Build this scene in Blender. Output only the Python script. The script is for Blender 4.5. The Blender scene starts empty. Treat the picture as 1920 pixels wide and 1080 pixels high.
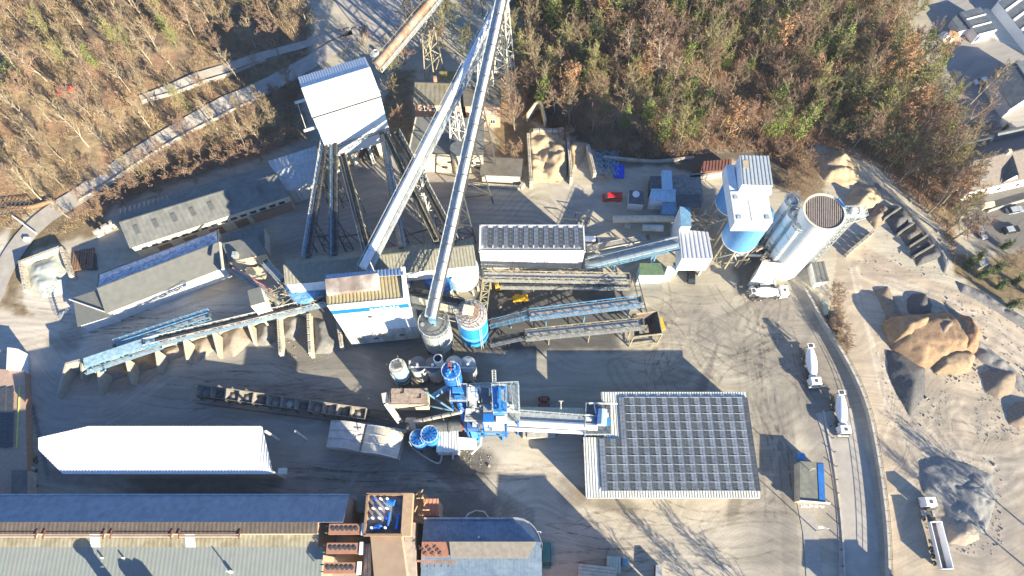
import bpy, math, random
import numpy as np
from mathutils import Vector, Matrix
random.seed(7); np.random.seed(7)
S = bpy.context.scene
COL = S.collection

# ------------------------------------------------------------------ camera, sky, sun, exposure
H0, TILT, FPX = 150.0, math.radians(24), 1280.0
cam_d = bpy.data.cameras.new("camera"); cam = bpy.data.objects.new("camera", cam_d); COL.objects.link(cam)
cam.location = (0, 0, H0); cam.rotation_euler = (TILT, 0, 0)
cam_d.sensor_width = 36; cam_d.lens = 24; cam_d.clip_start = 1; cam_d.clip_end = 9000
S.camera = cam
SUN_EL = math.radians(20.5); SUN_AZ = math.atan2(-0.714, 0.70)      # the sun stands towards (+x, -y)
sd = Vector((math.cos(SUN_AZ) * math.cos(SUN_EL), math.sin(SUN_AZ) * math.cos(SUN_EL), math.sin(SUN_EL)))
w = bpy.data.worlds.new("World"); S.world = w; w.use_nodes = True
nt = w.node_tree; nt.nodes.clear()
sky = nt.nodes.new("ShaderNodeTexSky"); sky.sky_type = 'NISHITA'; sky.sun_disc = False
sky.sun_elevation = SUN_EL; sky.sun_rotation = math.pi / 2 - SUN_AZ
sky.air_density = 1.0; sky.dust_density = 0.2; sky.ozone_density = 8.0
bg = nt.nodes.new("ShaderNodeBackground"); bg.inputs[1].default_value = 0.085
wo = nt.nodes.new("ShaderNodeOutputWorld")
nt.links.new(sky.outputs[0], bg.inputs[0]); nt.links.new(bg.outputs[0], wo.inputs[0])
sl = bpy.data.lights.new("sun", 'SUN'); sl.energy = 5.0; sl.angle = math.radians(0.5); sl.color = (1.0, 0.875, 0.63)
so = bpy.data.objects.new("sun", sl); COL.objects.link(so); so.rotation_euler = sd.to_track_quat('Z', 'Y').to_euler()
S.view_settings.view_transform = 'Standard'; S.view_settings.look = 'None'
S.view_settings.exposure = 1.7; S.view_settings.gamma = 1.0; S.view_settings.use_curve_mapping = False
S.cycles.max_bounces = 5; S.cycles.diffuse_bounces = 3; S.cycles.glossy_bounces = 2
S.cycles.transparent_max_bounces = 6; S.cycles.use_denoising = True

# ------------------------------------------------------------------ measuring: a pixel of the 1920 px photo at height z -> place
cT, sT = math.cos(TILT), math.sin(TILT)
def W(u, v, z=0.0):
    dx = (u - 960) / FPX; dy = (540 - v) / FPX
    s = (H0 - z) / (cT - dy * sT)
    return Vector((s * dx, s * (sT + dy * cT), z))
def Wn(a, z=0.0):
    a = np.asarray(a, float)
    dx = (a[:, 0] - 960) / FPX; dy = (540 - a[:, 1]) / FPX
    s = (H0 - z) / (cT - dy * sT)
    return np.stack([s * dx, s * (sT + dy * cT)], 1)
def PX(x, y, z):
    f = y * sT + (H0 - z) * cT; up = y * cT - (H0 - z) * sT
    return 960 + FPX * x / f, 540 - FPX * up / f

# ------------------------------------------------------------------ numpy noise and distance helpers
def vnoise(x, y, seed=0):
    xi = np.floor(x).astype(np.int64); yi = np.floor(y).astype(np.int64)
    fx = x - xi; fy = y - yi; fx = fx * fx * (3 - 2 * fx); fy = fy * fy * (3 - 2 * fy)
    def h(a, b):
        n = (a * 374761393 + b * 668265263 + seed * 1442695041) & 0xffffffff
        n = ((n ^ (n >> 13)) * 1274126177) & 0xffffffff
        return ((n ^ (n >> 16)) & 0xffff) / 65535.0
    return (h(xi, yi) * (1 - fx) + h(xi + 1, yi) * fx) * (1 - fy) + (h(xi, yi + 1) * (1 - fx) + h(xi + 1, yi + 1) * fx) * fy
def fbm(x, y, s=1.0, o=4, seed=0):
    r = 0; a = .5; t = 0
    for k in range(o):
        r = r + a * vnoise(x / s, y / s, seed + k); t += a; a *= .5; s *= .5
    return r / t
def inside(px, py, poly):
    c = np.zeros(px.shape, bool); n = len(poly)
    for i in range(n):
        x0, y0 = poly[i]; x1, y1 = poly[(i + 1) % n]
        m = ((y0 > py) != (y1 > py)) & (px < (x1 - x0) * (py - y0) / (y1 - y0 + 1e-12) + x0)
        c ^= m
    return c
def distpl(px, py, pl, closed=False):
    d = np.full(px.shape, 1e9); n = len(pl)
    for i in range(n if closed else n - 1):
        x0, y0 = pl[i]; x1, y1 = pl[(i + 1) % n]
        vx, vy = x1 - x0, y1 - y0; L = vx * vx + vy * vy + 1e-9
        t = np.clip(((px - x0) * vx + (py - y0) * vy) / L, 0, 1)
        d = np.minimum(d, np.hypot(px - x0 - t * vx, py - y0 - t * vy))
    return d
def sst(a, b, x):
    t = np.clip((x - a) / (b - a), 0, 1); return t * t * (3 - 2 * t)

# ------------------------------------------------------------------ terrain
HILL_L = Wn([(-900, 700), (-200, 640), (-60, 500), (60, 400), (200, 420), (222, 388), (330, 350), (500, 298), (590, 262), (575, 190), (590, 100), (560, -60), (500, -500), (-1800, -500)])
HILL_R = Wn([(1000, 235), (1120, 285), (1200, 300), (1310, 296), (1375, 288), (1460, 285), (1480, 330), (1515, 330), (1525, 275), (1610, 290), (1690, 350), (1760, 430), (1795, 520), (1810, 330), (1745, 150), (1690, 20), (1700, -500), (960, -500), (930, 60)])
def T(x, y):
    x = np.asarray(x, float); y = np.asarray(y, float); sh = x.shape
    x = x.reshape(-1); y = y.reshape(-1)
    dl = np.where(inside(x, y, HILL_L), distpl(x, y, HILL_L, True), 0)
    dr = np.where(inside(x, y, HILL_R), distpl(x, y, HILL_R, True), 0)
    r = 9 * sst(0, 55, dl) + 7 * sst(0, 30, dr)
    return r.reshape(sh)
def Tz(x, y): return float(T(np.array([x]), np.array([y]))[0])
def G(u, v, up=0.0):
    z = 0.0
    for _ in range(6):
        p = W(u, v, z + up); z = 0.5 * z + 0.5 * Tz(p.x, p.y)
    p = W(u, v, z + up); p.z = Tz(p.x, p.y) + up
    return p

# ------------------------------------------------------------------ materials
MATS = {}
def mat(name, col, rough=.75, metal=0., var=.12, nscale=1.2, bump=.0, dirt=None, dirt_amt=.0, streak=0., spec=.35, col2=None, wave=None):
    """procedural: base colour broken by two noises, optional dirt colour, streaks running down, bump and wave lines"""
    if name in MATS: return MATS[name]
    m = bpy.data.materials.new(name); m.use_nodes = True; MATS[name] = m
    n = m.node_tree; N = n.nodes; L = n.links; b = N["Principled BSDF"]
    b.inputs["Roughness"].default_value = rough; b.inputs["Metallic"].default_value = metal
    b.inputs["Specular IOR Level"].default_value = spec
    g = N.new("ShaderNodeNewGeometry"); pos = g.outputs["Position"]
    no = N.new("ShaderNodeTexNoise"); no.inputs["Scale"].default_value = nscale; no.inputs["Detail"].default_value = 5
    L.new(pos, no.inputs["Vector"])
    r = N.new("ShaderNodeMapRange"); r.inputs[1].default_value = .3; r.inputs[2].default_value = .7
    r.inputs[3].default_value = 1 - var; r.inputs[4].default_value = 1 + var
    L.new(no.outputs[0], r.inputs[0])
    mx = N.new("ShaderNodeMix"); mx.data_type = 'RGBA'; mx.blend_type = 'MULTIPLY'; mx.inputs[0].default_value = 1
    mx.inputs[6].default_value = (*col, 1); L.new(r.outputs[0], mx.inputs[7])
    out = mx.outputs[2]
    if dirt is not None:
        n2 = N.new("ShaderNodeTexNoise"); n2.inputs["Scale"].default_value = nscale * .35; n2.inputs["Detail"].default_value = 6
        n2.inputs["Roughness"].default_value = .65
        mp = N.new("ShaderNodeMapping"); mp.inputs["Location"].default_value = (13.1, 4.7, 2.2)
        if streak: mp.inputs["Scale"].default_value = (streak, streak, .25)
        L.new(pos, mp.inputs[0]); L.new(mp.outputs[0], n2.inputs["Vector"])
        r2 = N.new("ShaderNodeMapRange"); r2.inputs[1].default_value = .45; r2.inputs[2].default_value = .72
        r2.inputs[4].default_value = dirt_amt; L.new(n2.outputs[0], r2.inputs[0])
        m2 = N.new("ShaderNodeMix"); m2.data_type = 'RGBA'; L.new(r2.outputs[0], m2.inputs[0])
        L.new(out, m2.inputs[6]); m2.inputs[7].default_value = (*dirt, 1); out = m2.outputs[2]
    if wave:   # (scale, axis, strength) thin darker joint lines
        wv = N.new("ShaderNodeTexWave"); wv.bands_direction = wave[1]; wv.inputs["Scale"].default_value = wave[0]
        L.new(pos, wv.inputs["Vector"])
        r3 = N.new("ShaderNodeMapRange"); r3.inputs[1].default_value = 0; r3.inputs[2].default_value = .25
        r3.inputs[3].default_value = 1 - wave[2]; r3.inputs[4].default_value = 1; L.new(wv.outputs[0], r3.inputs[0])
        m3 = N.new("ShaderNodeMix"); m3.data_type = 'RGBA'; m3.blend_type = 'MULTIPLY'; m3.inputs[0].default_value = 1
        L.new(out, m3.inputs[6]); L.new(r3.outputs[0], m3.inputs[7]); out = m3.outputs[2]
    L.new(out, b.inputs["Base Color"])
    if bump:
        bp = N.new("ShaderNodeBump"); bp.inputs["Strength"].default_value = bump; bp.inputs["Distance"].default_value = .2
        n4 = N.new("ShaderNodeTexNoise"); n4.inputs["Scale"].default_value = nscale * 4; n4.inputs["Detail"].default_value = 4
        L.new(pos, n4.inputs["Vector"]); L.new(n4.outputs[0], bp.inputs["Height"]); L.new(bp.outputs[0], b.inputs["Normal"])
    return m
WHITE = mat("white_sheet", (.78, .80, .82), .5, var=.05, dirt=(.5, .48, .44), dirt_amt=.35, streak=1.5)
WHITE2 = mat("white_roof", (.66, .66, .66), .6, var=.03, dirt=(.62, .6, .57), dirt_amt=.3)
DIRTYW = mat("dirty_white", (.62, .61, .57), .7, var=.12, dirt=(.25, .22, .18), dirt_amt=.7, streak=1.5)
PALEB = mat("pale_blue_sheet", (.42, .60, .74), .5, var=.08, dirt=(.3, .33, .35), dirt_amt=.4, streak=2)
BLUE = mat("blue_paint", (.02, .16, .52), .45, var=.15, dirt=(.04, .09, .18), dirt_amt=.6)
BLUEL = mat("bright_blue_paint", (.03, .24, .60), .5, var=.15, dirt=(.14, .22, .32), dirt_amt=.6, streak=2)
SILOB = mat("sky_blue_silo_paint", (.09, .30, .60), .5, var=.08, dirt=(.2, .34, .48), dirt_amt=.5, streak=2)
NAVY = mat("navy_band", (.01, .06, .25), .5, var=.1)
GALV = mat("galvanised_steel", (.42, .45, .46), .5, metal=.3, var=.2, dirt=(.25, .22, .18), dirt_amt=.5)
STEELW = mat("pale_steel", (.62, .63, .6), .5, var=.12, dirt=(.4, .33, .22), dirt_amt=.6)
STEELB = mat("steel_blue_paint", (.16, .33, .48), .5, var=.2, dirt=(.12, .14, .16), dirt_amt=.5)
STEELD = mat("dark_steel", (.07, .075, .08), .6, var=.3, dirt=(.18, .15, .1), dirt_amt=.5)
STEELY = mat("dusty_yellow_steel", (.38, .34, .23), .7, var=.25, dirt=(.16, .12, .08), dirt_amt=.6)
RUST = mat("rusty_steel", (.30, .17, .11), .8, var=.3, nscale=.8, dirt=(.42, .36, .31), dirt_amt=.8)
BELT = mat("rubber_belt", (.05, .05, .052), .85, var=.3)
BELTG = mat("dusty_belt", (.32, .31, .29), .85, var=.3, nscale=2)
GREYROOF = mat("grey_fibre_roof", (.165, .17, .16), .85, var=.12, nscale=.7, dirt=(.17, .17, .15), dirt_amt=.6)
GREYROOF2 = mat("weathered_grey_roof", (.15, .155, .15), .85, var=.2, nscale=.7, dirt=(.25, .25, .23), dirt_amt=.5)
BROWNROOF = mat("brown_grey_roof", (.16, .145, .125), .9, var=.2, nscale=.7, dirt=(.10, .09, .06), dirt_amt=.6)
MOSSROOF = mat("mossy_roof", (.19, .18, .15), .9, var=.25, nscale=.6, dirt=(.17, .14, .05), dirt_amt=.8)
SLATE = mat("slate_roof", (.095, .11, .125), .6, var=.25, nscale=1.5, dirt=(.2, .22, .24), dirt_amt=.5)
GREENROOF = mat("green_roof", (.10, .17, .10), .8, var=.2, dirt=(.2, .22, .12), dirt_amt=.5)
BRICK = mat("brick_wall", (.42, .24, .16), .85, var=.2, nscale=3)
BRICKP = mat("pale_brick", (.48, .32, .24), .9, var=.15, nscale=2.5, dirt=(.36, .28, .22), dirt_amt=.4)
CREAM = mat("cream_render", (.68, .58, .42), .85, var=.12, dirt=(.45, .38, .26), dirt_amt=.5, streak=1.5)
CONC = mat("concrete", (.46, .43, .38), .9, var=.15, bump=.2, dirt=(.28, .25, .21), dirt_amt=.7)
CONCD = mat("dark_concrete", (.24, .235, .22), .9, var=.2, bump=.2, dirt=(.15, .14, .13), dirt_amt=.6)
GLASS = mat("window_glass", (.03, .045, .06), .12, var=.1, spec=.6)
SKYL = mat("skylight_sheet", (.10, .11, .11), .35, var=.15)
PANELG = mat("half_sheen_painted_cells", (.205, .235, .27), .4, var=.2, nscale=.5)  # slightly duller variant of the sky reflection painted on west-facing modules
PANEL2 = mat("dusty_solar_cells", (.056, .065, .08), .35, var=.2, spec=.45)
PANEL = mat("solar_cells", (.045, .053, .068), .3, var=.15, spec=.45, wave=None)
TYRE = mat("tyre_rubber", (.02, .02, .02), .9)
RED = mat("red_paint", (.62, .03, .03), .35, var=.05)
CARW = mat("white_car_paint", (.8, .8, .8), .3, var=.03)
CARB = mat("black_car_paint", (.02, .022, .025), .25)
CARS = mat("silver_car_paint", (.35, .38, .42), .35)
TEAL = mat("teal_paint", (.02, .16, .17), .4)
YEL = mat("yellow_paint", (.72, .42, .03), .5, var=.15)
ORANGE = mat("terracotta_sheet", (.38, .18, .12), .8, var=.12, dirt=(.3, .15, .1), dirt_amt=.5)
TARPB = mat("blue_tarp", (.01, .07, .62), .5, var=.15)
WOODB = mat("brown_timber", (.28, .18, .11), .85, var=.3, nscale=2)
TAN = mat("tan_concrete_roof", (.27, .20, .145), .85, var=.12, nscale=.5, dirt=(.3, .22, .15), dirt_amt=.4)
PANELF = mat("sky_sheen_painted_cells", (.235, .265, .30), .4, var=.2, nscale=.5, spec=.5)  # west-facing modules: pale sky reflection painted into the cell colour
PANGRID = mat("panel_frame_alu", (.13, .14, .15), .5, var=.1)
RAIL = mat("galvanised_rail", (.5, .55, .55), .5, var=.1)
GREENP = mat("green_paint", (.03, .22, .12), .5)
BARK = mat("grey_bark", (.25, .215, .16), .9, var=.3, nscale=2)
BIRCH = mat("birch_bark", (.38, .33, .255), .85, var=.3, nscale=3)
TWIG = mat("twigs", (.28, .215, .13), .9, var=.3, nscale=.3)
TWIGP = mat("purplish_twigs", (.29, .185, .13), .9, var=.25, nscale=.3)
TWIGY = mat("olive_twigs", (.30, .275, .11), .9, var=.3, nscale=.3)
LEAFO = mat("orange_brown_leaves", (.34, .19, .10), .85, var=.3, nscale=.6)
LEAFG = mat("ivy_leaves", (.16, .215, .05), .7, var=.45, nscale=.5)
LEAFD = mat("dark_evergreen_leaves", (.05, .09, .03), .7, var=.4, nscale=.6)

# ------------------------------------------------------------------ mesh collector and objects
class MB:
    def __init__(s): s.v = []; s.f = []
    def poly(s, pts):
        i = len(s.v); s.v += [tuple(p) for p in pts]; s.f.append(tuple(range(i, i + len(pts)))); return s
    def prism(s, bot, top, caps=True):
        n = len(bot); i = len(s.v); s.v += [tuple(p) for p in bot] + [tuple(p) for p in top]
        # counter-clockwise outline expected; fix if not
        for k in range(n):
            k2 = (k + 1) % n; s.f.append((i + k, i + k2, i + n + k2, i + n + k))
        if caps: s.f.append(tuple(i + k for k in range(n - 1, -1, -1))); s.f.append(tuple(i + n + k for k in range(n)))
        return s
    def ext(s, xy, z0, z1, caps=True):
        return s.prism([(p[0], p[1], z0) for p in xy], [(p[0], p[1], z1) for p in xy], caps)
    def box(s, c, sz, rz=0.):
        ca, sa = math.cos(rz), math.sin(rz); hx, hy, hz = sz[0] / 2, sz[1] / 2, sz[2] / 2
        b = [(c[0] + x * ca - y * sa, c[1] + x * sa + y * ca) for x, y in ((-hx, -hy), (hx, -hy), (hx, hy), (-hx, hy))]
        return s.ext(b, c[2] - hz, c[2] + hz)
    def frame_(s, p, q):
        d = (Vector(q) - Vector(p)); L = d.length; d = d / max(L, 1e-6)
        a = Vector((0, 0, 1)) if abs(d.z) < .95 else Vector((1, 0, 0))
        x = d.cross(a).normalized(); y = x.cross(d).normalized(); return d, x, y
    def bar(s, p, q, w=.12, h=None):
        h = h or w; d, x, y = s.frame_(p, q); p = Vector(p); q = Vector(q)
        o = [x * (-w / 2) - y * (h / 2), x * (w / 2) - y * (h / 2), x * (w / 2) + y * (h / 2), x * (-w / 2) + y * (h / 2)]
        return s.prism([q + k for k in o], [p + k for k in o])
    def tube(s, p, q, r0, r1=None, n=12, caps=True):
        r1 = r0 if r1 is None else r1; d, x, y = s.frame_(p, q); p = Vector(p); q = Vector(q)
        a = [p + (x * math.cos(t) + y * math.sin(t)) * r0 for t in [2 * math.pi * k / n for k in range(n)]]
        b = [q + (x * math.cos(t) + y * math.sin(t)) * r1 for t in [2 * math.pi * k / n for k in range(n)]]
        return s.prism(b, a, caps)
    def lathe(s, c, prof, n=32):
        """prof = [(r, z)...] bottom to top round the vertical through c"""
        i = len(s.v); m = len(prof)
        for r, z in prof:
            for k in range(n):
                t = 2 * math.pi * k / n; s.v.append((c[0] + r * math.cos(t), c[1] + r * math.sin(t), z))
        for j in range(m - 1):
            for k in range(n):
                k2 = (k + 1) % n; s.f.append((i + j * n + k, i + j * n + k2, i + (j + 1) * n + k2, i + (j + 1) * n + k))
        s.f.append(tuple(i + (m - 1) * n + k for k in range(n)))
        s.f.append(tuple(i + k for k in range(n - 1, -1, -1)))
        return s
    def ring(s, c, r, z, t=.08, n=24):
        for k in range(n):
            a, b = 2 * math.pi * k / n, 2 * math.pi * (k + 1) / n
            s.bar((c[0] + r * math.cos(a), c[1] + r * math.sin(a), z), (c[0] + r * math.cos(b), c[1] + r * math.sin(b), z), t)
        return s
    def rail(s, pts, h=1.1, t=.07, step=2.0, closed=False):
        n = len(pts)
        for i in range(n if closed else n - 1):
            a, b = Vector(pts[i]), Vector(pts[(i + 1) % n]); up = Vector((0, 0, h))
            s.bar(a + up, b + up, t); s.bar(a + up * .5, b + up * .5, t * .8)
            L = (b - a).length; k = max(1, int(L / step))
            for j in range(k + (0 if closed else 1)):
                p = a.lerp(b, j / k); s.bar(p, p + up, t)
        return s
    def lattice(s, a0, a1, b0, b1, n, t=.1, chords=True):
        """web between two chords a0->a1 and b0->b1"""
        a0, a1, b0, b1 = map(Vector, (a0, a1, b0, b1))
        if chords: s.bar(a0, a1, t * 1.3); s.bar(b0, b1, t * 1.3)
        for k in range(n):
            p = a0.lerp(a1, k / n); q = b0.lerp(b1, k / n); p2 = a0.lerp(a1, (k + 1) / n); q2 = b0.lerp(b1, (k + 1) / n)
            s.bar(p, q, t); s.bar(*((p, q2) if k % 2 else (q, p2)), t)
        s.bar(a1, b1, t); return s
    def corr(s, a, b, c, d, pitch=.9, amp=.09, thick=.08):
        """sheet with ribs running a->d; a->b is the eave, d->c the ridge"""
        a, b, c, d = map(Vector, (a, b, c, d)); n = max(2, min(170, int((b - a).length / pitch)))
        nr = (b - a).cross(d - a).normalized()
        if nr.z < 0: nr = -nr
        A = []; B = []
        for k in range(n):
            for f, h in ((0, 0), (.42, 0), (.5, 1), (.92, 1)):
                t = (k + f) / n; A.append(a.lerp(b, t) + nr * amp * h); B.append(d.lerp(c, t) + nr * amp * h)
        A.append(b.copy()); B.append(c.copy()); m = len(A); i = len(s.v)
        s.v += [tuple(p) for p in A + B]
        up = (b - a).cross(d - a).z > 0
        for k in range(m - 1):
            f = (i + k, i + k + 1, i + m + k + 1, i + m + k); s.f.append(f if up else f[::-1])
        lo = [a - nr * thick, b - nr * thick, c - nr * thick, d - nr * thick]
        j = len(s.v); s.v += [tuple(p) for p in lo]
        s.f += [(j, j + 1, j + 2, j + 3)]
        s.f += [(i, i + m - 1, j + 1, j), (i + m, i + 2 * m - 1, j + 2, j + 3), (i, i + m, j + 3, j), (i + m - 1, i + 2 * m - 1, j + 2, j + 1)]
        return s
    def mesh(s, name, org=(0, 0, 0)):
        me = bpy.data.meshes.new(name); o = Vector(org)
        me.from_pydata([tuple(Vector(p) - o) for p in s.v], [], s.f); me.update(); return me

def tag(o, label=None, cat=None, group=None, kind=None):
    if label: o["label"] = label
    if cat: o["category"] = cat
    if group: o["group"] = group
    if kind: o["kind"] = kind
    return o
class Th:
    """a thing: an Empty at its base that parents its parts"""
    def __init__(s, name, label, cat, loc=(0, 0, 0), group=None):
        s.o = bpy.data.objects.new(name, None); COL.objects.link(s.o); s.loc = Vector(loc); s.o.location = s.loc
        s.o.empty_display_size = .5; tag(s.o, label, cat, group)
    def part(s, name, mb, m, parent=None, smooth=False, label=None):
        me = mb.mesh(name, s.loc); me.materials.append(m)
        if smooth: me.shade_smooth()
        o = bpy.data.objects.new(name, me); COL.objects.link(o); o.parent = parent or s.o
        if label: o["label"] = label
        return o
    def inst(s, name, me, loc, rot=(0, 0, 0), parent=None):
        o = bpy.data.objects.new(name, me); COL.objects.link(o); o.parent = parent or s.o
        o.location = Vector(loc) - s.loc; o.rotation_euler = rot; return o
def solo(name, mb, m, label=None, cat=None, group=None, kind=None, loc=(0, 0, 0), smooth=False):
    me = mb.mesh(name, loc); me.materials.append(m)
    if smooth: me.shade_smooth()
    o = bpy.data.objects.new(name, me); COL.objects.link(o); o.location = loc; return tag(o, label, cat, group, kind)
def kids(o): return [c for c in o.children]
def copy_thing(o, parent=None, loc=None, rz=None, label=None):
    c = o.copy(); COL.objects.link(c); c.parent = parent
    if loc is not None: c.location = loc
    if rz is not None: c.rotation_euler = (0, 0, rz)
    if label: c["label"] = label
    for ch in kids(o): copy_thing(ch, c)
    return c
def ccw(p):
    a = sum(p[i][0] * p[(i + 1) % len(p)][1] - p[(i + 1) % len(p)][0] * p[i][1] for i in range(len(p)))
    return list(p) if a > 0 else list(p)[::-1]
def foot(px, z): return ccw([tuple(W(u, v, z))[:2] for u, v in px])
# ------------------------------------------------------------------ ground: one sheet, albedo and some shade painted per vertex from measured areas
def ground():
    xf = np.arange(-168, 168.01, .5); yf = np.arange(-16, 178.01, .5)
    ex = np.array([4, 12, 28, 60, 120, 260, 600, 1400, 3000.])
    xs = np.concatenate([xf[0] - ex[::-1], xf, xf[-1] + ex]); ys = np.concatenate([yf[0] - ex[::-1], yf, yf[-1] + ex])
    X, Y = np.meshgrid(xs, ys); x = X.ravel(); y = Y.ravel()
    z = T(x, y)
    hl = (inside(x, y, HILL_L) | inside(x, y, HILL_R)); z = z + hl * (fbm(x, y, 9, 3, 3) - .5) * 1.6 * sst(0, 4, z * 4)
    dirt = Wn([(1575, 430), (1640, 470), (1690, 500), (1760, 530), (1930, 600), (2100, 700), (2200, 1200), (1662, 1200), (1655, 900), (1630, 780), (1580, 640), (1560, 560)])
    ind = inside(x, y, dirt)
    z = z + (fbm(x, y, 3, 3, 5) - .5) * .12 * (1 - hl) * (0.4 + 2.2 * ind)
    u, v = PX(x, y, z); u = np.clip(u, -4000, 6000)
    n1 = fbm(x, y, 14, 4, 11); n2 = fbm(x, y, 3, 4, 12); n3 = fbm(x, y, .9, 2, 13)
    st = fbm(x * .12, y * 1.6, 2.2, 4, 14); st2 = fbm(x * .5 + y * .9, (y * .5 - x * .9) * .1, 1.5, 3, 15)
    C = np.empty((x.size, 3)); C[:] = (.40, .365, .295)
    def mixc(c, wgt):
        wgt = np.clip(wgt, 0, 1)[:, None]; C[:] = C * (1 - wgt) + np.array(c) * wgt
    def area(px, soft=1.5, z0=0.0, rag=1.5):
        p = Wn(px, z0); i = inside(x, y, p); d = distpl(x, y, p, True); d = np.where(i, d, -d) + (n2 - .5) * 2 * rag
        return sst(-soft, soft, d)
    def blob(cu, cv, r, e=1.0, rot=0):
        c = Wn([(cu, cv)])[0]; dx = x - c[0]; dy = y - c[1]
        ca, sa = math.cos(rot), math.sin(rot); a = dx * ca + dy * sa; b = (-dx * sa + dy * ca) / e
        return 1 - sst(r * .45, r, np.hypot(a, b) + (n2 - .5) * r * .7)
    mixc((.56, .50, .42), area([(-200, 420), (20, 440), (120, 560), (500, 500), (540, 560), (150, 680), (40, 760), (-200, 760)], 4))
    mixc((.46, .415, .345), area([(860, 840), (1100, 820), (1100, 940), (1440, 940), (1500, 1200), (980, 1200), (900, 950)], 6) * .8)
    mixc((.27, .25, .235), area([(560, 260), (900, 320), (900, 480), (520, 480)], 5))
    mixc((.27, .26, .25), area([(60, 690), (600, 640), (960, 640), (1160, 660), (1000, 720), (900, 930), (40, 940)], 6) * .75)
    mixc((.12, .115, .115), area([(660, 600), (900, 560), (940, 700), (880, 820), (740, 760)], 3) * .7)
    mixc((.085, .085, .09), area([(890, 525), (1175, 525), (1180, 580), (1165, 600), (1163, 655), (890, 665)], 1.2) * .95)  # shade lying over the gravel yard, painted in as very dark ground
    mixc((.17, .155, .14), area([(500, 560), (660, 560), (700, 700), (540, 700)], 3) * .7)
    mixc((.24, .215, .19), area([(1400, 520), (1500, 540), (1600, 700), (1640, 1080), (1560, 1080), (1500, 780), (1440, 640)], 3) * .9)
    mixc((.22, .20, .185), area([(1400, 740), (1470, 760), (1500, 1080), (1400, 1080)], 5) * .75)
    mixc((.46, .385, .295), area(dirt_px := [(1560, 430), (1640, 470), (1690, 500), (1760, 530), (1930, 600), (2100, 700), (2200, 1200), (1668, 1200), (1655, 900), (1630, 780), (1590, 640), (1560, 560)], 1))
    mixc((.31, .26, .21), ind * sst(.45, .75, n1) * .8)
    mixc((.52, .45, .35), ind * sst(.55, .75, st2) * .5)
    mixc((.17, .16, .15), blob(1740, 760, 9) * .5 + blob(1860, 780, 9) * .4)
    mixc((.20, .19, .19), ind * area([(1700, 830), (1930, 850), (1930, 1080), (1760, 1080)], 5) * .6)
    # dark and light stains, tyre swept patches
    for cu, cv, r, e, ro, c, a in ((1330, 600, 11, .8, .3, (.24, .215, .19), .6), (1400, 660, 12, .6, -.8, (.23, .21, .185), .6), (1250, 545, 14, .25, -.05, (.24, .22, .19), .6), (1160, 945, 6, .5, 0, (.15, .13, .11), .7),
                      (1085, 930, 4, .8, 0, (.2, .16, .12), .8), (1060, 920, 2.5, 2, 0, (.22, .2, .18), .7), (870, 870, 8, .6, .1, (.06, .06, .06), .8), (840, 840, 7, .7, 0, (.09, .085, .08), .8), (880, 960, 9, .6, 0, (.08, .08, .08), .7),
                      (1375, 950, 5, .4, 1.2, (.17, .15, .13), .7), (1090, 370, 10, .5, 0, (.33, .30, .27), .5), (120, 640, 5, .8, 0, (.25, .22, .18), .7), (440, 530, 12, .3, .4, (.33, .25, .17), .6), (1400, 510, 8, .5, 1.3, (.12, .115, .11), .8), (1180, 545, 9, .2, .1, (.2, .19, .17), .6), (1530, 600, 12, .12, 1.0, (.16, .15, .15), .6), (1330, 560, 9, .15, .2, (.26, .24, .2), .7), (260, 700, 10, .5, .2, (.13, .125, .12), .5),
                      (700, 760, 6, 1, 0, (.12, .12, .12), .5), (930, 340, 8, .3, 0, (.25, .23, .2), .5), (450, 850, 15, .4, 0, (.2, .19, .18), .4), (620, 880, 20, .25, 0, (.19, .18, .17), .4)):
        mixc(c, blob(cu, cv, r, e, ro) * a)
    # wheel tracks
    rng = random.Random(3)
    def track(pts, wd, c, a):
        p = Wn(pts); d = distpl(x, y, p) ; mixc(c, (1 - sst(wd * .4, wd, d + (n2 - .5) * wd)) * a * 1.35 * (.4 + .9 * n3))
    for k in range(7):
        o = k * 9
        track([(1180, 590 + o), (1270, 560 + o * .6), (1330, 590 + o * .3), (1345, 650), (1310, 720 + o)], .5, (.21, .19, .17), .5)
        track([(1230 + o, 720), (1330 + o, 600), (1420 + o * .5, 570 - o), (1480, 600 - o)], .45, (.2, .18, .16), .4)
        track([(1000, 870 + o), (1100, 950 + o * 1.5), (1250, 1000 + o), (1400, 970 + o * 2), (1460, 850)], .5, (.34, .31, .27), .45)
        track([(-20, 560 + o * 2), (100, 580 + o), (300, 590), (500, 520)], .5, (.40, .36, .30), .45)
        track([(420, 740), (560, 720 + o), (700, 735 + o), (900, 900 + o), (1000, 960 + o)], .5, (.13, .13, .13), .4)
        track([(60, 760), (90, 880 + o * .4), (300, 900 + o * .5), (700, 900 + o * .5), (900, 930 + o)], .5, (.14, .14, .14), .4)
        track([(580, 400 + o), (760, 360 + o), (1000, 370 + o), (1100, 400 + o)], .5, (.22, .2, .19), .45)
        track([(1610 - o * .3, 500), (1620, 600), (1655 + o * .4, 740), (1700 + o * 1.2, 830), (1860, 860 + o)], .5, (.30, .25, .2) if k % 2 else (.56, .5, .41), .55)
        track([(1660, 520 + o * .4), (1780, 560 + o), (1930, 650 + o)], .5, (.33, .29, .24) if k % 2 else (.5, .46, .4), .5)
        track([(1680 + o, 1080), (1700 + o * .6, 950), (1770, 850 + o), (1900, 830 + o)], .45, (.34, .3, .25), .4)
        track([(1480 + o, 740), (1540 + o, 860), (1565 + o, 1000), (1570 + o, 1100)], .4, (.24, .225, .21), .5)
        track([(1440 + o * .5, 650), (1460 + o * .5, 800), (1470 + o * .5, 1080)], .4, (.2, .185, .17), .4)
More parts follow.
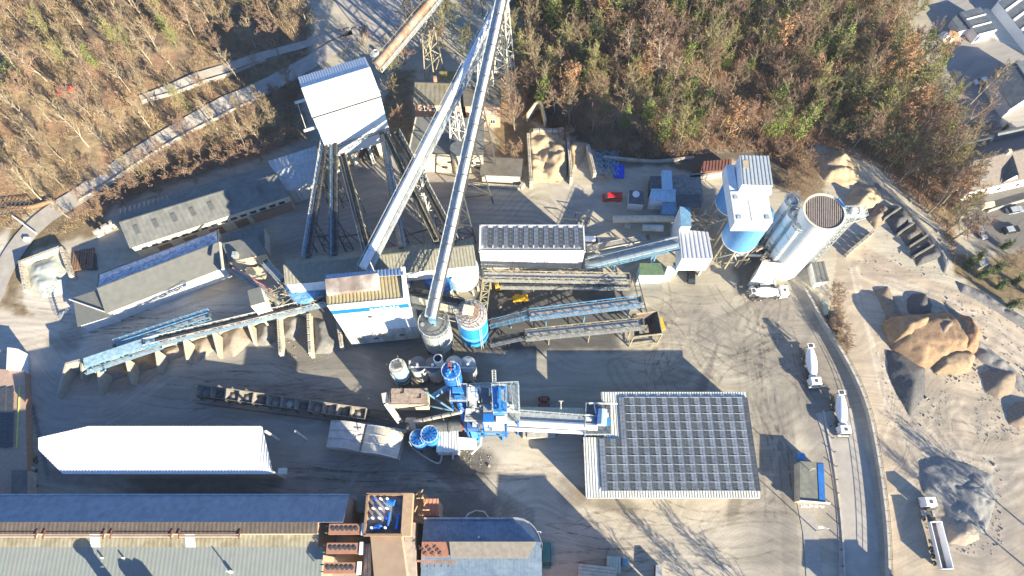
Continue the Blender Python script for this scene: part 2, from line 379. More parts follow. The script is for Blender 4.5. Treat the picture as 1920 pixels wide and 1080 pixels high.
    for k in range(34):
        c0 = Wn([(rng.uniform(1230, 1500), rng.uniform(560, 740))] if k < 20 else [(rng.uniform(1690, 1900), rng.uniform(790, 900))])[0]; R0 = rng.uniform(5, 16); a0 = rng.uniform(0, 6.28); a1 = a0 + rng.uniform(.6, 1.9)
        pl_ = [(c0[0] + R0 * math.cos(a0 + (a1 - a0) * j / 9), c0[1] + R0 * .8 * math.sin(a0 + (a1 - a0) * j / 9)) for j in range(10)]
        for off in (0, 1.9):
            dd = np.abs(distpl(x, y, pl_) - off); mixc((.19, .17, .15) if k < 20 else (.33, .28, .22) if k % 2 else (.56, .5, .4), (1 - sst(.15, .5, dd)) * .33)
    C *= (.74 + .52 * n1)[:, None] * (.80 + .40 * st)[:, None] * (.94 + .12 * n3)[:, None]
    # woods
    f = hl & True
    wood = sst(0, 2.2, distpl(x, y, HILL_L, True) + (n2 - .5) * 2) * inside(x, y, HILL_L) + sst(0, 2.2, distpl(x, y, HILL_R, True) + (n2 - .5) * 2) * inside(x, y, HILL_R)
    tan = sst(.42, .62, fbm(x, y, 11, 3, 21)); red = sst(.5, .65, fbm(x, y, 8, 3, 22))
    F = np.empty_like(C); F[:] = (.225, .165, .11)
    for c, k in (((.36, .275, .165), tan * .7), ((.34, .185, .12), red * .65)):
        F = F * (1 - k[:, None]) + np.array(c) * k[:, None]
    rw = (inside(x, y, HILL_R))[:, None]
    F = np.where(rw, F * .75, F * .72 + .015) * (.6 + .8 * n3)[:, None] * (.75 + .5 * n2)[:, None]
    C = C * (1 - wood[:, None]) + F * wood[:, None]
    for px in ([(1480, 270), (1530, 280), (1560, 420), (1500, 370), (1440, 340)], [(1545, 590), (1575, 570), (1590, 660), (1560, 640)], [(1800, 480), (1940, 470), (1940, 590), (1870, 560), (1790, 520)],
               [(20, 420), (190, 400), (215, 430), (120, 455), (60, 470), (40, 540), (30, 560), (60, 590), (0, 575)], [(745, 130), (775, 130), (770, 290), (745, 290), (715, 200)], [(935, 130), (1000, 130), (1000, 340), (978, 300), (930, 290)]):
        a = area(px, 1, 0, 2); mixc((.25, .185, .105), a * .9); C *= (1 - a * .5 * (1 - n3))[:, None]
    mixc((.11, .09, .07), area([(1118, 280), (1300, 285), (1480, 280), (1480, 350), (1455, 350), (1375, 300), (1310, 330), (1250, 310), (1125, 318)], .8, 0, 1) * .9)  # shade from silos and trees at the wood's foot, painted into the ground
    village = area([(1735, 60), (1800, -80), (2100, -80), (2100, 470), (1830, 460), (1800, 330), (1760, 180)], 1, 0, .5)
    mixc((.30, .285, .27), village); mixc((.55, .54, .46), area([(1800, 40), (1880, 80), (1960, 120), (1960, 95), (1850, 15)], .3, 0, .1))
    mixc((.17, .16, .15), area([(1830, 330), (2000, 280), (2000, 470), (1830, 470)], 1, 0, .5))
    mixc((.20, .195, .19), area([(600, -60), (830, -60), (780, 40), (700, 95), (620, 80)], 1, 9, 1) * .0)
    nx, ny = len(xs), len(ys); idx = np.arange(nx * ny).reshape(ny, nx)
    q = np.stack([idx[:-1, :-1], idx[:-1, 1:], idx[1:, 1:], idx[1:, :-1]], -1).reshape(-1, 4)
    me = bpy.data.meshes.new("ground"); me.vertices.add(x.size); me.vertices.foreach_set("co", np.stack([x, y, z], 1).ravel())
    me.loops.add(q.size); me.loops.foreach_set("vertex_index", q.ravel()); me.polygons.add(len(q))
    me.polygons.foreach_set("loop_start", np.arange(0, q.size, 4)); me.polygons.foreach_set("loop_total", np.full(len(q), 4)); me.update(calc_edges=True)
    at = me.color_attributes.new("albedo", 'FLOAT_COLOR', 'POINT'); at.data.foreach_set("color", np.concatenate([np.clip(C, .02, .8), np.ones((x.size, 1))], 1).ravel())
    me.shade_smooth()
    m = bpy.data.materials.new("ground_dirt"); m.use_nodes = True; n = m.node_tree; N = n.nodes; L = n.links; b = N["Principled BSDF"]
    b.inputs["Roughness"].default_value = .95; b.inputs["Specular IOR Level"].default_value = .15
    a = N.new("ShaderNodeAttribute"); a.attribute_name = "albedo"; g = N.new("ShaderNodeNewGeometry")
    no = N.new("ShaderNodeTexNoise"); no.inputs["Scale"].default_value = 2.2; no.inputs["Detail"].default_value = 8; no.inputs["Roughness"].default_value = .7
    L.new(g.outputs["Position"], no.inputs["Vector"]); r = N.new("ShaderNodeMapRange"); r.inputs[1].default_value = .3; r.inputs[2].default_value = .7; r.inputs[3].default_value = .90; r.inputs[4].default_value = 1.10
    L.new(no.outputs[0], r.inputs[0]); mx = N.new("ShaderNodeMix"); mx.data_type = 'RGBA'; mx.blend_type = 'MULTIPLY'; mx.inputs[0].default_value = 1
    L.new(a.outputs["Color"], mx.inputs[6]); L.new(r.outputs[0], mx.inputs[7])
    out = mx.outputs[2]
    for rot, sc, amt, seed in ((.1, 1.0, .11, 0), (-.9, .8, .08, 40)):     # meandering wheel-swept streaks
        n0 = N.new("ShaderNodeTexNoise"); n0.inputs["Scale"].default_value = .035; n0.inputs["Detail"].default_value = 1; L.new(g.outputs["Position"], n0.inputs["Vector"])
        vm = N.new("ShaderNodeVectorMath"); vm.operation = 'MULTIPLY_ADD'; vm.inputs[1].default_value = (34, 34, 0); L.new(n0.outputs["Color"], vm.inputs[0]); L.new(g.outputs["Position"], vm.inputs[2])
        mp = N.new("ShaderNodeMapping"); mp.inputs["Rotation"].default_value = (0, 0, rot); mp.inputs["Scale"].default_value = (.09 * sc, 1.5 * sc, 1); mp.inputs["Location"].default_value = (seed, seed, 0); L.new(vm.outputs[0], mp.inputs[0])
        n5 = N.new("ShaderNodeTexNoise"); n5.inputs["Scale"].default_value = 1.0; n5.inputs["Detail"].default_value = 5; n5.inputs["Roughness"].default_value = .62; L.new(mp.outputs[0], n5.inputs["Vector"])
        r5 = N.new("ShaderNodeMapRange"); r5.inputs[1].default_value = .32; r5.inputs[2].default_value = .68; r5.inputs[3].default_value = 1 - amt; r5.inputs[4].default_value = 1 + amt; L.new(n5.outputs[0], r5.inputs[0])
        m5 = N.new("ShaderNodeMix"); m5.data_type = 'RGBA'; m5.blend_type = 'MULTIPLY'; m5.inputs[0].default_value = 1; L.new(out, m5.inputs[6]); L.new(r5.outputs[0], m5.inputs[7]); out = m5.outputs[2]
    L.new(out, b.inputs["Base Color"])
    bp = N.new("ShaderNodeBump"); bp.inputs["Strength"].default_value = .35; bp.inputs["Distance"].default_value = .12; L.new(no.outputs[0], bp.inputs["Height"]); L.new(bp.outputs[0], b.inputs["Normal"])
    me.materials.append(m); o = bpy.data.objects.new("ground", me); COL.objects.link(o); tag(o, kind="structure")
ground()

def resample(pts, step):
    out = [Vector(pts[0])]
    for a, b in zip(pts, pts[1:]):
        a, b = Vector(a), Vector(b); n = max(1, int((b - a).length / step))
        out += [a.lerp(b, k / n) for k in range(1, n + 1)]
    return out
def smooth_pl(pts, it=2):
    for _ in range(it):
        q = [pts[0]]
        for a, b in zip(pts, pts[1:]): q += [a.lerp(b, .25), a.lerp(b, .75)]
        pts = q + [pts[-1]]
    return pts
def pxline(px, it=2):
    p = [G(u, v) for u, v in px]; p = [Vector((a.x, a.y, 0)) for a in p]
    return smooth_pl(p, it)
def side(pts, d):
    r = []
    for i, p in enumerate(pts):
        t = (pts[min(i + 1, len(pts) - 1)] - pts[max(i - 1, 0)]); t.z = 0; t.normalize(); r.append(Vector((p.x - t.y * d, p.y + t.x * d, 0)))
    return r
def strip(name, pts, w, m, off=.1, kind="structure"):
    pts = resample(pts, 1.2); n = 6; mb = MB(); rows = [side(pts, w * (k / n - .5)) for k in range(n + 1)]
    for r in rows: mb.v += [(p.x, p.y, Tz(p.x, p.y) + off) for p in r]
    L = len(pts)
    for k in range(n):
        for i in range(L - 1): mb.f.append((k * L + i, k * L + i + 1, (k + 1) * L + i + 1, (k + 1) * L + i))
    return solo(name, mb, m, kind=kind, smooth=True)
def wall_line(mb, pts, h, t, base=None, z0=-.4):
    L = side(pts, t / 2); R = side(pts, -t / 2)
    for i in range(len(pts) - 1):
        b = [L[i], R[i], R[i + 1], L[i + 1]]; g = [Tz(p.x, p.y) if base is None else base for p in b]
        mb.prism([(p.x, p.y, z + z0) for p, z in zip(b, g)], [(p.x, p.y, z + h) for p, z in zip(b, g)])
    return mb
ROADM = mat("worn_asphalt_road", (.38, .355, .32), .9, var=.15, nscale=.5, dirt=(.36, .32, .26), dirt_amt=.5, bump=.15)
PALEROAD = mat("dusty_concrete_road", (.37, .345, .315), .9, var=.12, nscale=.4, dirt=(.26, .24, .22), dirt_amt=.5, bump=.15)
quarry_road = pxline([(800, -60), (730, 20), (690, 55), (620, 95), (540, 142), (458, 184), (367, 229), (285, 277), (208, 328), (155, 366), (97, 398), (50, 440), (10, 500), (-30, 600)])
strip("quarry_road", quarry_road, 5.0, ROADM, .35)
upper = pxline([(265, 189), (340, 161), (420, 131), (500, 102), (600, 75), (660, 60)])
strip("upper_track", upper, 2.7, ROADM, .35)
strip("quarry_yard_paving", pxline([(640, -70), (700, 20), (745, 50)]), 16, PALEROAD, .30)
yardroad = pxline([(1562, 770), (1580, 820), (1598, 900), (1610, 1000), (1612, 1120)])
strip("haul_road", yardroad, 8.2, PALEROAD, .02 + .08)
wb = strip("weighbridge_lane", pxline([(1508, 940), (1520, 1000), (1528, 1100)], 0), 3.2, mat("weighbridge_plate", (.33, .31, .28), .7, var=.1), .10)
# retaining walls beside the quarry road
def walled(name, label, px, h, t, m, coping=None, rail=None):
    pts = resample(pxline(px), 2.5); p0 = pts[0]; b = Th(name, label, "wall", (p0.x, p0.y, Tz(p0.x, p0.y)))
    b.part("wall_body", wall_line(MB(), pts, h, t), m)
    if coping:
        c = MB(); L = side(pts, t / 2 + .08); R = side(pts, -t / 2 - .08)
        for i in range(len(pts) - 1):
            q = [L[i], R[i], R[i + 1], L[i + 1]]; c.prism([(p.x, p.y, Tz(p.x, p.y) + h) for p in q], [(p.x, p.y, Tz(p.x, p.y) + h + .15) for p in q])
        b.part("coping", c, coping)
    if rail: b.part("railing", MB().rail([(p.x, p.y, Tz(p.x, p.y) + h + (.15 if coping else 0)) for p in pts], rail, .07, 2.4), STEELD)
    return b
walled("retaining_wall", "pale low wall along the lower edge of the quarry road", [(475, 193), (400, 228), (340, 258), (270, 300), (190, 355), (150, 378)], .85, .2, CONC, None)
walled("retaining_wall", "low pale wall below the narrow upper track in the woods", [(272, 190), (350, 170), (430, 142), (500, 114)], .8, .2, CONC, None)
walled("retaining_wall", "short brown wall at the bend of the quarry road", [(20, 392), (60, 392), (105, 378)], 1.2, .4, WOODB)
wallf = walled("boundary_wall", "long concrete wall with fence between haul road and dirt yard", [(1505, 545), (1535, 600), (1585, 680), (1622, 760), (1640, 850), (1652, 930), (1660, 1010), (1662, 1120)], 1.5, .4, CONC, CONC, 1.1)
walled("kerb_wall", "pale raised kerb with bollards left of the haul road", [(1543, 770), (1560, 850), (1572, 930), (1580, 1010), (1584, 1110)], .35, .35, CONC)
for i, (u, v) in enumerate([(1556, 800), (1560, 822), (1563, 848), (1566, 875), (1567, 900), (1569, 925), (1570, 955), (1572, 982), (1574, 1010), (1576, 1030), (1578, 1062)]):
    p = W(u, v, 0); m = MB().tube(p, p + Vector((0, 0, 1.1)), .11, .11, 10).lathe(p, [(.2, .0), (.2, .06)], 10)
    solo("bollard", m, STEELD, "dark steel bollard in the line beside the haul road kerb", "bollard", "bollards along the haul road kerb")

# ------------------------------------------------------------------ heaps
def heap(name, label, px, hmax, slope, m, cell=.42, ridges=.25, seed=1, group=None, cat="gravel heap", wallside=None, base=0.0, cut=0):
    p = Wn(px); x0, y0 = p.min(0) - 1; x1, y1 = p.max(0) + 1
    xs = np.arange(x0, x1, cell); ys = np.arange(y0, y1, cell); X, Y = np.meshgrid(xs, ys); x = X.ravel(); y = Y.ravel()
    i = inside(x, y, p); d = distpl(x, y, p, True)
    if wallside is not None:       # edges held by walls: the heap does not thin out there
        d = distpl(x, y, Wn(wallside))
    n = fbm(x, y, 6, 3, seed); r = np.abs(fbm(x * .7, y * 1.3, 4, 3, seed + 9) - .5) * 2
    h = np.where(i, hmax * (1 - np.exp(-d * slope / hmax)) * (.75 + .5 * n) + (r - .25) * ridges * 2 * sst(0, 2.5, d), -.25)
    h = h + (fbm(x, y, 1.1, 2, seed + 4) - .5) * .28 * i * sst(0, 1.5, d)
    h = h + ridges * i * sst(0, 2.5, d) * (.6 * (fbm(x * .5, y * 1.1, 5.5, 2, seed + 21) - .5) - .5 * np.exp(-np.abs(fbm(x * 1.1 + 3, y * .35, 3.5, 2, seed + 23) - .5) / .03) + .16 * (fbm(x, y, 1.1, 2, seed + 5) - .5))
    if cut: h = np.where(h > hmax * cut, hmax * cut + (h - hmax * cut) * .25, h)
    nx, ny = len(xs), len(ys); k = np.arange(nx * ny).reshape(ny, nx); q = np.stack([k[:-1, :-1], k[:-1, 1:], k[1:, 1:], k[1:, :-1]], -1).reshape(-1, 4)
    near = distpl(x, y, p, True) < cell * 1.5
    keep = (i | near)[q].all(1); q = q[keep]; us = np.unique(q); re = np.full(nx * ny, -1); re[us] = np.arange(len(us))
    g = T(x, y) + base; c = p.mean(0); cz = float(Tz(*c)) + base
    vs = np.stack([x - c[0], y - c[1], g + h - cz], 1)[us]
    me = bpy.data.meshes.new(name); me.from_pydata(vs.tolist(), [], re[q].tolist()); me.update(); me.shade_smooth(); me.materials.append(m)
    o = bpy.data.objects.new(name, me); COL.objects.link(o); o.location = (c[0], c[1], cz); return tag(o, label, cat, group)
SAND = mat("tan_sand", (.40, .315, .21), .95, var=.15, nscale=1.5, bump=.3)
OCHRE = mat("ochre_earth", (.29, .195, .12), .95, var=.3, nscale=.8, bump=.6, dirt=(.22, .145, .10), dirt_amt=.9)
GRAVB = mat("blue_grey_gravel", (.20, .205, .21), .95, var=.2, nscale=2, bump=.4)
GRAVG = mat("grey_gravel", (.22, .215, .21), .95, var=.2, nscale=2, bump=.4)
GRAVD = mat("dark_gravel", (.10, .10, .105), .95, var=.25, nscale=2, bump=.4)
GRAVT = mat("brown_gravel", (.24, .19, .145), .95, var=.2, nscale=1.5, bump=.5)
GRAVP = mat("pale_grey_gravel", (.42, .45, .41), .95, var=.1, nscale=1, bump=.2)
GRAVK = mat("pale_pinkish_gravel", (.30, .255, .215), .95, var=.15, nscale=1.5, bump=.3)
heap("earth_heap", "big ochre earth mound with dark gravel on its lower side", [(1655, 600), (1700, 590), (1770, 585), (1820, 605), (1834, 640), (1820, 668), (1770, 690), (1720, 690), (1670, 655)], 4.8, 2.4, OCHRE, seed=3, ridges=.55, cut=.8, cat="earth mound")
heap("earth_heap", "steep ochre lobe forming the west end of the big earth mound", [(1652, 612), (1668, 594), (1712, 590), (1740, 600), (1735, 632), (1700, 652), (1668, 650)], 6.4, 3.2, OCHRE, seed=81, ridges=.35, cut=.82, cat="earth mound", cell=.35)
heap("earth_heap", "reddish ochre lobe at the east end of the big earth mound", [(1775, 596), (1808, 592), (1836, 628), (1830, 662), (1800, 668), (1782, 640)], 6.0, 3.4, mat("reddish_earth", (.30, .17, .105), .95, var=.3, bump=.6), seed=83, ridges=.4, cut=.8, cat="earth mound", cell=.35)
heap("earth_heap", "brown gravelly saddle between the two ochre lobes", [(1725, 600), (1770, 590), (1790, 615), (1780, 655), (1740, 668), (1722, 640)], 5.4, 2.2, GRAVT, seed=85, ridges=.3, cat="earth mound", cell=.35)
heap("earth_heap", "scalloped low earth slump on the south side of the ochre mound", [(1745, 668), (1775, 655), (1812, 658), (1828, 672), (1818, 698), (1790, 705), (1752, 700)], 3.6, 3.0, mat("brown_earth", (.27, .20, .135), .95, var=.25, bump=.6), seed=87, ridges=.4, cut=.8, cat="earth mound", cell=.35)
heap("gravel_heap", "pale grey gravel hump on top of the flat gravel heap", [(1790, 890), (1822, 880), (1850, 900), (1846, 930), (1812, 935), (1788, 920)], 2.5, 1.0, GRAVG, seed=89, ridges=.4)
heap("earth_heap", "low brown bank running up to the ochre mound", [(1640, 545), (1665, 535), (1690, 590), (1720, 600), (1700, 625), (1665, 610)], 2.2, .8, GRAVT, seed=33, ridges=.5, cat="earth mound")
heap("gravel_heap", "small round dark gravel cone above the ochre mound", [(1700, 562), (1712, 550), (1735, 550), (1748, 570), (1745, 592), (1722, 597), (1703, 585)], 3.6, 1.0, GRAVD, seed=5, ridges=.1)
heap("gravel_heap", "dark gravel spread left under the ochre mound", [(1660, 655), (1690, 660), (1735, 690), (1735, 740), (1705, 780), (1682, 740), (1664, 700)], 3.0, .8, GRAVD, seed=7)
heap("gravel_heap", "brown elongated gravel heap near the right edge", [(1838, 700), (1870, 690), (1902, 693), (1912, 712), (1895, 740), (1870, 750), (1848, 735)], 3.2, .9, GRAVT, seed=9)
heap("gravel_heap", "brown gravel heap cut by the right edge of the picture", [(1888, 770), (1905, 752), (1945, 748), (1960, 800), (1910, 805), (1890, 795)], 3.0, .9, GRAVT, seed=11)
heap("gravel_heap", "large flat grey gravel heap beside the tipper lorry", [(1722, 868), (1760, 855), (1815, 868), (1860, 890), (1868, 940), (1850, 1000), (1800, 1010), (1780, 985), (1765, 940), (1730, 925)], 1.7, .6, GRAVB, seed=13, ridges=.7)
heap("gravel_heap", "small pale gravel mound right of the tipper lorry", [(1775, 985), (1800, 968), (1830, 975), (1838, 1010), (1810, 1025), (1778, 1020)], 2.2, .9, GRAVK, seed=15)
heap("rubble_bank", "rough grey bank along the far edge of the dirt yard", [(1765, 560), (1790, 580), (1840, 640), (1900, 690), (1930, 720), (1930, 745), (1880, 715), (1830, 670), (1800, 620)], 1.6, .9, GRAVG, seed=17, ridges=.9)
heap("rubble_bank", "grey stony bank between the upper dirt road and the thicket", [(1790, 525), (1840, 545), (1930, 600), (1930, 625), (1860, 580), (1800, 548)], 1.8, .9, GRAVG, seed=19, ridges=1.0)

rr = random.Random(21); m = MB(); zones = [(1640, 540, 1850, 720, 300), (1660, 730, 1780, 800, 90), (1830, 690, 1925, 830, 160), (1770, 560, 1925, 720, 260), (1720, 860, 1880, 1040, 300), (1590, 330, 1780, 520, 260), (1470, 270, 1640, 420, 200), (480, 640, 640, 680, 80), (860, 840, 920, 880, 60)]
for u0, v0, u1, v1, n_ in zones:
    for _ in range(n_):
        p = G(rr.uniform(u0, u1), rr.uniform(v0, v1)); s_ = rr.uniform(.07, .2) * (2.4 if rr.random() < .05 else 1); q = [(p.x + s_ * math.cos(a) * rr.uniform(.7, 1.2), p.y + s_ * math.sin(a) * rr.uniform(.7, 1.2)) for a in (0, 1.3, 2.5, 3.8, 5.1)]
        m.prism([(x, y, p.z - .1) for x, y in q], [(p.x + (x - p.x) * .55, p.y + (y - p.y) * .55, p.z + s_ * .9) for x, y in q])
solo("loose_stones", m, mat("loose_stone", (.36, .33, .29), .9, var=.35, nscale=.7), kind="stuff")

tm_ = bpy.data.materials.new("tyre_mark_film"); tm_.use_nodes = True; n = tm_.node_tree; b_ = n.nodes["Principled BSDF"]; b_.inputs["Base Color"].default_value = (.13, .115, .10, 1); b_.inputs["Roughness"].default_value = .95
tr_ = n.nodes.new("ShaderNodeBsdfTransparent"); ms = n.nodes.new("ShaderNodeMixShader"); no = n.nodes.new("ShaderNodeTexNoise"); no.inputs["Scale"].default_value = .6; no.inputs["Detail"].default_value = 4; mr = n.nodes.new("ShaderNodeMapRange"); mr.inputs[1].default_value = .35; mr.inputs[2].default_value = .7; mr.inputs[3].default_value = 0; mr.inputs[4].default_value = .40
gg = n.nodes.new("ShaderNodeNewGeometry"); n.links.new(gg.outputs["Position"], no.inputs["Vector"]); n.links.new(no.outputs[0], mr.inputs[0]); n.links.new(mr.outputs[0], ms.inputs[0]); n.links.new(tr_.outputs[0], ms.inputs[1]); n.links.new(b_.outputs[0], ms.inputs[2]); n.links.new(ms.outputs[0], n.nodes["Material Output"].inputs["Surface"])
rr = random.Random(33); m = MB()
def mark(pts, w_, zo):
    L = side(pts, w_ / 2); R = side(pts, -w_ / 2)
    for i in range(len(pts) - 1): m.poly([(L[i].x, L[i].y, zo), (R[i].x, R[i].y, zo), (R[i + 1].x, R[i + 1].y, zo), (L[i + 1].x, L[i + 1].y, zo)])
for k in range(120):
    z_ = rr.choice((((1210, 1480), (550, 720), (6, 18), .09), ((1210, 1480), (550, 720), (6, 18), .09), ((1010, 1420), (945, 1060), (14, 40), .09), ((1690, 1900), (790, 900), (8, 20), .16), ((1420, 1500), (600, 900), (30, 80), .09), ((500, 950), (880, 925), (50, 120), .09), ((60, 480), (560, 640), (40, 90), .09), ((300, 700), (690, 760), (20, 60), .09)))
    c = W(rr.uniform(*z_[0]), rr.uniform(*z_[1])); R0 = rr.uniform(*z_[2]); a0 = rr.uniform(0, 6.28) if R0 < 20 else (1.57 if z_[0][0] != 1420 else 0) + rr.uniform(-.15, .15) + rr.choice((0, math.pi)); span = min(1.7, rr.uniform(9, 24) / R0); zz = z_[3] + .0006 * k
    ctr = c - Vector((math.cos(a0), math.sin(a0), 0)) * R0
    for off in (0, 1.95): mark([Vector((ctr.x + (R0 + off) * math.cos(a0 + span * (j / 14 - .5)), ctr.y + (R0 + off) * math.sin(a0 + span * (j / 14 - .5)), 0)) for j in range(15)], rr.uniform(.22, .36), zz)
solo("tyre_marks", m, tm_, kind="stuff")
# ------------------------------------------------------------------ buildings
def V3(p, z): return Vector((p[0], p[1], z))
def building(name, label, px, ze, wall=WHITE, roof=GREYROOF, kind='gable', rise=2.0, t=.5, z0=0.0, over=.35, cat="building", pitch=.9, amp=.08, corr=True, xy=None, group=None, axis='x', gutter=None, rname="roof"):
    """px = SW, SE, NE, NW eave corners in the picture; returns (thing, corner xy list)"""
    P = [Vector((W(u, v, ze).x, W(u, v, ze).y)) for u, v in px] if xy is None else [Vector(p) for p in xy]
    if axis == 'y': P = [P[1], P[2], P[3], P[0]]
    SW, SE, NE, NW = P; c = (SW + SE + NE + NW) / 4
    b = Th(name, label, cat, (c.x, c.y, z0), group)
    ex = (SE - SW).normalized(); ey = (NW - SW).normalized()
    m = MB()
    if kind == 'gable':
        rW = SW.lerp(NW, t); rE = SE.lerp(NE, t); zr = ze + rise; zs = zn = ze
    elif kind == 'mono':   # low at south, high at north (rise may be negative)
        rW, rE, zr = NW, NE, ze + rise; zs = ze; zn = zr
    elif kind == 'flat': rW, rE, zr = NW, NE, ze; zs = zn = ze
    lo = .12
    m.poly([V3(SW, z0), V3(SE, z0), V3(SE, zs - lo), V3(SW, zs - lo)])
    m.poly([V3(NE, z0), V3(NW, z0), V3(NW, zn - lo), V3(NE, zn - lo)])
    if kind == 'gable':
        m.poly([V3(SE, z0), V3(NE, z0), V3(NE, ze - lo), V3(rE, zr - lo), V3(SE, ze - lo)])
        m.poly([V3(NW, z0), V3(SW, z0), V3(SW, ze - lo), V3(rW, zr - lo), V3(NW, ze - lo)])
    else:
        m.poly([V3(SE, z0), V3(NE, z0), V3(NE, zn - lo), V3(SE, zs - lo)])
        m.poly([V3(NW, z0), V3(SW, z0), V3(SW, zs - lo), V3(NW, zn - lo)])
    b.part("wall", m, wall)
    def slope(A, B, Cc, D, za, zc, nm):
        # A->B eave, D->C ridge, extended outwards
        e = (B - A).normalized(); d = (D - A).normalized(); L = (D - A).length; k = (zc - za) / max(L, .1)
        A2 = A - e * over - d * over; B2 = B + e * over - d * over; C2 = Cc + e * over; D2 = D - e * over
        z1 = za - k * over + .05
        if kind != 'gable': C2 = C2 + d * over; D2 = D2 + d * over; zc = zc + k * over
        a, bb, cc, dd = V3(A2, z1), V3(B2, z1), V3(C2, zc + .05), V3(D2, zc + .05)
        if corr: mb = MB().corr(a, bb, cc, dd, pitch, amp)
        else: mb = MB().prism([a - Vector((0, 0, .15)), bb - Vector((0, 0, .15)), cc - Vector((0, 0, .15)), dd - Vector((0, 0, .15))], [a, bb, cc, dd])
        b.part(nm, mb, roof)
    if kind == 'gable':
        slope(SW, SE, rE, rW, ze, zr, rname); slope(NE, NW, rW, rE, ze, zr, rname)
        b.part("ridge_cap", MB().bar(V3(rW - ex * over, zr + .12), V3(rE + ex * over, zr + .12), .35, .12), roof)
    else: slope(SW, SE, rE, rW, zs, zr, rname)
    if gutter:
        g = MB(); g.bar(V3(SW - ex * over - ey * (over + .1), ze - .05), V3(SE + ex * over - ey * (over + .1), ze - .05), .18, .16); b.part("gutter", g, gutter)
    return b, P, ex, ey, (rW, rE, zr)
def windows(b, A, Bp, z, n, w, h, m=GLASS, fr=None, f0=.08, f1=.92, nm="window", out=.03):
    A = Vector((A[0], A[1])); Bp = Vector((Bp[0], Bp[1])); e = (Bp - A).normalized(); rz = math.atan2(e.y, e.x); nrm = Vector((e.y, -e.x))
    me = MB().box((0, 0, 0), (w, .1, h)).mesh(nm); me.materials.append(m)
    mf = None
    if fr:
        f = MB(); t = .12
        for sx in (-1, 1): f.box((sx * (w / 2 + t / 2), 0, 0), (t, .18, h + 2 * t))
        for sz in (-1, 1): f.box((0, 0, sz * (h / 2 + t / 2)), (w, .18, t))
        f.box((0, -.02, 0), (.07, .16, h)); mf = f.mesh("frame"); mf.materials.append(fr)
    for k in range(n):
        t = f0 + (f1 - f0) * ((k + .5) / n); p = A.lerp(Bp, t) + nrm * out
        o = b.inst(nm, me, (p.x, p.y, z), (0, 0, rz))
        if mf: q = bpy.data.objects.new("frame", mf); COL.objects.link(q); q.parent = o
def box_thing(name, label, cat, px, z1, z0=0, m=WHITE, roofm=None, group=None, rib=None, lid=.12):
    f = foot(px, z1); c = Vector((sum(p[0] for p in f) / len(f), sum(p[1] for p in f) / len(f), z0))
    b = Th(name, label, cat, c, group); b.part("body", MB().ext(f, z0, z1 - lid), m)
    f2 = [(c.x + (p[0] - c.x) * 1.04, c.y + (p[1] - c.y) * 1.04) for p in f]
    if rib and len(f2) == 4:
        q = [Vector((p[0], p[1], z1)) for p in f2]; b.part("roof", MB().corr(q[0], q[1], q[2], q[3], rib, .06), roofm or m)
    else: b.part("roof", MB().ext(f2, z1 - lid, z1), roofm or m)
    return b

# --- solar hall
Z = 6.0
hp = [W(u, v, Z) for u, v in [(1100, 933), (1423, 933), (1397, 735), (1129, 735), (1129, 820), (1095, 820)]]
SWx, SEx, NEx, NWx, IAx, IBx = hp
y_n = (NEx.y + NWx.y) / 2; y_s = (SWx.y + SEx.y) / 2; y_i = (IAx.y + IBx.y) / 2; xw, xe, xi = (SWx.x + IBx.x) / 2, (SEx.x + NEx.x) / 2, (IAx.x + NWx.x) / 2
hall = Th("storage_hall", "wide storage hall with a roof full of solar panels in rows", "hall", ((xw + xe) / 2, (y_n + y_s) / 2, 0))
xm = xi
hall.part("wall", MB().ext([(xw + .6, y_s + .6), (xe - .6, y_s + .6), (xe - .6, y_n - .6), (xm + .6, y_n - .6), (xm + .6, y_i - .6), (xw + .6, y_i - .6)], 0, Z - .3, True), CONCD)
hroof = mat("ribbed_pale_roof", (.62, .62, .57), .6, var=.08, dirt=(.45, .42, .34), dirt_amt=.5)
hall.part("roof", MB().corr((xm, y_s, Z), (xe, y_s, Z), (xe, y_n, Z), (xm, y_n, Z), .55, .1), hroof)
hall.part("roof", MB().corr((xw, y_s, Z), (xm, y_s, Z), (xm, y_i, Z), (xw, y_i, Z), .55, .1), hroof)
hall.part("gutter", MB().bar((xw, y_s - .1, Z - .05), (xe, y_s - .1, Z - .05), .2).bar((xe + .1, y_s, Z - .02), (xe + .1, y_n, Z - .02), .16).bar((xw - .08, y_s, Z), (xw - .08, y_i, Z), .16), STEELW)
def panel_mesh(wd, ln, nx, ny, nm="solar_panel", pmat=PANEL):
    m = MB().box((0, 0, 0), (wd, ln, .05)); f = MB(); t = .05
    g = MB(); g.v = list(m.v); g.f = list(m.f); n0 = len(g.f)
    for k in range(nx + 1): g.box((-wd / 2 + wd * k / nx, 0, .03), (.04, ln, .015))
    for k in range(ny + 1): g.box((0, -ln / 2 + ln * k / ny, .03), (wd, .04, .015))
    me = g.mesh(nm); me.materials.append(pmat); me.materials.append(PANGRID)
    for i, p in enumerate(me.polygons): p.material_index = 0 if i < n0 else 1
    return me
pitch = 20.2 / 960 * 0 + (W(1653, 755, Z).x - W(1166, 755, Z).x) / 24.15
pitch = (W(1388, 755, Z).x - W(1166, 755, Z).x) / 11
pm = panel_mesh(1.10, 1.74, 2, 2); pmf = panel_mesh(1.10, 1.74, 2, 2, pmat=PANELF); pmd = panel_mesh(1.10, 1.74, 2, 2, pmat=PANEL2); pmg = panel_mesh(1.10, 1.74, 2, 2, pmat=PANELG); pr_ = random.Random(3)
ya = W(1300, 746, Z).y; yb = W(1300, 921, Z).y; nrow = 11; dy = (ya - yb) / nrow
xa = W(1166, 755, Z).x + .45
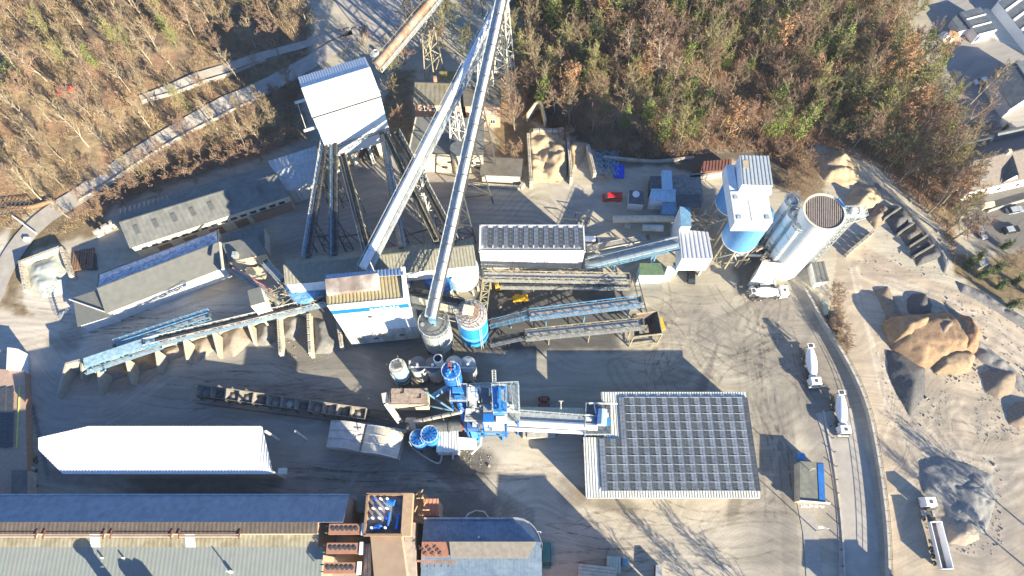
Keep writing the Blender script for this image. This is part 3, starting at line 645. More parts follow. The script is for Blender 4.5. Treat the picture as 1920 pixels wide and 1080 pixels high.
for c in range(-2, 12):
    for r in range(nrow):
        y = ya - dy * (r + .5)
        if c < 0 and y > y_i - 1.0: continue
        for sx, a in ((-1, -1), (1, 1)):
            if len([1]) and c == 11 and sx > 0: pass
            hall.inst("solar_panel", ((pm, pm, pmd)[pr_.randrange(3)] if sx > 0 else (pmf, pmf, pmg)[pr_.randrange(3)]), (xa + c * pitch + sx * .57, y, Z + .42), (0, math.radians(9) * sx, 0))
hall.part("mounting_rail", (lambda m: [m.bar((xa - .1 - (2 * pitch if ya - dy * r < y_i - .8 else 0), ya - dy * r, Z + .5), (xe - .8, ya - dy * r, Z + .5), .07) for r in range(nrow + 1)] and m)(MB()), RAIL)

# --- white building with solar roof
Z = 9.0
P = [W(u, v, Z) for u, v in [(901, 471), (1094, 473), (1096, 425), (899, 421)]]
x0 = (P[0].x + P[3].x) / 2; x1 = (P[1].x + P[2].x) / 2; y0 = (P[0].y + P[1].y) / 2; y1 = (P[2].y + P[3].y) / 2
b, _, _, _, _ = building("white_plant_building", "white box building with ten rows of solar panels on its roof", None, Z, WHITE, WHITE2, 'flat', xy=[(x0, y0), (x1, y0), (x1, y1), (x0, y1)], corr=False, over=.15)
b.part("parapet", MB().box(((x0 + x1) / 2, y0 + .1, Z + .15), (x1 - x0 + .4, .3, .4)).box(((x0 + x1) / 2, y1 - .1, Z + .15), (x1 - x0 + .4, .3, .4)).box((x0, (y0 + y1) / 2, Z + .15), (.3, y1 - y0, .4)).box((x1, (y0 + y1) / 2, Z + .15), (.3, y1 - y0, .4)), WHITE2)
windows(b, (x0, y0), (x1, y0), 2.2, 3, 2.2, 3.0, WHITE, None, nm="gate")
b.part("panel_joint", (lambda m: [m.box((x0 + (x1 - x0) * k / 16, y0 - .02, 4.5), (.06, .06, 8.6)) for k in range(1, 16)] and m)(MB()), STEELW)
pm2 = panel_mesh(1.0, .98, 2, 1); pm2f = panel_mesh(1.0, .98, 2, 1, pmat=PANELF)
ya = W(1000, 429, Z).y; yb = W(1000, 467, Z).y; nr = 5; dy = (ya - yb) / nr; xa = W(915, 445, Z).x; px_ = (W(1085, 445, Z).x - xa) / 9
for c in range(10):
    for r in range(nr):
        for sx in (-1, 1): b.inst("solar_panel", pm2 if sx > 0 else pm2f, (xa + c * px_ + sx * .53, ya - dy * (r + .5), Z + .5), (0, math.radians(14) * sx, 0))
    b.part("panel_end", MB().prism([(xa + c * px_ - 1.0, ya, Z + .3), (xa + c * px_ + 1.0, ya, Z + .3), (xa + c * px_, ya, Z + .62)], [(xa + c * px_ - .9, ya + .9, Z + .12), (xa + c * px_ + .9, ya + .9, Z + .12), (xa + c * px_, ya + .3, Z + .6)]), RAIL)

# --- tall white asphalt building with the blue band
Z = 24.4
P = [(614, 574), (762, 560), (754, 505), (612, 517)]
b, Q, ex, ey, _ = building("asphalt_tower", "tall white building with a blue band reading asphalt on its front", P, Z, WHITE, mat("yellowed_ribbed_roof", (.40, .34, .20), .7, var=.15, dirt=(.30, .25, .16), dirt_amt=.6), 'flat', z0=1.2, pitch=.7, amp=.12, over=.1)
SW, SE, NE, NW = Q; wlen = (SE - SW).length; nrm = Vector((ex.y, -ex.x))
def onfront(a, z, out=.04): p = SW + ex * a + nrm * out; return Vector((p.x, p.y, z))
band = MB().prism([onfront(0, 20.0, 0), onfront(wlen, 20.0, 0), onfront(wlen, 20.0, .07), onfront(0, 20.0, .07)][::1], [onfront(0, 21.9, 0), onfront(wlen, 21.9, 0), onfront(wlen, 21.9, .07), onfront(0, 21.9, .07)])
b.part("blue_band", band, mat("blue_band", (.01, .16, .50), .5))
def lettering(parent, txt, a, z, size, m, nm="lettering"):
    cu = bpy.data.curves.new(nm, 'FONT'); cu.body = txt; cu.size = size; cu.extrude = .03; cu.space_character = 1.12; cu.offset = .03
    o = bpy.data.objects.new(nm, cu); COL.objects.link(o); o.parent = parent.o
    p = onfront(a, z, .12); o.location = p - parent.loc
    X = Vector((ex.x, ex.y, 0)); Zc = Vector((nrm.x, nrm.y, 0)); Y = Vector((0, 0, 1))
    o.rotation_euler = Matrix((X, Y, Zc)).transposed().to_euler(); cu.materials.append(m); bpy.context.view_layer.update()
    me = bpy.data.meshes.new_from_object(o); me.name = nm; q = bpy.data.objects.new(nm, me); COL.objects.link(q); q.parent = parent.o; q.location = o.location; q.rotation_euler = o.rotation_euler; bpy.data.objects.remove(o); return q
lettering(b, "asphalt", wlen * .49, 20.42, 1.9, mat("white_letters", (.85, .85, .85), .5))
lettering(b, "BLINI", wlen * .50, 22.3, 1.7, mat("faded_blue_letters", (.48, .66, .82), .6), "faded_lettering")
b.part("wall_joint", (lambda m: [m.bar(onfront(0, z, .02), onfront(wlen, z, .02), .07) for z in (18.6, 8.6)] and [m.bar(onfront(wlen * k / 5, 1.3, .03), onfront(wlen * k / 5, 8.6, .03), .16) for k in range(6)] and m)(MB()), GALV)
b.part("lower_wall", MB().prism([onfront(.1, 1.3, 0), onfront(wlen - .1, 1.3, 0), onfront(wlen - .1, 1.3, .04), onfront(.1, 1.3, .04)], [onfront(.1, 8.5, 0), onfront(wlen - .1, 8.5, 0), onfront(wlen - .1, 8.5, .04), onfront(.1, 8.5, .04)]), DIRTYW)
for a, z, ww, h in ((.42, 17.0, .9, 1.0), (.35, 4.0, 1.1, .7), (.72, 4.6, 1.1, .7)):
    b.part("vent_hatch", MB().bar(onfront(wlen * a, z, .08), onfront(wlen * a + ww, z, .08), .1, h), STEELD)
zc = Z + .1
def onroof(a, c, z): p = SW + (SE - SW) * a + (NW - SW) * c; return Vector((p.x, p.y, z))
b.part("roof_house", MB().prism([onroof(.01, .32, zc), onroof(.68, .36, zc), onroof(.68, .78, zc), onroof(.01, .74, zc)], [onroof(.01, .32, zc + 1.2), onroof(.68, .36, zc + 1.2), onroof(.68, .78, zc + 1.9), onroof(.01, .74, zc + 1.9)]), mat("sooty_roof", (.22, .18, .16), .8, var=.3, nscale=.5, dirt=(.6, .58, .55), dirt_amt=.9, streak=.8))
b.part("roof_strip", MB().corr(onroof(0, .78, zc + .9), onroof(1, .72, zc + .9), onroof(1, 1.0, zc + .3), onroof(0, 1.0, zc + .3), .7, .1), mat("bluish_ribbed_sheet", (.32, .40, .52), .6, var=.1))
b.part("parapet", MB().bar(onroof(.995, 0, zc + .1), onroof(.995, 1, zc + .5), .9, .5).bar(onroof(0, 0, zc), onroof(1, 0, zc), .25, .3), WHITE)
b.part("antenna", MB().bar(onroof(.62, .98, Z), onroof(.62, .98, Z + 4.5), .12), STEELW)
# plinth legs under it
b.part("foundation_wall", MB().ext(ccw([tuple(SW + ex * .8 + ey * 1), tuple(SE - ex * .8 + ey * 1), tuple(NE - ex * .8 - ey), tuple(NW + ex * .8 - ey)]), 0, 1.3), CONCD)

# --- long bin house over silos
Z = 15.0
P = [(536, 533), (892, 497), (884, 449), (538, 487)]
binroof = mat("yellow_grey_ribbed_roof", (.22, .215, .175), .8, var=.15, dirt=(.2, .2, .18), dirt_amt=.6)
b, Q, ex, ey, _ = building("bin_house", "long raised bin house with a grey ribbed gable roof over silos", P, Z, WHITE, binroof, 'gable', 1.6, .62, z0=10.5, pitch=.7, amp=.1, over=.2)
b.part("floor_slab", MB().ext(ccw([tuple(q) for q in Q]), 10.2, 10.5), CONC)
mid = [Q[0].lerp(Q[3], .5), Q[1].lerp(Q[2], .5)]
cols = MB()
for k in range(9):
    for f in (.08, .92):
        p = Q[0].lerp(Q[3], f).lerp(Q[1].lerp(Q[2], f), k / 8); cols.box((p.x, p.y, 5.1), (.5, .5, 10.2))
b.part("column", cols, CONC)
for k, (f, m_, lb) in enumerate(((.06, SILOB, "pale blue silo under the western end of the bin house"), (.30, WHITE, "white silo hidden under the bin house behind the asphalt tower"), (.55, BLUE, "blue silo in the middle below the bin house"), (.80, BLUE, "deep blue silo beside the pale one below the bin house"), (.925, PALEB, "pale blue silo bulging from the east end of the bin house"))):
    p = mid[0].lerp(mid[1], f); s = Th("silo", lb, "silo", (p.x, p.y, 0), "silos under the bin house"); dyy = -1.2 if k in (0, 4, 3) else 0
    s.part("shell", MB().lathe((p.x, p.y + dyy), [(1.0, 2.2), (3.9, 5.4), (3.9, 10.15), (3.6, 10.18)], 36), m_, smooth=False)
    s.part("leg", (lambda m: [m.bar((p.x + 3.4 * math.cos(a), p.y + dyy + 3.4 * math.sin(a), 0), (p.x + 3.4 * math.cos(a), p.y + dyy + 3.4 * math.sin(a), 5.6), .3) for a in (.8, 2.4, 3.9, 5.5)] and m)(MB()), STEELW)
    s.part("hoop", MB().ring((p.x, p.y + dyy), 3.95, 7.6, .1, 28).ring((p.x, p.y + dyy), 3.95, 9.6, .1, 28), GALV)

# --- crusher house
Zc_ = 24.3
sw, se = W(586, 219, Zc_), W(713, 179, Zc_); ex = Vector((se.x - sw.x, se.y - sw.y)).normalized(); ey = Vector((-ex.y, ex.x)); wl = Vector((se.x - sw.x, se.y - sw.y)).length
dN = (W(692, 105, Zc_) - W(713, 179, Zc_)); dN = Vector((dN.x, dN.y)).dot(ey)
s_ = Vector((sw.x, sw.y)); xy = [s_, s_ + ex * wl, s_ + ex * wl + ey * dN, s_ + ey * dN]
b, Q, ex, ey, rg = building("crusher_house", "huge white crusher house with a pale blue band and blue-grey north roof", None, Zc_, WHITE, WHITE2, 'gable', 1.7, .58, z0=7.5, xy=xy, pitch=.6, amp=.05, over=.15)
def of(a, z, out=.05): p = Q[0] + ex * a - ey * out; return Vector((p.x, p.y, z))
b.part("pale_band", MB().prism([of(0, 17.6, 0), of(wl, 17.6, 0), of(wl, 17.6, .06), of(0, 17.6, .06)], [of(0, 19.9, 0), of(wl, 19.9, 0), of(wl, 19.9, .06), of(0, 19.9, .06)]), mat("pale_cyan_band", (.26, .48, .58), .5))
b.part("eave_seam", MB().bar(of(-.1, Zc_ - .1, .35), of(wl + .1, Zc_ - .1, .35), .22, .2), STEELD)
low = [Q[0] + ex * 1 + ey * 2, Q[0] + ex * (wl - 2) + ey * 2, Q[0] + ex * (wl - 2) + ey * (dN - 1), Q[0] + ex * 1 + ey * (dN - 1)]
b.part("base_block", MB().ext([tuple(p) for p in low], 0, 7.5), CREAM)
g0 = Q[0] + ex * wl * .42 + ey * 2; g1 = Q[0] + ex * wl * .75 + ey * 2
b.part("gate_opening", MB().ext(ccw([tuple(g0 - ey * .06), tuple(g1 - ey * .06), tuple(g1), tuple(g0)]), .1, 5.4), STEELD)
b.part("side_pipe", MB().tube(V3(Q[3] - ex * 3 - ey * 3, 20), V3(Q[3] - ey * 3, 20), .35, .35, 10).tube(V3(Q[3] - ex * 3.2 - ey * 10, 18), V3(Q[3] - ey * 10, 18), .35, .35, 10).bar(V3(Q[3] - ex * 2.4 - ey * 3, 20), V3(Q[3] - ex * 2.6 - ey * 10, 18), .15), STEELW)
b.part("pillar", (lambda m: [m.box((*(Q[0] + ex * (wl * f) + ey * .6), 3.75), (.8, .8, 7.5), math.atan2(ex.y, ex.x)) for f in (.04, .34, .62, .97)] and m)(MB()), STEELW)
b.part("wall_rail", MB().bar(of(0, 12.5, .3), of(wl, 12.5, .3), .1).bar(of(0, 11.8, .3), of(wl, 11.8, .3), .1), STEELD)
CR = (Q, ex, ey, wl)

# --- old brick house, hall with round tower, sheds behind the pipe conveyors
b, Q, e1, e2, _ = building("brick_house", "two storey brick house with a mossy grey roof below the pipe conveyor", [(777, 194), (862, 197), (862, 152), (782, 150)], 8.5, BRICKP, MOSSROOF, 'gable', 1.0, .75, over=.3, pitch=1.2, amp=.04)
windows(b, Q[0], Q[1], 6.6, 4, 1.1, 1.3, GLASS, CARW, .1, .95); windows(b, Q[0], Q[1], 3.0, 4, 1.1, 1.3, GLASS, CARW, .1, .95)
b.part("chimney", MB().box((Q[3].x + 5, Q[3].y - 1.2, 10), (.8, .8, 2)), BRICK)
b, Q, e1, e2, _ = building("brick_house", "flat brown roofed brick block right of the brick house", [(872, 197), (937, 199), (937, 140), (868, 136)], 8.8, BRICKP, BROWNROOF, 'flat', corr=False)
windows(b, Q[0], Q[1], 6.4, 5, 1.0, 1.2, CARW, None, .05, .95); windows(b, Q[0], Q[1], 2.5, 3, 1.2, 1.4, GLASS, CARW)
b.part("roof_cap", MB().box((Q[3].x + 3, Q[3].y - 3, 9.1), (4, 3, .5)), GREYROOF2)
building("shed", "small mossy shed roof behind the brick house", [(826, 152), (860, 152), (860, 136), (826, 136)], 6.5, BRICK, mat("green_moss_roof", (.22, .19, .07), .95, var=.3), 'flat', corr=False)
b, Q, e1, e2, _ = building("cream_hall", "cream walled hall with wide weathered flat roof and a round tower", [(765, 290), (905, 293), (905, 224), (780, 221)], 7.5, CREAM, GREYROOF2, 'flat', corr=False)
windows(b, Q[0], Q[1], 4.6, 5, 1.2, .9, GLASS, None, .5, .98); windows(b, Q[0], Q[1], 2.4, 4, 1.4, 1.0, GLASS, None, .4, .98)
b.part("roof_edge", MB().bar(V3(Q[0], 7.6), V3(Q[3], 7.6), .25, .35).bar(V3(Q[0], 7.6), V3(Q[1], 7.6), .25, .3), CREAM)
pc = W(860, 279, 9.5); tw = Th("round_tower", "round cream tower with a flat dark roof on the cream hall", "tower", (pc.x, pc.y, 0))
tw.part("shell", MB().lathe((pc.x, pc.y), [(2.1, 0), (2.1, 9.4), (1.9, 9.42)], 32), CREAM); tw.part("roof", MB().lathe((pc.x, pc.y), [(2.2, 9.43), (2.2, 9.7)], 32), SLATE)
b, Q, e1, e2, _ = building("workshop_shed", "low brick shed with rusty streaked grey roof beside the sand bays", [(903, 326), (975, 329), (978, 300), (905, 296)], 4.0, CONC, BROWNROOF, 'flat', corr=False)
windows(b, Q[0], Q[1], 2.2, 3, 2.4, 1.6, CARW, None, .1, .95)

# --- long workshop, shed beyond, second long building
b, Q, e1, e2, rg = building("workshop", "long workshop with a grey fibre roof and skylights along the slope", [(245, 463), (541, 366), (505, 312), (224, 393)], 6.5, CREAM, GREYROOF2, 'gable', 1.8, .55, over=.3, pitch=1.1, amp=.05)
rW, rE, zr = rg
for k in range(7):
    f = .075 + k * .117 if k < 6 else .86
    a = (Q[0].lerp(Q[1], f)).lerp(rW.lerp(rE, f), .38); b2 = (Q[0].lerp(Q[1], f)).lerp(rW.lerp(rE, f), .72); z1 = 6.5 + 1.8 * .38 + .2; z2 = 6.5 + 1.8 * .72 + .2
    b.part("skylight", MB().bar(V3(a, z1), V3(b2, z2), 1.0, .12), SKYL)
windows(b, Q[0], Q[1], 4.4, 15, 1.5, .9, GLASS, None, .03, .97); windows(b, Q[0], Q[1], 1.6, 5, 3.2, 3.0, WOODB, None, .08, .9, nm="gate")
b, Q, e1, e2, _ = building("lean_to", "brick lean-to with a pale edged awning at the workshop's east end", [(470, 404), (545, 380), (538, 362), (463, 386)], 3.6, BRICK, mat("rusty_brown_roof", (.28, .17, .12), .85, var=.3, dirt=(.2, .22, .22), dirt_amt=.7), 'flat', corr=False)
b, Q, e1, e2, _ = building("shed", "grey shed with a broad ribbed roof between workshop and crusher house", [(530, 360), (600, 338), (593, 275), (505, 303)], 6.0, DIRTYW, mat("dull_grey_sheet", (.46, .48, .49), .8, var=.15, dirt=(.3, .3, .3), dirt_amt=.5), 'gable', 1.2, .55, over=.2, pitch=1.0)
b, Q, e1, e2, _ = building("long_store", "long store with a smooth grey south roof and frosted blue north roof", [(200, 585), (418, 500), (408, 432), (186, 515)], 5.5, WHITE, GREYROOF, 'gable', 1.7, .55, over=.3, corr=False)
windows(b, Q[0], Q[1], 3.4, 8, 2.0, 1.0, DIRTYW, None, .05, .95)
b.part("roof_frost", MB().prism([V3(Q[3] + e1 * .3 - e2 * .3, 5.72), V3(Q[2] - e1 * .3 - e2 * .3, 5.72), V3(Q[2].lerp(Q[1], .43), 7.14), V3(Q[3].lerp(Q[0], .43), 7.14)], [V3(Q[3] + e1 * .3 - e2 * .3, 5.84), V3(Q[2] - e1 * .3 - e2 * .3, 5.84), V3(Q[2].lerp(Q[1], .43), 7.22), V3(Q[3].lerp(Q[0], .43), 7.22)]), mat("frosty_mottled_roof", (.45, .5, .58), .9, var=.4, nscale=1.5, dirt=(.12, .13, .15), dirt_amt=.8, streak=2))
b, Q, e1, e2, _ = building("long_store", "eastern bay of the long store with a blue-grey ribbed roof", [(424, 476), (495, 462), (494, 426), (416, 440)], 5.0, DIRTYW, GREYROOF2, 'flat', over=.2)
b, Q, e1, e2, _ = building("office_block", "grey flat roofed block with a roof fan at the store's east end", [(432, 489), (497, 474), (478, 446), (419, 458)], 7.0, CREAM, GREYROOF, 'flat', corr=False)
c = W(440, 477, 8); b.part("roof_fan", MB().box((c.x, c.y, 7.6), (1.3, 1.2, 1.2)).box((c.x, c.y + .1, 8.3), (1.0, 1.0, .3)), GALV); b.part("door_canopy", MB().box((Q[0].x + 5, Q[0].y - 1.5, 3.4), (5, 3, .25)), CREAM)
b, Q, e1, e2, _ = building("flat_store", "low flat roofed annex at the west end of the long store", [(148, 609), (210, 590), (187, 545), (140, 560)], 4.2, WHITE, GREYROOF, 'flat', corr=False)
b.part("edge_pipe", MB().tube(V3(Q[3] - e1 * 1, 4.6), V3(Q[1], 4.7), .16, .16, 8), STEELW)
st = Th("stair_tower", "galvanised outside stair at the corner of the flat annex", "stair", W(128, 600)); p = W(128, 598)
m = MB()
for k in range(10): m.box((p.x - 1.6 + k * .3, p.y, .4 + k * .38), (.3, 1.0, .06))
m.rail([(p.x - 1.7, p.y - .5, .4), (p.x + 1.3, p.y - .5, 4.2), (p.x + 2.4, p.y - .5, 4.2), (p.x + 2.4, p.y + .6, 4.2)], 1.0, .06, .8)
st.part("flight", m, GALV)

# --- long factory at the bottom, with two roof levels, pipes and skylights
Z = 15.5
yr = W(300, 979, Z).y; xr0, xr1 = W(-420, 979, Z).x, W(596, 979, Z).x; xr2 = W(643, 979, Z).x
NR = mat("blue_grey_factory_roof", (.23, .27, .33), .85, var=.2, nscale=.8, dirt=(.27, .32, .38), dirt_amt=.6, streak=2)
SR = mat("pale_grey_factory_roof", (.20, .225, .22), .85, var=.06, nscale=.6, dirt=(.24, .25, .23), dirt_amt=.5)
MR = mat("olive_stained_roof", (.22, .20, .14), .85, var=.25, nscale=.8, dirt=(.33, .32, .27), dirt_amt=.7, streak=1.5)
fac = Th("factory_hall", "very long factory hall with dark north roof and pale grey south roof", "factory", ((xr0 + xr1) / 2, yr, 0))
yn = W(300, 929, Z - 3.2).y; zn = Z - 3.2
fac.part("roof", MB().corr((xr2, yn, zn), (xr0, yn, zn), (xr0, yr, Z), (xr2, yr, Z), .8, .03), NR)
ys1 = W(300, 1001, Z - .6).y; zs1 = Z - .6
fac.part("roof", MB().corr((xr0, ys1, zs1), (xr1, ys1, zs1), (xr1, yr, Z - .02), (xr0, yr, Z - .02), .8, .06), mat("brown_monitor_roof", (.085, .07, .062), .85, var=.2, dirt=(.13, .10, .08), dirt_amt=.5))
fac.part("clerestory", MB().box(((xr0 + xr1) / 2, ys1 + .1, zs1 - .7), (xr1 - xr0, .2, 1.2)), CREAM)
zs2 = Z - 1.8; zs3 = zs2 - .4; ys2 = W(300, 1026, zs3).y
fac.part("roof", MB().corr((xr0, ys2, zs3), (xr1, ys2, zs3), (xr1, ys1, zs2), (xr0, ys1, zs2), .8, .035), MR)
ys4 = ys2 - 30; zs4 = zs3 - 3.5
fac.part("roof", MB().corr((xr0, ys4, zs4), (xr1 + 1, ys4, zs4), (xr1 + 1, ys2, zs3 - .03), (xr0, ys2, zs3 - .03), .8, .022), SR)
fac.part("wall", MB().poly([(xr2, yn - .2, 0), (xr0, yn - .2, 0), (xr0, yn - .2, zn - .1), (xr2, yn - .2, zn - .1)]).poly([(xr2 - .1, yn - .2, 0), (xr2 - .1, yn - .2, zn), (xr2 - .1, yr, Z - .1), (xr2 - .1, yr, 0)]).poly([(xr1 - .1, ys4, 0), (xr1 - .1, yr, 0), (xr1 - .1, yr, Z - .2), (xr1 - .1, ys1, zs1 - .2), (xr1 - .1, ys1, zs2 - .1), (xr1 - .1, ys4, zs4 - .1)]), BRICKP)
fac.part("gutter", MB().bar((xr0, yn + .15, zn), (xr2, yn + .15, zn), .3), GALV)
pr = RED_P = mat("oxide_red_frame", (.20, .07, .055), .7, var=.2)
for u0, u1 in ((-60, 66), (80, 193), (206, 320), (334, 448)):
    a = W(u0, 1004, Z).x; c = W(u1, 1004, Z).x; mb = MB().bar((a, ys1 - .05, Z - .2), (c, ys1 - .05, Z - .2), .1)
    mb.bar((a, ys1 - .75, Z - .3), (c, ys1 - .75, Z - .3), .07)
    for k in range(2): mb.bar((a + k * (c - a), ys1 + .7, Z - .2), (a + k * (c - a), ys1 - .9, Z - .2), .2)
    fac.part("ridge_vent", MB().tube((a, ys1 - .4, Z - .6), (c, ys1 - .4, Z - .6), .2, .2, 12), mat("cream_pipe", (.6, .5, .38), .6)); fac.part("vent_frame", mb, RED_P)
for u in (175, 355): p = W(u, 1040, zs2); fac.part("skylight", MB().prism([(p.x - 1, ys2, zs3 + .1), (p.x + .8, ys2, zs3 + .1), (p.x + .3, ys1, zs2 + .1), (p.x - 1.5, ys1, zs2 + .1)], [(p.x - 1, ys2, zs3 + .18), (p.x + .8, ys2, zs3 + .18), (p.x + .3, ys1, zs2 + .18), (p.x - 1.5, ys1, zs2 + .18)]), CARW)
for u, v in ((192, 1046), (192, 1063), (231, 1046)):
    p = W(u, v, zs3); fac.part("roof_vent", MB().tube((p.x, p.y, zs3 - 1), (p.x, p.y, zs3 + .6), .16, .16, 8), STEELW)
p = W(432, 1072, zs3); fac.part("roof_stack", MB().tube((p.x, p.y, zs3 - 1.2), (p.x + .1, p.y, zs3 + .6), .3, .3, 10).bar((p.x, p.y, zs3), (p.x + .1, p.y, zs3 + 2.4), .16), STEELW)
# off-picture neighbours that throw the shadows on that roof
ch = Th("factory_chimney", "round brick chimney with flared top south of the factory roof", "chimney", (W(212, 1106, 13).x, W(212, 1106, 13).y, 0)); q = ch.loc
ch.part("shaft", MB().lathe((q.x, q.y), [(1.5, 0), (.9, 16.2), (1.4, 17.2), (1.4, 17.6)], 20), BRICK)
for k in range(3):
    q = W(258 + 14 * k, 1098, 13); s = Th("silo", ("leftmost", "middle", "rightmost")[k] + " of three slim silos south of the factory roof, seen by shadow", "silo", (q.x, q.y, 0), "slim silos behind the factory")
    s.part("shell", MB().lathe((q.x, q.y), [(.85, 0), (.85, 14.8), (.3, 15.4)], 16), WHITE)
# coolers between the halls
for k, (u, v) in enumerate(((647, 992), (643, 1028), (638, 1065))):
    c = W(u, v, 15.5); t = Th("roof_cooler", ("uppermost", "middle", "lowest")[k] + " of the three terracotta fan coolers beside the factory roof", "cooler", (c.x, c.y, 0), "fan coolers"); L_, w_ = 6.1, 1.9
    t.part("casing", MB().box((c.x, c.y, 14.9), (L_, w_, 1.1)), ORANGE); t.part("end_box", MB().box((c.x + L_ / 2 + .3, c.y, 15), (.6, w_ * 1.15, 1.3)), CARW)
    t.part("support", MB().box((c.x, c.y, 7), (L_ * .8, .4, 14)).box((c.x, c.y + .6, 13.9), (L_, .2, .3)), STEELD)
    fm = MB().lathe((0, 0), [(.40, 0), (.40, .14)], 14); 
    for a in range(5): fm.box((.15 * math.cos(a * 1.257), .15 * math.sin(a * 1.257), .17), (.3, .1, .03), a * 1.257)
    me = fm.mesh("fan"); me.materials.append(STEELD)
    for j in range(6): t.inst("fan", me, (c.x - 2.2 + j * .86, c.y + .05, 15.46))
    pp = MB()
    for s in (-.6, .6): pp.tube((c.x - L_ / 2, c.y + s, 15), (c.x - L_ / 2 - .7, c.y + s, 15), .12, .12, 8).tube((c.x - L_ / 2 - .7, c.y + s, 15), (c.x - L_ / 2 - .7, c.y + s, 14), .12, .12, 8)
    t.part("pipe", pp, GREENP)
# shaft tower, ramp and the round ended hall at the bottom centre
fb = foot([(690, 1003), (752, 1003), (752, 927), (690, 927)], 18)
kt = Th("kiln_tower", "rusty kiln tower with an open top full of ducts and frost", "tower", (fb[0][0] + 3, fb[0][1] + 4, 0))
xs = [p[0] for p in fb]; ys = [p[1] for p in fb]; ax, bx, ay, by = min(xs), max(xs), min(ys), max(ys)
kt.part("wall", MB().ext([(ax, ay), (bx, ay), (bx, by), (ax, by)], 0, 17.2), BRICKP)
kt.part("deck", MB().ext([(ax + .1, ay + .1), (bx - .1, ay + .1), (bx - .1, by - .1), (ax + .1, by - .1)], 17.2, 17.3), mat("frosted_dark_deck", (.12, .1, .1), .8, var=.5, nscale=.6, dirt=(.5, .53, .58), dirt_amt=1.0))
kt.part("parapet", MB().box(((ax + bx) / 2, ay, 17.8), (bx - ax + .4, .4, 1.3)).box(((ax + bx) / 2, by, 17.8), (bx - ax + .4, .4, 1.3)).box((ax, (ay + by) / 2, 17.8), (.4, by - ay, 1.3)), WOODB)
kt.part("duct_box", MB().box((bx + .9, (ay + by) / 2, 17.4), (1.8, by - ay + .4, 2.0)), mat("tan_casing", (.42, .29, .18), .7, var=.12))
for i in range(3):
    for j in range(4): kt.part("vent_pipe", MB().tube((ax + 1.2 + i * 1.25, by - .8 - j * 1.7, 17.2), (ax + 1.2 + i * 1.25, by - .8 - j * 1.7, 18.6), .22, .22, 10), CARW if (i + j) % 4 else TARPB)
kt.part("duct", MB().tube((ax + 1, ay + 1, 17.6), (ax + 3, ay + 1.8, 17.6), .4).tube((bx - 1.6, by - 1.5, 17.8), (bx - 3, by - 1.2, 17.6), .6).tube((bx - 1, ay + 1, 17.6), (bx - .7, ay + 3.6, 17.6), .28).tube((ax + 4, ay + 1.5, 17.5), (ax + 4.2, ay + 4, 17.5), .25), BLUE)
building("ramp_roof", "tan sloping ramp roof running south from the kiln tower", [(705, 1120), (768, 1120), (754, 1003), (697, 1003)], 15.5, BRICKP, TAN, 'mono', 1.5, cat="roof", corr=False, over=0)
building("side_roof", "narrow grey roof strip east of the tan ramp", [(764, 1120), (782, 1120), (778, 980), (758, 980)], 13, BRICKP, mat("grey_lean_roof", (.36, .32, .28), .85, var=.2, dirt=(.2, .18, .16), dirt_amt=.6), 'mono', .5, cat="roof", corr=False, over=0)
building("side_roof", "narrow brown striped roof west of the tan ramp", [(680, 1120), (697, 1120), (696, 1020), (684, 1020)], 13.5, BRICKP, mat("plank_brown", (.46, .34, .25), .85, var=.3), 'mono', .3, cat="roof", pitch=1.5, amp=.1, over=0)
box_thing("low_annex", "dark low roof with grey edge between factory and kiln tower", "roof", [(668, 960), (690, 960), (690, 930), (670, 930)], 8, 0, BRICKP, GREYROOF2)
building("small_annex", "small terracotta ribbed roof right of the kiln tower", [(795, 966), (822, 966), (822, 937), (796, 937)], 10, BRICKP, ORANGE, 'mono', .8, cat="roof", pitch=.7, over=.1)
pipes = Th("pipe_cluster", "tangle of rusty pipes and ducts between kiln tower and terracotta roof", "pipework", W(780, 950, 0)); m = MB(); rr = random.Random(4)
for k in range(26):
    a = W(rr.uniform(768, 795), rr.uniform(930, 975), 8 + rr.uniform(0, 5)); d_ = Vector((rr.uniform(-1.8, 1.8), rr.uniform(-1.8, 1.8), rr.uniform(-2, 2))); m.tube(a, a + d_, .14, .14, 7)
m.box((*W(780, 955, 8).xy, 5), (4, 5.5, 8)); pipes.part("pipe", m, mat("rusty_pipes", (.35, .24, .14), .8, var=.5, nscale=2))
zt = 14.0; cx0 = W(790, 1016, zt).x; cx1 = W(1008, 1016, zt).x; yc = W(900, 1016, zt).y
ny = W(900, 974, zt - 2.5).y; sy = yc - (ny - yc) - 6
rh = Th("round_ended_hall", "hall with a rounded east end, dark blue roof and tan monitor", "hall", ((cx0 + cx1) / 2, yc, 0))
out = [(cx0, ny), (cx1 - 4, ny)] + [(cx1 - 4 + 4.6 * math.sin(a), ny - 5.5 + 5.5 * math.cos(a)) for a in np.linspace(.3, 1.57, 6)] + [(cx1 + .6, sy), (cx0, sy)]
rh.part("wall", MB().ext(ccw(out), 0, zt - 2.6), BRICKP)
rb = mat("dark_blue_tiled_roof", (.13, .19, .27), .7, var=.2, wave=(1.2, 'X', .4), dirt=(.26, .33, .42), dirt_amt=.5)
ym = W(900, 1016, zt).y; ym2 = W(900, 1044, zt).y
fan = MB(); o2 = [(cx0, ny + .2), (cx1 - 4, ny + .2)] + [(cx1 - 4 + 4.8 * math.sin(a), ny - 5.5 + 5.7 * math.cos(a)) for a in np.linspace(.3, 1.57, 6)] + [(cx1 + .8, ym)]
fan.poly([(x, y, zt - 2.5 + 1.7 * min(1, (ny + .2 - y) / (ny - ym))) for x, y in o2] + [(cx0, ym, zt - .8)]); rh.part("roof", fan, rb)
rh.part("roof", MB().poly([(cx0, sy, zt - 2.5), (cx1 + .8, sy, zt - 2.5), (cx1 + .8, ym, zt - .8), (cx0, ym, zt - .8)]), rb)
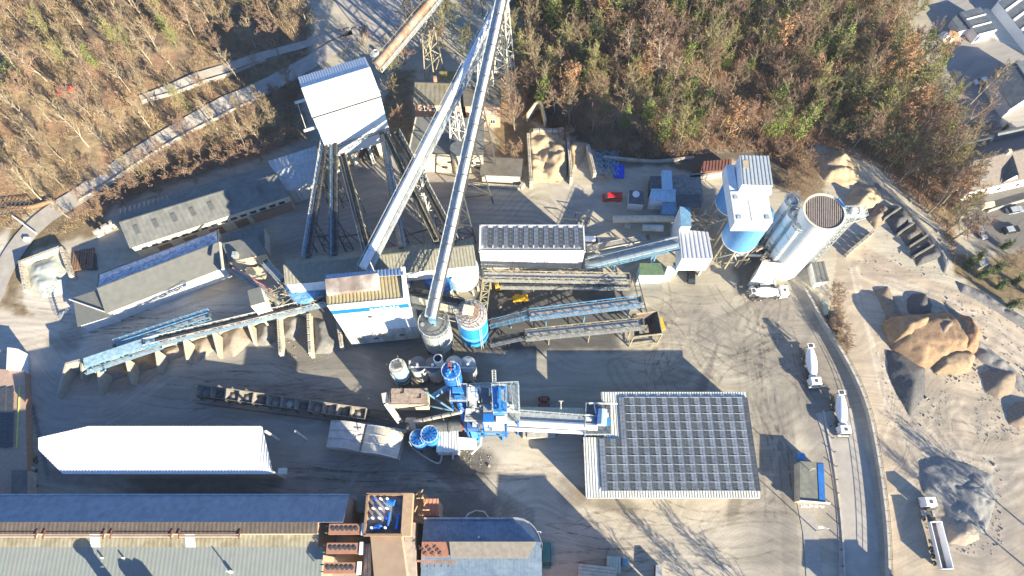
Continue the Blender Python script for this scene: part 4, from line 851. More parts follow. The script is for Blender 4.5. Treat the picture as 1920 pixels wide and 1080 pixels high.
rh.part("rim", (lambda m: [m.bar((*o2[k], zt - 2.3), (*o2[k + 1], zt - 2.3), .35) for k in range(len(o2) - 1)] and m)(MB()), GALV)
xm0 = W(842, 1030, zt).x
rh.part("monitor_roof", MB().prism([(xm0 + .4, ym2 - .2, zt - .9), (cx1 - 1.8, ym2 - .2, zt - .9), (cx1 - .2, ym, zt - .9), (xm0, ym, zt - .9)], [(xm0 + .4, ym2 - .2, zt + .1), (cx1 - 1.8, ym2 - .2, zt + .1), (cx1 - .2, ym, zt + .5), (xm0, ym, zt + .5)]), mat("tan_grey_tiles", (.26, .235, .20), .85, var=.15, wave=(1.6, 'X', .3)))
rh.part("west_roof", MB().box(((cx0 + xm0) / 2, (ym + ym2) / 2, zt - .4), (xm0 - cx0 - .2, ym - ym2, .8)), ORANGE)
q = W(898, 1008, zt - 1); rh.part("steam_vent", MB().tube((q.x, q.y, zt - 2), (q.x, q.y, zt), .18), STEELW)
for k in range(3):
    a = W(785 + 14 * k, 1023, zt); m = MB().bar((a.x, a.y, zt + .15), (a.x + 1.7, a.y - 1.9, zt + .15), .1)
    for j in range(3): c = Vector((a.x + .4 + .5 * j, a.y - .4 - .55 * j, zt + .16)); m.bar(c - Vector((.3, .25, 0)), c + Vector((.3, .25, 0)), .1)
    rh.part("antenna_rack", m, STEELD)
mb = MB().bar(W(782, 1052, 12.5), W(856, 1054, 12.5), .35)
for k in range(5): q = W(790 + 13 * k, 1053, 12.5); mb.bar(q - Vector((0, 1, 0)), q + Vector((0, 1, 0)), .18)
solo("rusty_gantry", mb, RUST, "rusty cross gantry lying over the dark blue roof", "gantry", loc=tuple(W(820, 1053, 0)))
mm = MB(); ra = [W(u, v, 4) for u, v in ((872, 972), (878, 963), (893, 957), (908, 959), (917, 971))]
for a, c in zip(ra, ra[1:]): mm.bar(a, c, .25, .2)
for a in ra: mm.bar((a.x, a.y, 0), a, .2)
solo("pipe_arch", mm, STEELW, "white arched pipe frame on the north side of the rounded hall", "frame")

# --- left brick building with solar panels
b, Q, e1, e2, _ = building("brick_barn", "building with a pinkish tiled roof and solar panels at the left edge", [(-60, 990), (52, 965), (44, 697), (-50, 690)], 2.6, BRICK, mat("pinkish_tile_roof", (.42, .30, .24), .85, var=.12, nscale=1.5, wave=(1.6, 'Y', .25)), 'flat', corr=False, over=.2)
for r in range(10):
    for c in range(3):
        q = W(24 - c * 14 - r * .3, 733 + r * 11.2, 2.9); b.inst("solar_panel", panel_mesh.__defaults__ and PMC if r + c else (PMC := panel_mesh(1.66, 1.25, 1, 4)), (q.x - .6, q.y, 2.92), (0, 0, .24))
b.part("solar_frame", MB().box((*W(34, 782, 2.8).xy, 2.8), (.15, 14, .3), .24), mat("yellow_green_trim", (.6, .6, .15), .6))
box_thing("container", "white ribbed container standing at the left edge above the brick barn", "container", [(12, 692), (34, 692), (35, 655), (14, 652)], 3.6, 0, WHITE, WHITE, rib=.6)
box_thing("grey_lean_to", "grey lean-to with a dark window strip next to the brick barn", "shed", [(22, 928), (50, 928), (50, 882), (22, 882)], 3.5, 0, CONC, GREYROOF2)
bg_ = mat("grey_big_bag", (.40, .42, .43), .8, var=.2)
for k, (u, v) in enumerate(((57, 862), (63, 880), (56, 893), (66, 903), (57, 910), (56, 922))):
    p = W(u, v); m = MB().lathe(p, [(.45, 0), (.62, .3), (.6, .8), (.35, 1.05), (.12, 1.1)], 10)
    solo("big_bag", m, bg_, "grey bulk bag in the loose row beside the brick barn wall", "bag", "bulk bags by the brick barn")
rr = random.Random(9); m = MB()
for k in range(60):
    p = W(rr.uniform(38, 70), rr.uniform(858, 925)); m.box((p.x, p.y, .15), (rr.uniform(.2, .8), rr.uniform(.2, .5), .3), rr.uniform(0, 3))
solo("scrap", m, STEELD, kind="stuff")

# --- white open canopy (irregular outline)
Z = 10.5
cp = [W(u, v, Z) for u, v in [(115, 888), (514, 884), (493, 800), (169, 801), (74, 822), (69, 842)]]
can = Th("white_canopy", "big white ribbed canopy roof with a pointed west end", "canopy", (W(290, 845).x, W(290, 845).y, 0))
ps, pn = cp[0].y, cp[2].y; n = 120; m = MB(); xl = cp[5].x; xr = (cp[1].x + cp[2].x) / 2
def ylo(x):
    if x < cp[0].x: return cp[5].y + (ps - cp[5].y) * (x - cp[5].x) / (cp[0].x - cp[5].x)
    return ps
def yhi(x):
    if x < cp[4].x: return cp[5].y + (cp[4].y - cp[5].y) * (x - cp[5].x) / max(.01, cp[4].x - cp[5].x)
    if x < cp[3].x: return cp[4].y + (pn - cp[4].y) * (x - cp[4].x) / (cp[3].x - cp[4].x)
    if x > cp[2].x: return pn + (ps - pn) * min(.97, (x - cp[2].x) / (cp[1].x - cp[2].x))
    return pn
def xrr(y): return cp[1].x + (cp[2].x - cp[1].x) * 0
top = []; k = 0; x = xl
while x < cp[1].x:
    for f, h in ((0, 0), (.25, 0), (.32, .06), (.55, .06)): top.append((x + f, h))
    x += .62
for (xa_, ha), (xb_, hb) in zip(top, top[1:]):
    m.poly([(xa_, ylo(xa_), Z - .5 + ha), (xb_, ylo(xb_), Z - .5 + hb), (xb_, yhi(xb_), Z + .5 + hb), (xa_, yhi(xa_), Z + .5 + ha)])
    m.poly([(xa_, yhi(xa_), Z + .4), (xb_, yhi(xb_), Z + .4), (xb_, ylo(xb_), Z - .6), (xa_, ylo(xa_), Z - .6)])
can.part("roof", m, WHITE2)
can.part("side_wall", MB().ext(ccw([(cp[0].x + 8, ps + .5), (cp[1].x - 1, ps + .5), (cp[1].x - 1, ps + 1), (cp[0].x + 8, ps + 1)]), 0, 8.3), CONC)
can.part("post", (lambda m: [m.box((xl + 8 + k * 6.2, pn - .6, 4.5), (.4, .4, 9)) for k in range(8)] and m)(MB()), STEELW)
can.part("edge_box", MB().box((cp[1].x + .8, ps + .9, 7.8), (1.6, 1.2, .8)), STEELW)
# --- two linked tunnel covers
for k, (px, lb) in enumerate((([(610, 837), (672, 845), (684, 795), (619, 788)], "weathered grey tunnel cover, the left of the linked pair"), ([(675, 846), (744, 858), (757, 810), (687, 795)], "translucent sheeted tunnel cover with bright south-east edge"))):
    Z = 4.0; A, B_, C_, D_ = [W(u, v, Z) for u, v in px]; t = Th("tunnel_cover", lb, "cover", (A.x, A.y, 0), "linked tunnel covers"); m = MB(); n = 12
    def rowp(f): 
        z = Z - 1.6 + 2.4 * math.sin(math.pi * (.12 + .76 * f)); p = A.lerp(B_, f); q = D_.lerp(C_, f); return Vector((p.x, p.y, z)), Vector((q.x, q.y, z))
    R = [rowp(i / n) for i in range(n + 1)]
    for i in range(n): m.poly([R[i][0], R[i + 1][0], R[i + 1][1], R[i][1]])
    t.part("sheet", m, mat("sheet_cover_%d" % k, (.46, .44, .42) if k == 0 else (.60, .55, .46), .5, var=.2, nscale=.6, dirt=(.3, .28, .25), dirt_amt=.7), smooth=True)
    for f in (0, .35, .66, 1):
        rb2 = MB()
        pts = [a.lerp(c, f) + Vector((0, 0, .05)) for a, c in R]
        for a, c in zip(pts, pts[1:]): rb2.bar(a, c, .14)
        t.part("hoop_rib", rb2, CARW if k else GALV)
    t.part("side_wall", MB().ext(ccw([tuple(p[0].xy) for p in (R[0],)] + [tuple(R[-1][0].xy), tuple(R[-1][1].xy), tuple(R[0][1].xy)]), 0, 1.9), CONC)
# --- containers and cabins round the right-hand silos, weighbridge hut, bottom sheds
box_thing("cabin", "white steel cabin with grey ribbed roof below the conveyor gallery", "cabin", [(1200, 368), (1200, 368), (1200, 368), (1200, 368)][:0] or [(1219, 375), (1266, 377), (1266, 355), (1222, 354)], 4.5, 0, WHITE, PALEB, rib=.8)
box_thing("narrow_container", "narrow pale flat container standing upright behind the steel cabin", "container", [(1243, 355), (1261, 356), (1259, 320), (1241, 320)], 4.8, 0, PALEB, PALEB)
box_thing("dark_cabin", "dark roofed cabin left of the narrow pale container", "cabin", [(1219, 355), (1242, 355), (1242, 331), (1220, 330)], 3.5, 0, STEELD, SLATE)
box_thing("store_box", "blue-grey box roof south of the steel cabin", "cabin", [(1242, 400), (1268, 401), (1268, 378), (1243, 378)], 4.0, 0, STEELB, STEELB)
b = box_thing("switch_house", "small white house with a dark flat roof and a roof fan beside the red van", "cabin", [(1179, 381), (1207, 383), (1206, 359), (1181, 357)], 3.2, 0, CARW, SLATE)
p = W(1193, 363, 3.6); b.part("roof_fan", MB().lathe((p.x, p.y), [(.9, 3.2), (.9, 3.5), (.5, 3.6)], 16), CARW)
box_thing("paved_block", "low grey concrete block roof behind the cabins", "roof", [(1262, 380), (1318, 378), (1312, 325), (1262, 330)], 2.2, 0, CONCD, mat("gravelly_flat_roof", (.22, .23, .23), .9, var=.3))
box_thing("paved_block", "small slate coloured roof beside the pipe jumble", "roof", [(1270, 388), (1314, 388), (1311, 365), (1262, 365)], 3.0, 0, CONCD, SLATE)
b, Q, e1, e2, _ = building("loading_house", "white loading house with a ribbed roof under the blue silo", [(1279, 484), (1336, 484), (1330, 430), (1276, 425)], 10.5, WHITE, WHITE2, 'mono', -1.5, z0=4, pitch=.9, axis='x', over=.1)
b.part("leg", (lambda m: [m.box((q.x, q.y, 2), (.4, .4, 4)) for q in (Q[0].lerp(Q[2], .08), Q[1].lerp(Q[3], .08), Q[2].lerp(Q[0], .08), Q[3].lerp(Q[1], .08))] and m)(MB()), STEELW)
box_thing("upper_annex", "blue-grey roofed annex north of the white loading house", "building", [(1277, 424), (1296, 424), (1294, 390), (1275, 388)], 11.0, 0, WHITE, STEELB)
b, Q, e1, e2, _ = building("green_roofed_hut", "white hut with a green roof beside the pipe conveyor", [(1199, 515), (1246, 515), (1238, 494), (1200, 494)], 5.0, PALEB, GREENROOF, 'flat', corr=False, over=.1)
windows(b, Q[0], Q[1], 2.4, 3, 1.6, 1.4, WHITE)
box_thing("white_cabin", "small white box cabin touching the green roofed hut", "cabin", [(1247, 513), (1263, 513), (1268, 499), (1252, 499)], 4.0, 0, WHITE, WHITE)
b = box_thing("white_cabin", "white cabin below the tall concrete silo", "cabin", [(1419, 513), (1457, 514), (1466, 494), (1430, 490)], 7.0, 0, WHITE, CARW)
b, Q, e1, e2, _ = building("container", "grey roofed container with a white west side beside the tall silo", [(1524, 507), (1528, 507), (1550, 490), (1528, 488)], 3, WHITE, GREYROOF2, 'flat', xy=ccw([tuple(W(u, v, 3).xy) for u, v in ((1531, 530), (1554, 526), (1545, 490), (1522, 493))]), corr=True, over=.05, cat="container")
box_thing("small_hut", "small white hut behind the tall silo", "hut", [(1512, 478), (1538, 474), (1538, 468), (1530, 460)], 3.0, 0, CONC, CARW)
wbh = box_thing("weighbridge_hut", "weighbridge hut with grey-green roof and blue trim", "hut", [(1501, 938), (1547, 940), (1544, 869), (1500, 866)], 3.4, 0, CREAM, mat("grey_green_roof", (.19, .19, .16), .8, var=.2, dirt=(.1, .12, .12), dirt_amt=.6))
f = foot([(1536, 938), (1547, 939), (1544, 869), (1533, 869)], 3.45); wbh.part("blue_strip", MB().ext(f, 3.4, 3.5), BLUE)
a = W(1498, 939, 3.4); c = W(1556, 944, 3.4); wbh.part("front_fascia", MB().bar(a, c, .25, .7), CARW)
wbh.part("sign_clutter", (lambda m: [m.box((a.x + .8 + k * .55, a.y - .9 - .1 * (k % 3), 2.2), (.4, .5, .5 + .2 * (k % 2)), k) for k in range(9)] and m)(MB()), STEELW)
p = W(1518, 882, 3.4); wbh.part("roof_mast", MB().bar(p, p + Vector((0, 0, 2.2)), .12).bar(p + Vector((-.4, 0, 2.2)), p + Vector((.4, 0, 2.2)), .1), STEELW)
p = W(1504, 856, 1.6); solo("blue_tank", MB().lathe((p.x, p.y), [(.9, 0), (.9, 1.5), (.6, 1.8)], 14), BLUEL, "small blue tank behind the weighbridge hut", "tank")
b, Q, e1, e2, _ = building("bottom_shed", "shed with a cream ribbed roof cut by the bottom edge", [(1085, 1110), (1153, 1118), (1152, 1068), (1088, 1061)], 5, WOODB, mat("cream_slatted_roof", (.60, .50, .38), .8, var=.15), 'mono', .3, pitch=.6, axis='y', amp=.16)
b, Q, e1, e2, _ = building("bottom_cabin", "small cabin with a striped roof next to the cream ribbed shed", [(1140, 1070), (1160, 1070), (1160, 1048), (1141, 1046)], 4, STEELD, mat("pale_slatted_roof", (.55, .55, .45), .8, var=.15), 'flat', pitch=.5, amp=.12)
box_thing("parked_machine", "dark machine with a grey hood beside the small cabin", "machine", [(1168, 1060), (1178, 1060), (1177, 1047), (1168, 1047)], 3, 0, STEELB, STEELB)
box_thing("drum_rack", "rack of white round lids by the bottom edge", "rack", [(1229, 1100), (1242, 1100), (1241, 1060), (1230, 1060)], 2, 0, STEELD, GALV)
# off-picture neighbours south of the frame, whose shadows fall into the yard
for k, (px, z, lb) in enumerate((([(1230, 1260), (1330, 1260), (1330, 1180), (1230, 1180)], 15, "tall office block south of the yard"), ([(1150, 1240), (1225, 1240), (1225, 1160), (1150, 1160)], 11, "lower office block south of the yard"), ([(1690, 1200), (1800, 1200), (1790, 1150), (1690, 1150)], 7, "hall south of the dirt yard"))):
    building("office_block", lb, px, z, CREAM, GREYROOF, 'flat', corr=False)
# ------------------------------------------------------------------ pipe conveyors and open conveyors
def tower(th, top, foot_pts, m, n=4, t=.16):
    """lattice trestle: two or four legs from the gallery down to the ground"""
    mb = MB(); up = [Vector(p) for p in top]; dn = [Vector(p) for p in foot_pts]
    for a, b in zip(up, dn): mb.bar(b, a, t * 1.6)
    k = len(up)
    for i in range(k if k > 2 else 1):
        j = (i + 1) % k
        for s in range(n):
            a, b = dn[i].lerp(up[i], s / n), dn[j].lerp(up[j], s / n); a2, b2 = dn[i].lerp(up[i], (s + 1) / n), dn[j].lerp(up[j], (s + 1) / n)
            mb.bar(a2, b2, t); mb.bar(*((a, b2) if s % 2 else (b, a2)), t)
    th.part("trestle", mb, m)
def gallery(name, label, p0, p1, w_, tube_r, m_tube, m_frame, walk=1.0, wside=-1, towers=(), depth=1.6, group=None, spread=1.0, half=True, tubeside=0.):
    """closed pipe-shaped conveyor cover on a lattice girder with a side walkway"""
    p0, p1 = Vector(p0), Vector(p1); d = (p1 - p0); L = d.length; d.normalize(); sx = Vector((d.y, -d.x, 0)).normalized(); up = sx.cross(d)
    g = Th(name, label, "conveyor", p0 if p0.z < p1.z else p1, group); n = max(3, int(L / 2.6))
    c = sx * tubeside
    g.part("cover", MB().tube(p0 + c, p1 + c, tube_r, n=14), m_tube, smooth=False)
    j = MB()
    for k in range(1, int(L / 4)):
        q = p0 + d * 4 * k + c; j.tube(q - d * .08, q + d * .08, tube_r + .06, n=14)
    g.part("cover_joint", j, m_frame)
    o = -up * (tube_r + .1); f = MB(); hw = w_ / 2
    for s in (-1, 1): f.lattice(p0 + o + sx * s * hw, p1 + o + sx * s * hw, p0 + o - up * depth + sx * s * hw, p1 + o - up * depth + sx * s * hw, n, .13)
    f.lattice(p0 + o - up * depth + sx * hw, p1 + o - up * depth + sx * hw, p0 + o - up * depth - sx * hw, p1 + o - up * depth - sx * hw, n, .11, False)
    f.lattice(p0 + o + sx * hw, p1 + o + sx * hw, p0 + o - sx * hw, p1 + o - sx * hw, n, .11, False)
    g.part("girder", f, m_frame)
    wk = MB(); a = p0 + sx * wside * (tube_r + .1 + walk / 2) - up * .4; b = p1 + sx * wside * (tube_r + .1 + walk / 2) - up * .4
    wk.bar(a, b, walk, .06); g.part("walkway", wk, GALV)
    e = sx * wside * walk / 2; g.part("handrail", MB().rail([a + e, b + e], 1.1, .07, 2.0), RAIL)
    g.part("handrail", MB().rail([p0 - sx * wside * (tube_r + .35) - up * .3, p1 - sx * wside * (tube_r + .35) - up * .3], .9, .06, 2.6), m_frame)
    for t_, sp, kind in towers:
        q = p0.lerp(p1, t_) + o - up * depth
        if kind == 4:
            tops = [q + sx * hw + d, q - sx * hw + d, q - sx * hw - d, q + sx * hw - d]
            gz = Tz(q.x, q.y); dh = Vector((d.x, d.y, 0)).normalized()
            feet = [Vector((*(q + sx * s1 * (hw + sp) + dh * s2 * (1 + sp)).xy, gz)) for s1, s2 in ((1, 1), (-1, 1), (-1, -1), (1, -1))]
        else:
            tops = [q + sx * hw, q - sx * hw]; feet = [Vector((*(q + sx * s1 * (hw + sp)).xy, Tz(q.x, q.y))) for s1 in (1, -1)]
        tower(g, tops, feet, m_frame, max(3, int((q.z) / 4)))
    return g
def W3(u, v, z): return W(u, v, z)
galA = gallery("pipe_conveyor", "long white pipe conveyor running from the hillside down into the bin house", W3(680, 502, 18.2), W3(960, -42, 30), 1.6, .88, WHITE, STEELW, 1.1, 1, ((.33, .9, 4), (.57, 1.0, 4), (.78, 1.2, 4), (.93, 1.4, 4)), depth=1.8)
galB = gallery("pipe_conveyor", "slimmer cream pipe conveyor ending over the dark topped silo", W3(811, 596, 18.5), W3(953, -45, 34), 1.1, .60, STEELW, STEELD, .9, -1, ((.34, 1.6, 2), (.49, 3.5, 2), (.60, 3.0, 2), (.86, 3.0, 4)), depth=1.4)
galR = gallery("pipe_conveyor", "rust stained pipe conveyor leaving the crusher house to the quarry", W3(706, 122, 22), W3(828, -22, 27), 1.5, 1.0, RUST, STEELY, 1.1, 1, ((.72, 1.2, 4),), depth=1.4)
m = MB(); c = W(702, 98, 23)
for k in range(7): m.ring((c.x + .1 * k, c.y - .15 * k), 1.2 - .1 * k, 22.2 + .35 * k, .09, 12)
solo("cable_guard", m, RAIL, "twisted cage of galvanised rails at the foot of the rusty pipe conveyor", "cage", loc=tuple(c))
def open_conv(name, label, p0, p1, w_, m_frame, m_belt=BELT, legs=(), walk=.9, wside=1, group=None, side_h=1.1, cover=None, rail_m=None, truss=True, depth=.9, wmat=None):
    p0, p1 = Vector(p0), Vector(p1); d = (p1 - p0); L = d.length; d.normalize(); sx = Vector((d.y, -d.x, 0)).normalized(); up = sx.cross(d)
    g = Th(name, label, "conveyor", (p0.x, p0.y, 0), group); hw = w_ / 2; n = max(3, int(L / 2.0))
    g.part("belt", MB().bar(p0, p1, w_ * .72, .08), m_belt)
    g.part("return_belt", MB().bar(p0 - up * depth * .6, p1 - up * depth * .6, w_ * .66, .05), BELT)
    f = MB()
    for s in (-1, 1):
        if truss: f.lattice(p0 + sx * s * hw + up * side_h * .45, p1 + sx * s * hw + up * side_h * .45, p0 + sx * s * hw - up * depth, p1 + sx * s * hw - up * depth, n, .1)
        else: f.bar(p0 + sx * s * hw, p1 + sx * s * hw, .14, .4)
    g.part("girder", f, m_frame)
    r = MB(); nn = int(L / 1.3)
    for k in range(nn + 1): q = p0 + d * (L * k / nn); r.bar(q - sx * hw - up * .15, q + sx * hw - up * .15, .12)
    g.part("idler", r, GALV)
    if cover: g.part("cover", MB().bar(p0 + up * .5, p1 + up * .5, w_ * .9, .35), cover)
    if walk:
        a = p0 + sx * wside * (hw + walk / 2) - up * .2; b = p1 + sx * wside * (hw + walk / 2) - up * .2; e = sx * wside * walk / 2
        g.part("walkway", MB().bar(a, b, walk, .05), wmat or (GALV if m_frame is not STEELB else STEELB))
        g.part("handrail", MB().rail([a + e, b + e], 1.1, .07, 1.5), rail_m or m_frame)
    for t_ in legs:
        q = p0.lerp(p1, t_) - up * depth
        if q.z < 1.0: continue
        tower(g, [q + sx * hw, q - sx * hw], [Vector((*(q + sx * (hw + .5)).xy, 0)), Vector((*(q - sx * (hw + .5)).xy, 0))], m_frame, max(2, int(q.z / 3)), .12)
    g.part("drum", MB().tube(p0 - sx * hw * .8, p0 + sx * hw * .8, .4, n=14), STEELD); g.part("drum", MB().tube(p1 - sx * hw * .8, p1 + sx * hw * .8, .4, n=14), STEELD)
    return g
for k, (a, c, z0_, z1_, mf, lb) in enumerate((((612, 262), (577, 480), 13, 15.5, STEELB, "westernmost blue-grey belt from crusher house to bin house"), ((628, 262), (628, 476), 13, 15.5, STEELB, "second belt from the west between crusher house and bin house"), ((643, 290), (690, 470), 11.5, 15.5, STEELY, "third belt from the west under the crusher house front"),
                      ((716, 250), (752, 464), 12.5, 15.5, STEELD, "fourth belt from the west, partly below the white pipe conveyor"), ((722, 252), (818, 452), 13, 15.5, STEELY, "dusty yellow belt second from the east at the bin house"), ((742, 248), (850, 450), 13, 15.5, STEELB, "easternmost belt from crusher house to bin house"))):
    open_conv("belt_conveyor", lb, W(*a, z0_), W(*c, z1_), 1.1, mf if k in (2, 4) else STEELD, BELT if k != 3 else BELTG, (.35, .72), .6, 1 if k < 3 else -1, "belts from crusher house to bin house", rail_m=STEELW if k in (0, 2, 5) else STEELD, wmat=STEELB if k in (0, 1, 3) else STEELD)
m = MB()
for k in range(5): m.bar(W(575 + 58 * k, 445, 8), W(635 + 58 * k, 440 - 4 * k, 8), .25); m.bar(W(585 + 58 * k, 430, 8), W(625 + 58 * k, 462, 8), .18)
for k in range(6): q = W(578 + 58 * k, 444, 8); m.bar((q.x, q.y, 0), q, .3)
solo("bracing_frame", m, STEELD, "dark steel bracing frame under the belts north of the bin house", "frame", loc=tuple(W(700, 445, 0)))

# yard conveyors east of the silos
open_conv("belt_conveyor", "brownish twin belt along the south side of the white solar building", W(905, 515, 6.5), W(1180, 520, 4.5), 1.8, STEELY, BELTG, (.1, .35, .6, .85), .9, 1, "yard conveyors", rail_m=STEELY)
open_conv("belt_conveyor", "dark arched belt just below the brownish twin belt", W(938, 530, 5), W(1180, 532, 4), 1.5, STEELD, BELT, (.1, .4, .7), .9, 1, "yard conveyors", rail_m=STEELY)
open_conv("belt_conveyor", "light blue truss conveyor climbing east above the gravel yard", W(992, 588, 5.0), W(1202, 562, 8.0), 1.9, mat("light_blue_truss", (.12, .34, .58), .5, var=.15), BELTG, (.15, .5, .9), .9, 1, "yard conveyors", depth=1.3)
open_conv("belt_conveyor", "low tail of the light blue truss conveyor", W(918, 606, 1.6), W(992, 588, 4.8), 1.4, STEELB, BELTG, (.5,), .7, 1, "yard conveyors")
open_conv("belt_conveyor", "dusty cream truss conveyor running to the square hopper", W(985, 626, 4.0), W(1205, 604, 7.5), 1.9, STEELY, BELTG, (.2, .55, .9), .9, 1, "yard conveyors", rail_m=STEELY, depth=1.2)
open_conv("belt_conveyor", "low tail of the dusty cream truss conveyor", W(918, 640, 1.5), W(985, 626, 3.8), 1.4, STEELD, BELT, (.5,), .7, 1, "yard conveyors")
hp_ = Th("feed_hopper", "open square feed hopper on legs at the end of the cream conveyor", "hopper", W(1215, 620, 0))
f = foot([(1188, 632), (1242, 626), (1233, 583), (1186, 590)], 6.5); cx = sum(p[0] for p in f) / 4; cy = sum(p[1] for p in f) / 4
inn = [(cx + (p[0] - cx) * .35, cy + (p[1] - cy) * .35) for p in f]
m = MB()
for k in range(4): m.poly([(*f[k], 6.5), (*f[(k + 1) % 4], 6.5), (*inn[(k + 1) % 4], 3.2), (*inn[k], 3.2)])
hp_.part("funnel", m, mat("dark_rust_plate", (.13, .09, .08), .8, var=.4)); m = MB()
for k in range(4): m.bar((*f[k], 6.55), (*f[(k + 1) % 4], 6.55), .25, .3); m.bar((f[k][0] * 1.0, f[k][1], 0), (*f[k], 6.5), .25); m.bar((*f[k], .6), (*f[(k + 1) % 4], .6), .2)
hp_.part("frame", m, STEELY); q = W(1241, 607, 5.5); hp_.part("drive_guard", MB().box((q.x, q.y, 5.5), (.7, 3.0, .8), .2), YEL)
m = MB()
for k in range(10): a = Vector(W(1192 + k * 2.0, 528 + k * 8.5, 4.5)); m.bar(a + Vector((-.7, 0, 0)), a + Vector((.7, 0, 0)), .12); 
m.bar(W(1187, 520, 4.5), W(1208, 606, 4.5), .2); m.bar(W(1196, 520, 4.5), W(1218, 606, 4.5), .2); m.bar(W(1187, 520, 2), W(1208, 606, 2), .2)
for u, v in ((1187, 520), (1196, 560), (1208, 606), (1218, 606)): q = W(u, v, 4.5); m.bar((q.x, q.y, 0), q, .25)
solo("steel_bridge", m, STEELD, "dark steel bridge joining the east ends of the yard conveyors", "bridge", loc=tuple(W(1200, 560, 0)))
m = MB(); a0 = W(905, 525, 6); b0 = W(897, 590, 6); m.lattice(a0, b0, a0 + Vector((1.8, 0, 0)), b0 + Vector((1.8, 0, 0)), 6, .16); m.lattice(a0, b0, a0 - Vector((0, 0, 2)), b0 - Vector((0, 0, 2)), 6, .14)
for q in (a0, b0): m.bar((q.x, q.y, 0), q, .25); m.bar((q.x + 1.8, q.y, 0), q + Vector((1.8, 0, 0)), .25)
solo("transfer_steelwork", m, STEELY, "dusty steel transfer frame between pale silo and blue banded silo", "frame", loc=tuple(W(900, 560, 0)))
open_conv("belt_conveyor", "covered cream belt from the asphalt tower to the blue banded silo", W(768, 562, 15), W(880, 590, 15), 1.6, STEELY, BELTG, (), .8, 1, "belts to the silo tops", cover=mat("cream_cover", (.62, .55, .40), .6, var=.2))
open_conv("belt_conveyor", "dark walkway belt beside the covered cream belt", W(768, 545, 14.5), W(868, 566, 14.5), 1.4, STEELD, BELT, (), .6, 1, "belts to the silo tops")

# ------------------------------------------------------------------ big silos
def silo(name, label, u, v, ztop, r, z0, m, roofm, cone=.8, rings=(), legs=True, group=None, roof_rail=True, zleg=0, ladder=1.2):
    c = W(u, v, ztop); t = Th(name, label, "silo", (c.x, c.y, 0), group)
    prof = [(r * .3, z0 - r * .9), (r, z0), (r, ztop)] if legs else [(r, z0), (r, ztop)]
    t.part("shell", MB().lathe(c, prof, 40), m)
    t.part("roof", MB().lathe(c, [(r * 1.02, ztop), (r * 1.02, ztop + .1), (.4, ztop + cone)], 40), roofm)
    if roof_rail:
        k = MB(); k.ring(c, r, ztop + 1.1, .07, 28).ring(c, r, ztop + .6, .06, 28)
        for i in range(14): a = i * math.pi / 7; k.bar((c.x + r * math.cos(a), c.y + r * math.sin(a), ztop), (c.x + r * math.cos(a), c.y + r * math.sin(a), ztop + 1.1), .07)
        t.part("roof_railing", k, RAIL)
    for z, mm in rings: t.part("hoop", MB().lathe(c, [(r + .05, z), (r + .05, z + (1.0 if mm is NAVY else .14))], 40), mm)
    if legs: t.part("leg", (lambda k: [k.bar((c.x + r * .9 * math.cos(a), c.y + r * .9 * math.sin(a), 0), (c.x + r * .97 * math.cos(a), c.y + r * .97 * math.sin(a), z0 + .8), .35) for a in (.5, 1.6, 2.6, 3.7, 4.7, 5.8)] and k)(MB()), STEELD)
    if ladder:
        a = -ladder; k = MB(); e = Vector((math.cos(a), math.sin(a), 0)); s = Vector((-e.y, e.x, 0)) * .25
        for q in (-1, 1): k.bar(Vector((c.x, c.y, max(0, z0 - 2))) + e * (r + .3) + s * q, Vector((c.x, c.y, ztop + 1)) + e * (r + .3) + s * q, .07)
        for i in range(int((ztop - z0) / .6)): k.bar(Vector((c.x, c.y, z0 + i * .6)) + e * (r + .3) - s, Vector((c.x, c.y, z0 + i * .6)) + e * (r + .3) + s, .05)
        t.part("ladder", k, RAIL)
    return t, c
t, c = silo("silo", "grey silo with a dark sooty roof below the cream pipe conveyor", 814, 607, 15, 3.3, 4.2, mat("dusty_silo_sheet", (.42, .43, .42), .6, var=.1, dirt=(.3, .28, .24), dirt_amt=.6, streak=2), mat("sooty_silo_roof", (.13, .14, .145), .8, var=.3), .9, ((7, GALV), (10, GALV), (13, GALV)), group="two large silos")
t.part("roof_hatch", MB().lathe((c.x - 2.4, c.y - .3), [(.45, 15.2), (.45, 15.5)], 14).box((c.x + .3, c.y - .6, 15.8), (.5, .5, .5)), GALV)
q = W(811, 596, 18); t.part("inlet_chute", MB().prism([(q.x - .5, q.y - .5, 15.6), (q.x + .5, q.y - .5, 15.6), (q.x + .5, q.y + .5, 15.6), (q.x - .5, q.y + .5, 15.6)], [(q.x - .8, q.y - .8, 18.2), (q.x + .8, q.y - .8, 18.2), (q.x + .8, q.y + .8, 18.2), (q.x - .8, q.y + .8, 18.2)]), STEELB)
t, c = silo("silo", "bright blue silo with a navy band and white caged roof", 884, 592, 15.5, 3.25, 4.5, mat("vivid_blue_shell", (.02, .30, .72), .45, var=.08, dirt=(.1, .3, .5), dirt_amt=.4, streak=2), mat("pinkish_white_roof", (.55, .5, .48), .6, var=.1), .9, ((6.4, NAVY), (8.4, mat("pale_cyan_hoop", (.3, .6, .8), .5)), (9.0, MATS["pale_cyan_hoop"]), (15.2, PALEB)), group="two large silos", ladder=1.0)
k = MB()
for r_ in (1.3, 1.9, 2.5, 3.1): k.ring(c, r_, 16.9 - .12 * r_, .07, 26)
for i in range(9): a = i * math.pi / 9; k.bar((c.x + 3.1 * math.cos(a), c.y + 3.1 * math.sin(a), 16.5), (c.x - 3.1 * math.cos(a), c.y - 3.1 * math.sin(a), 16.5), .05)
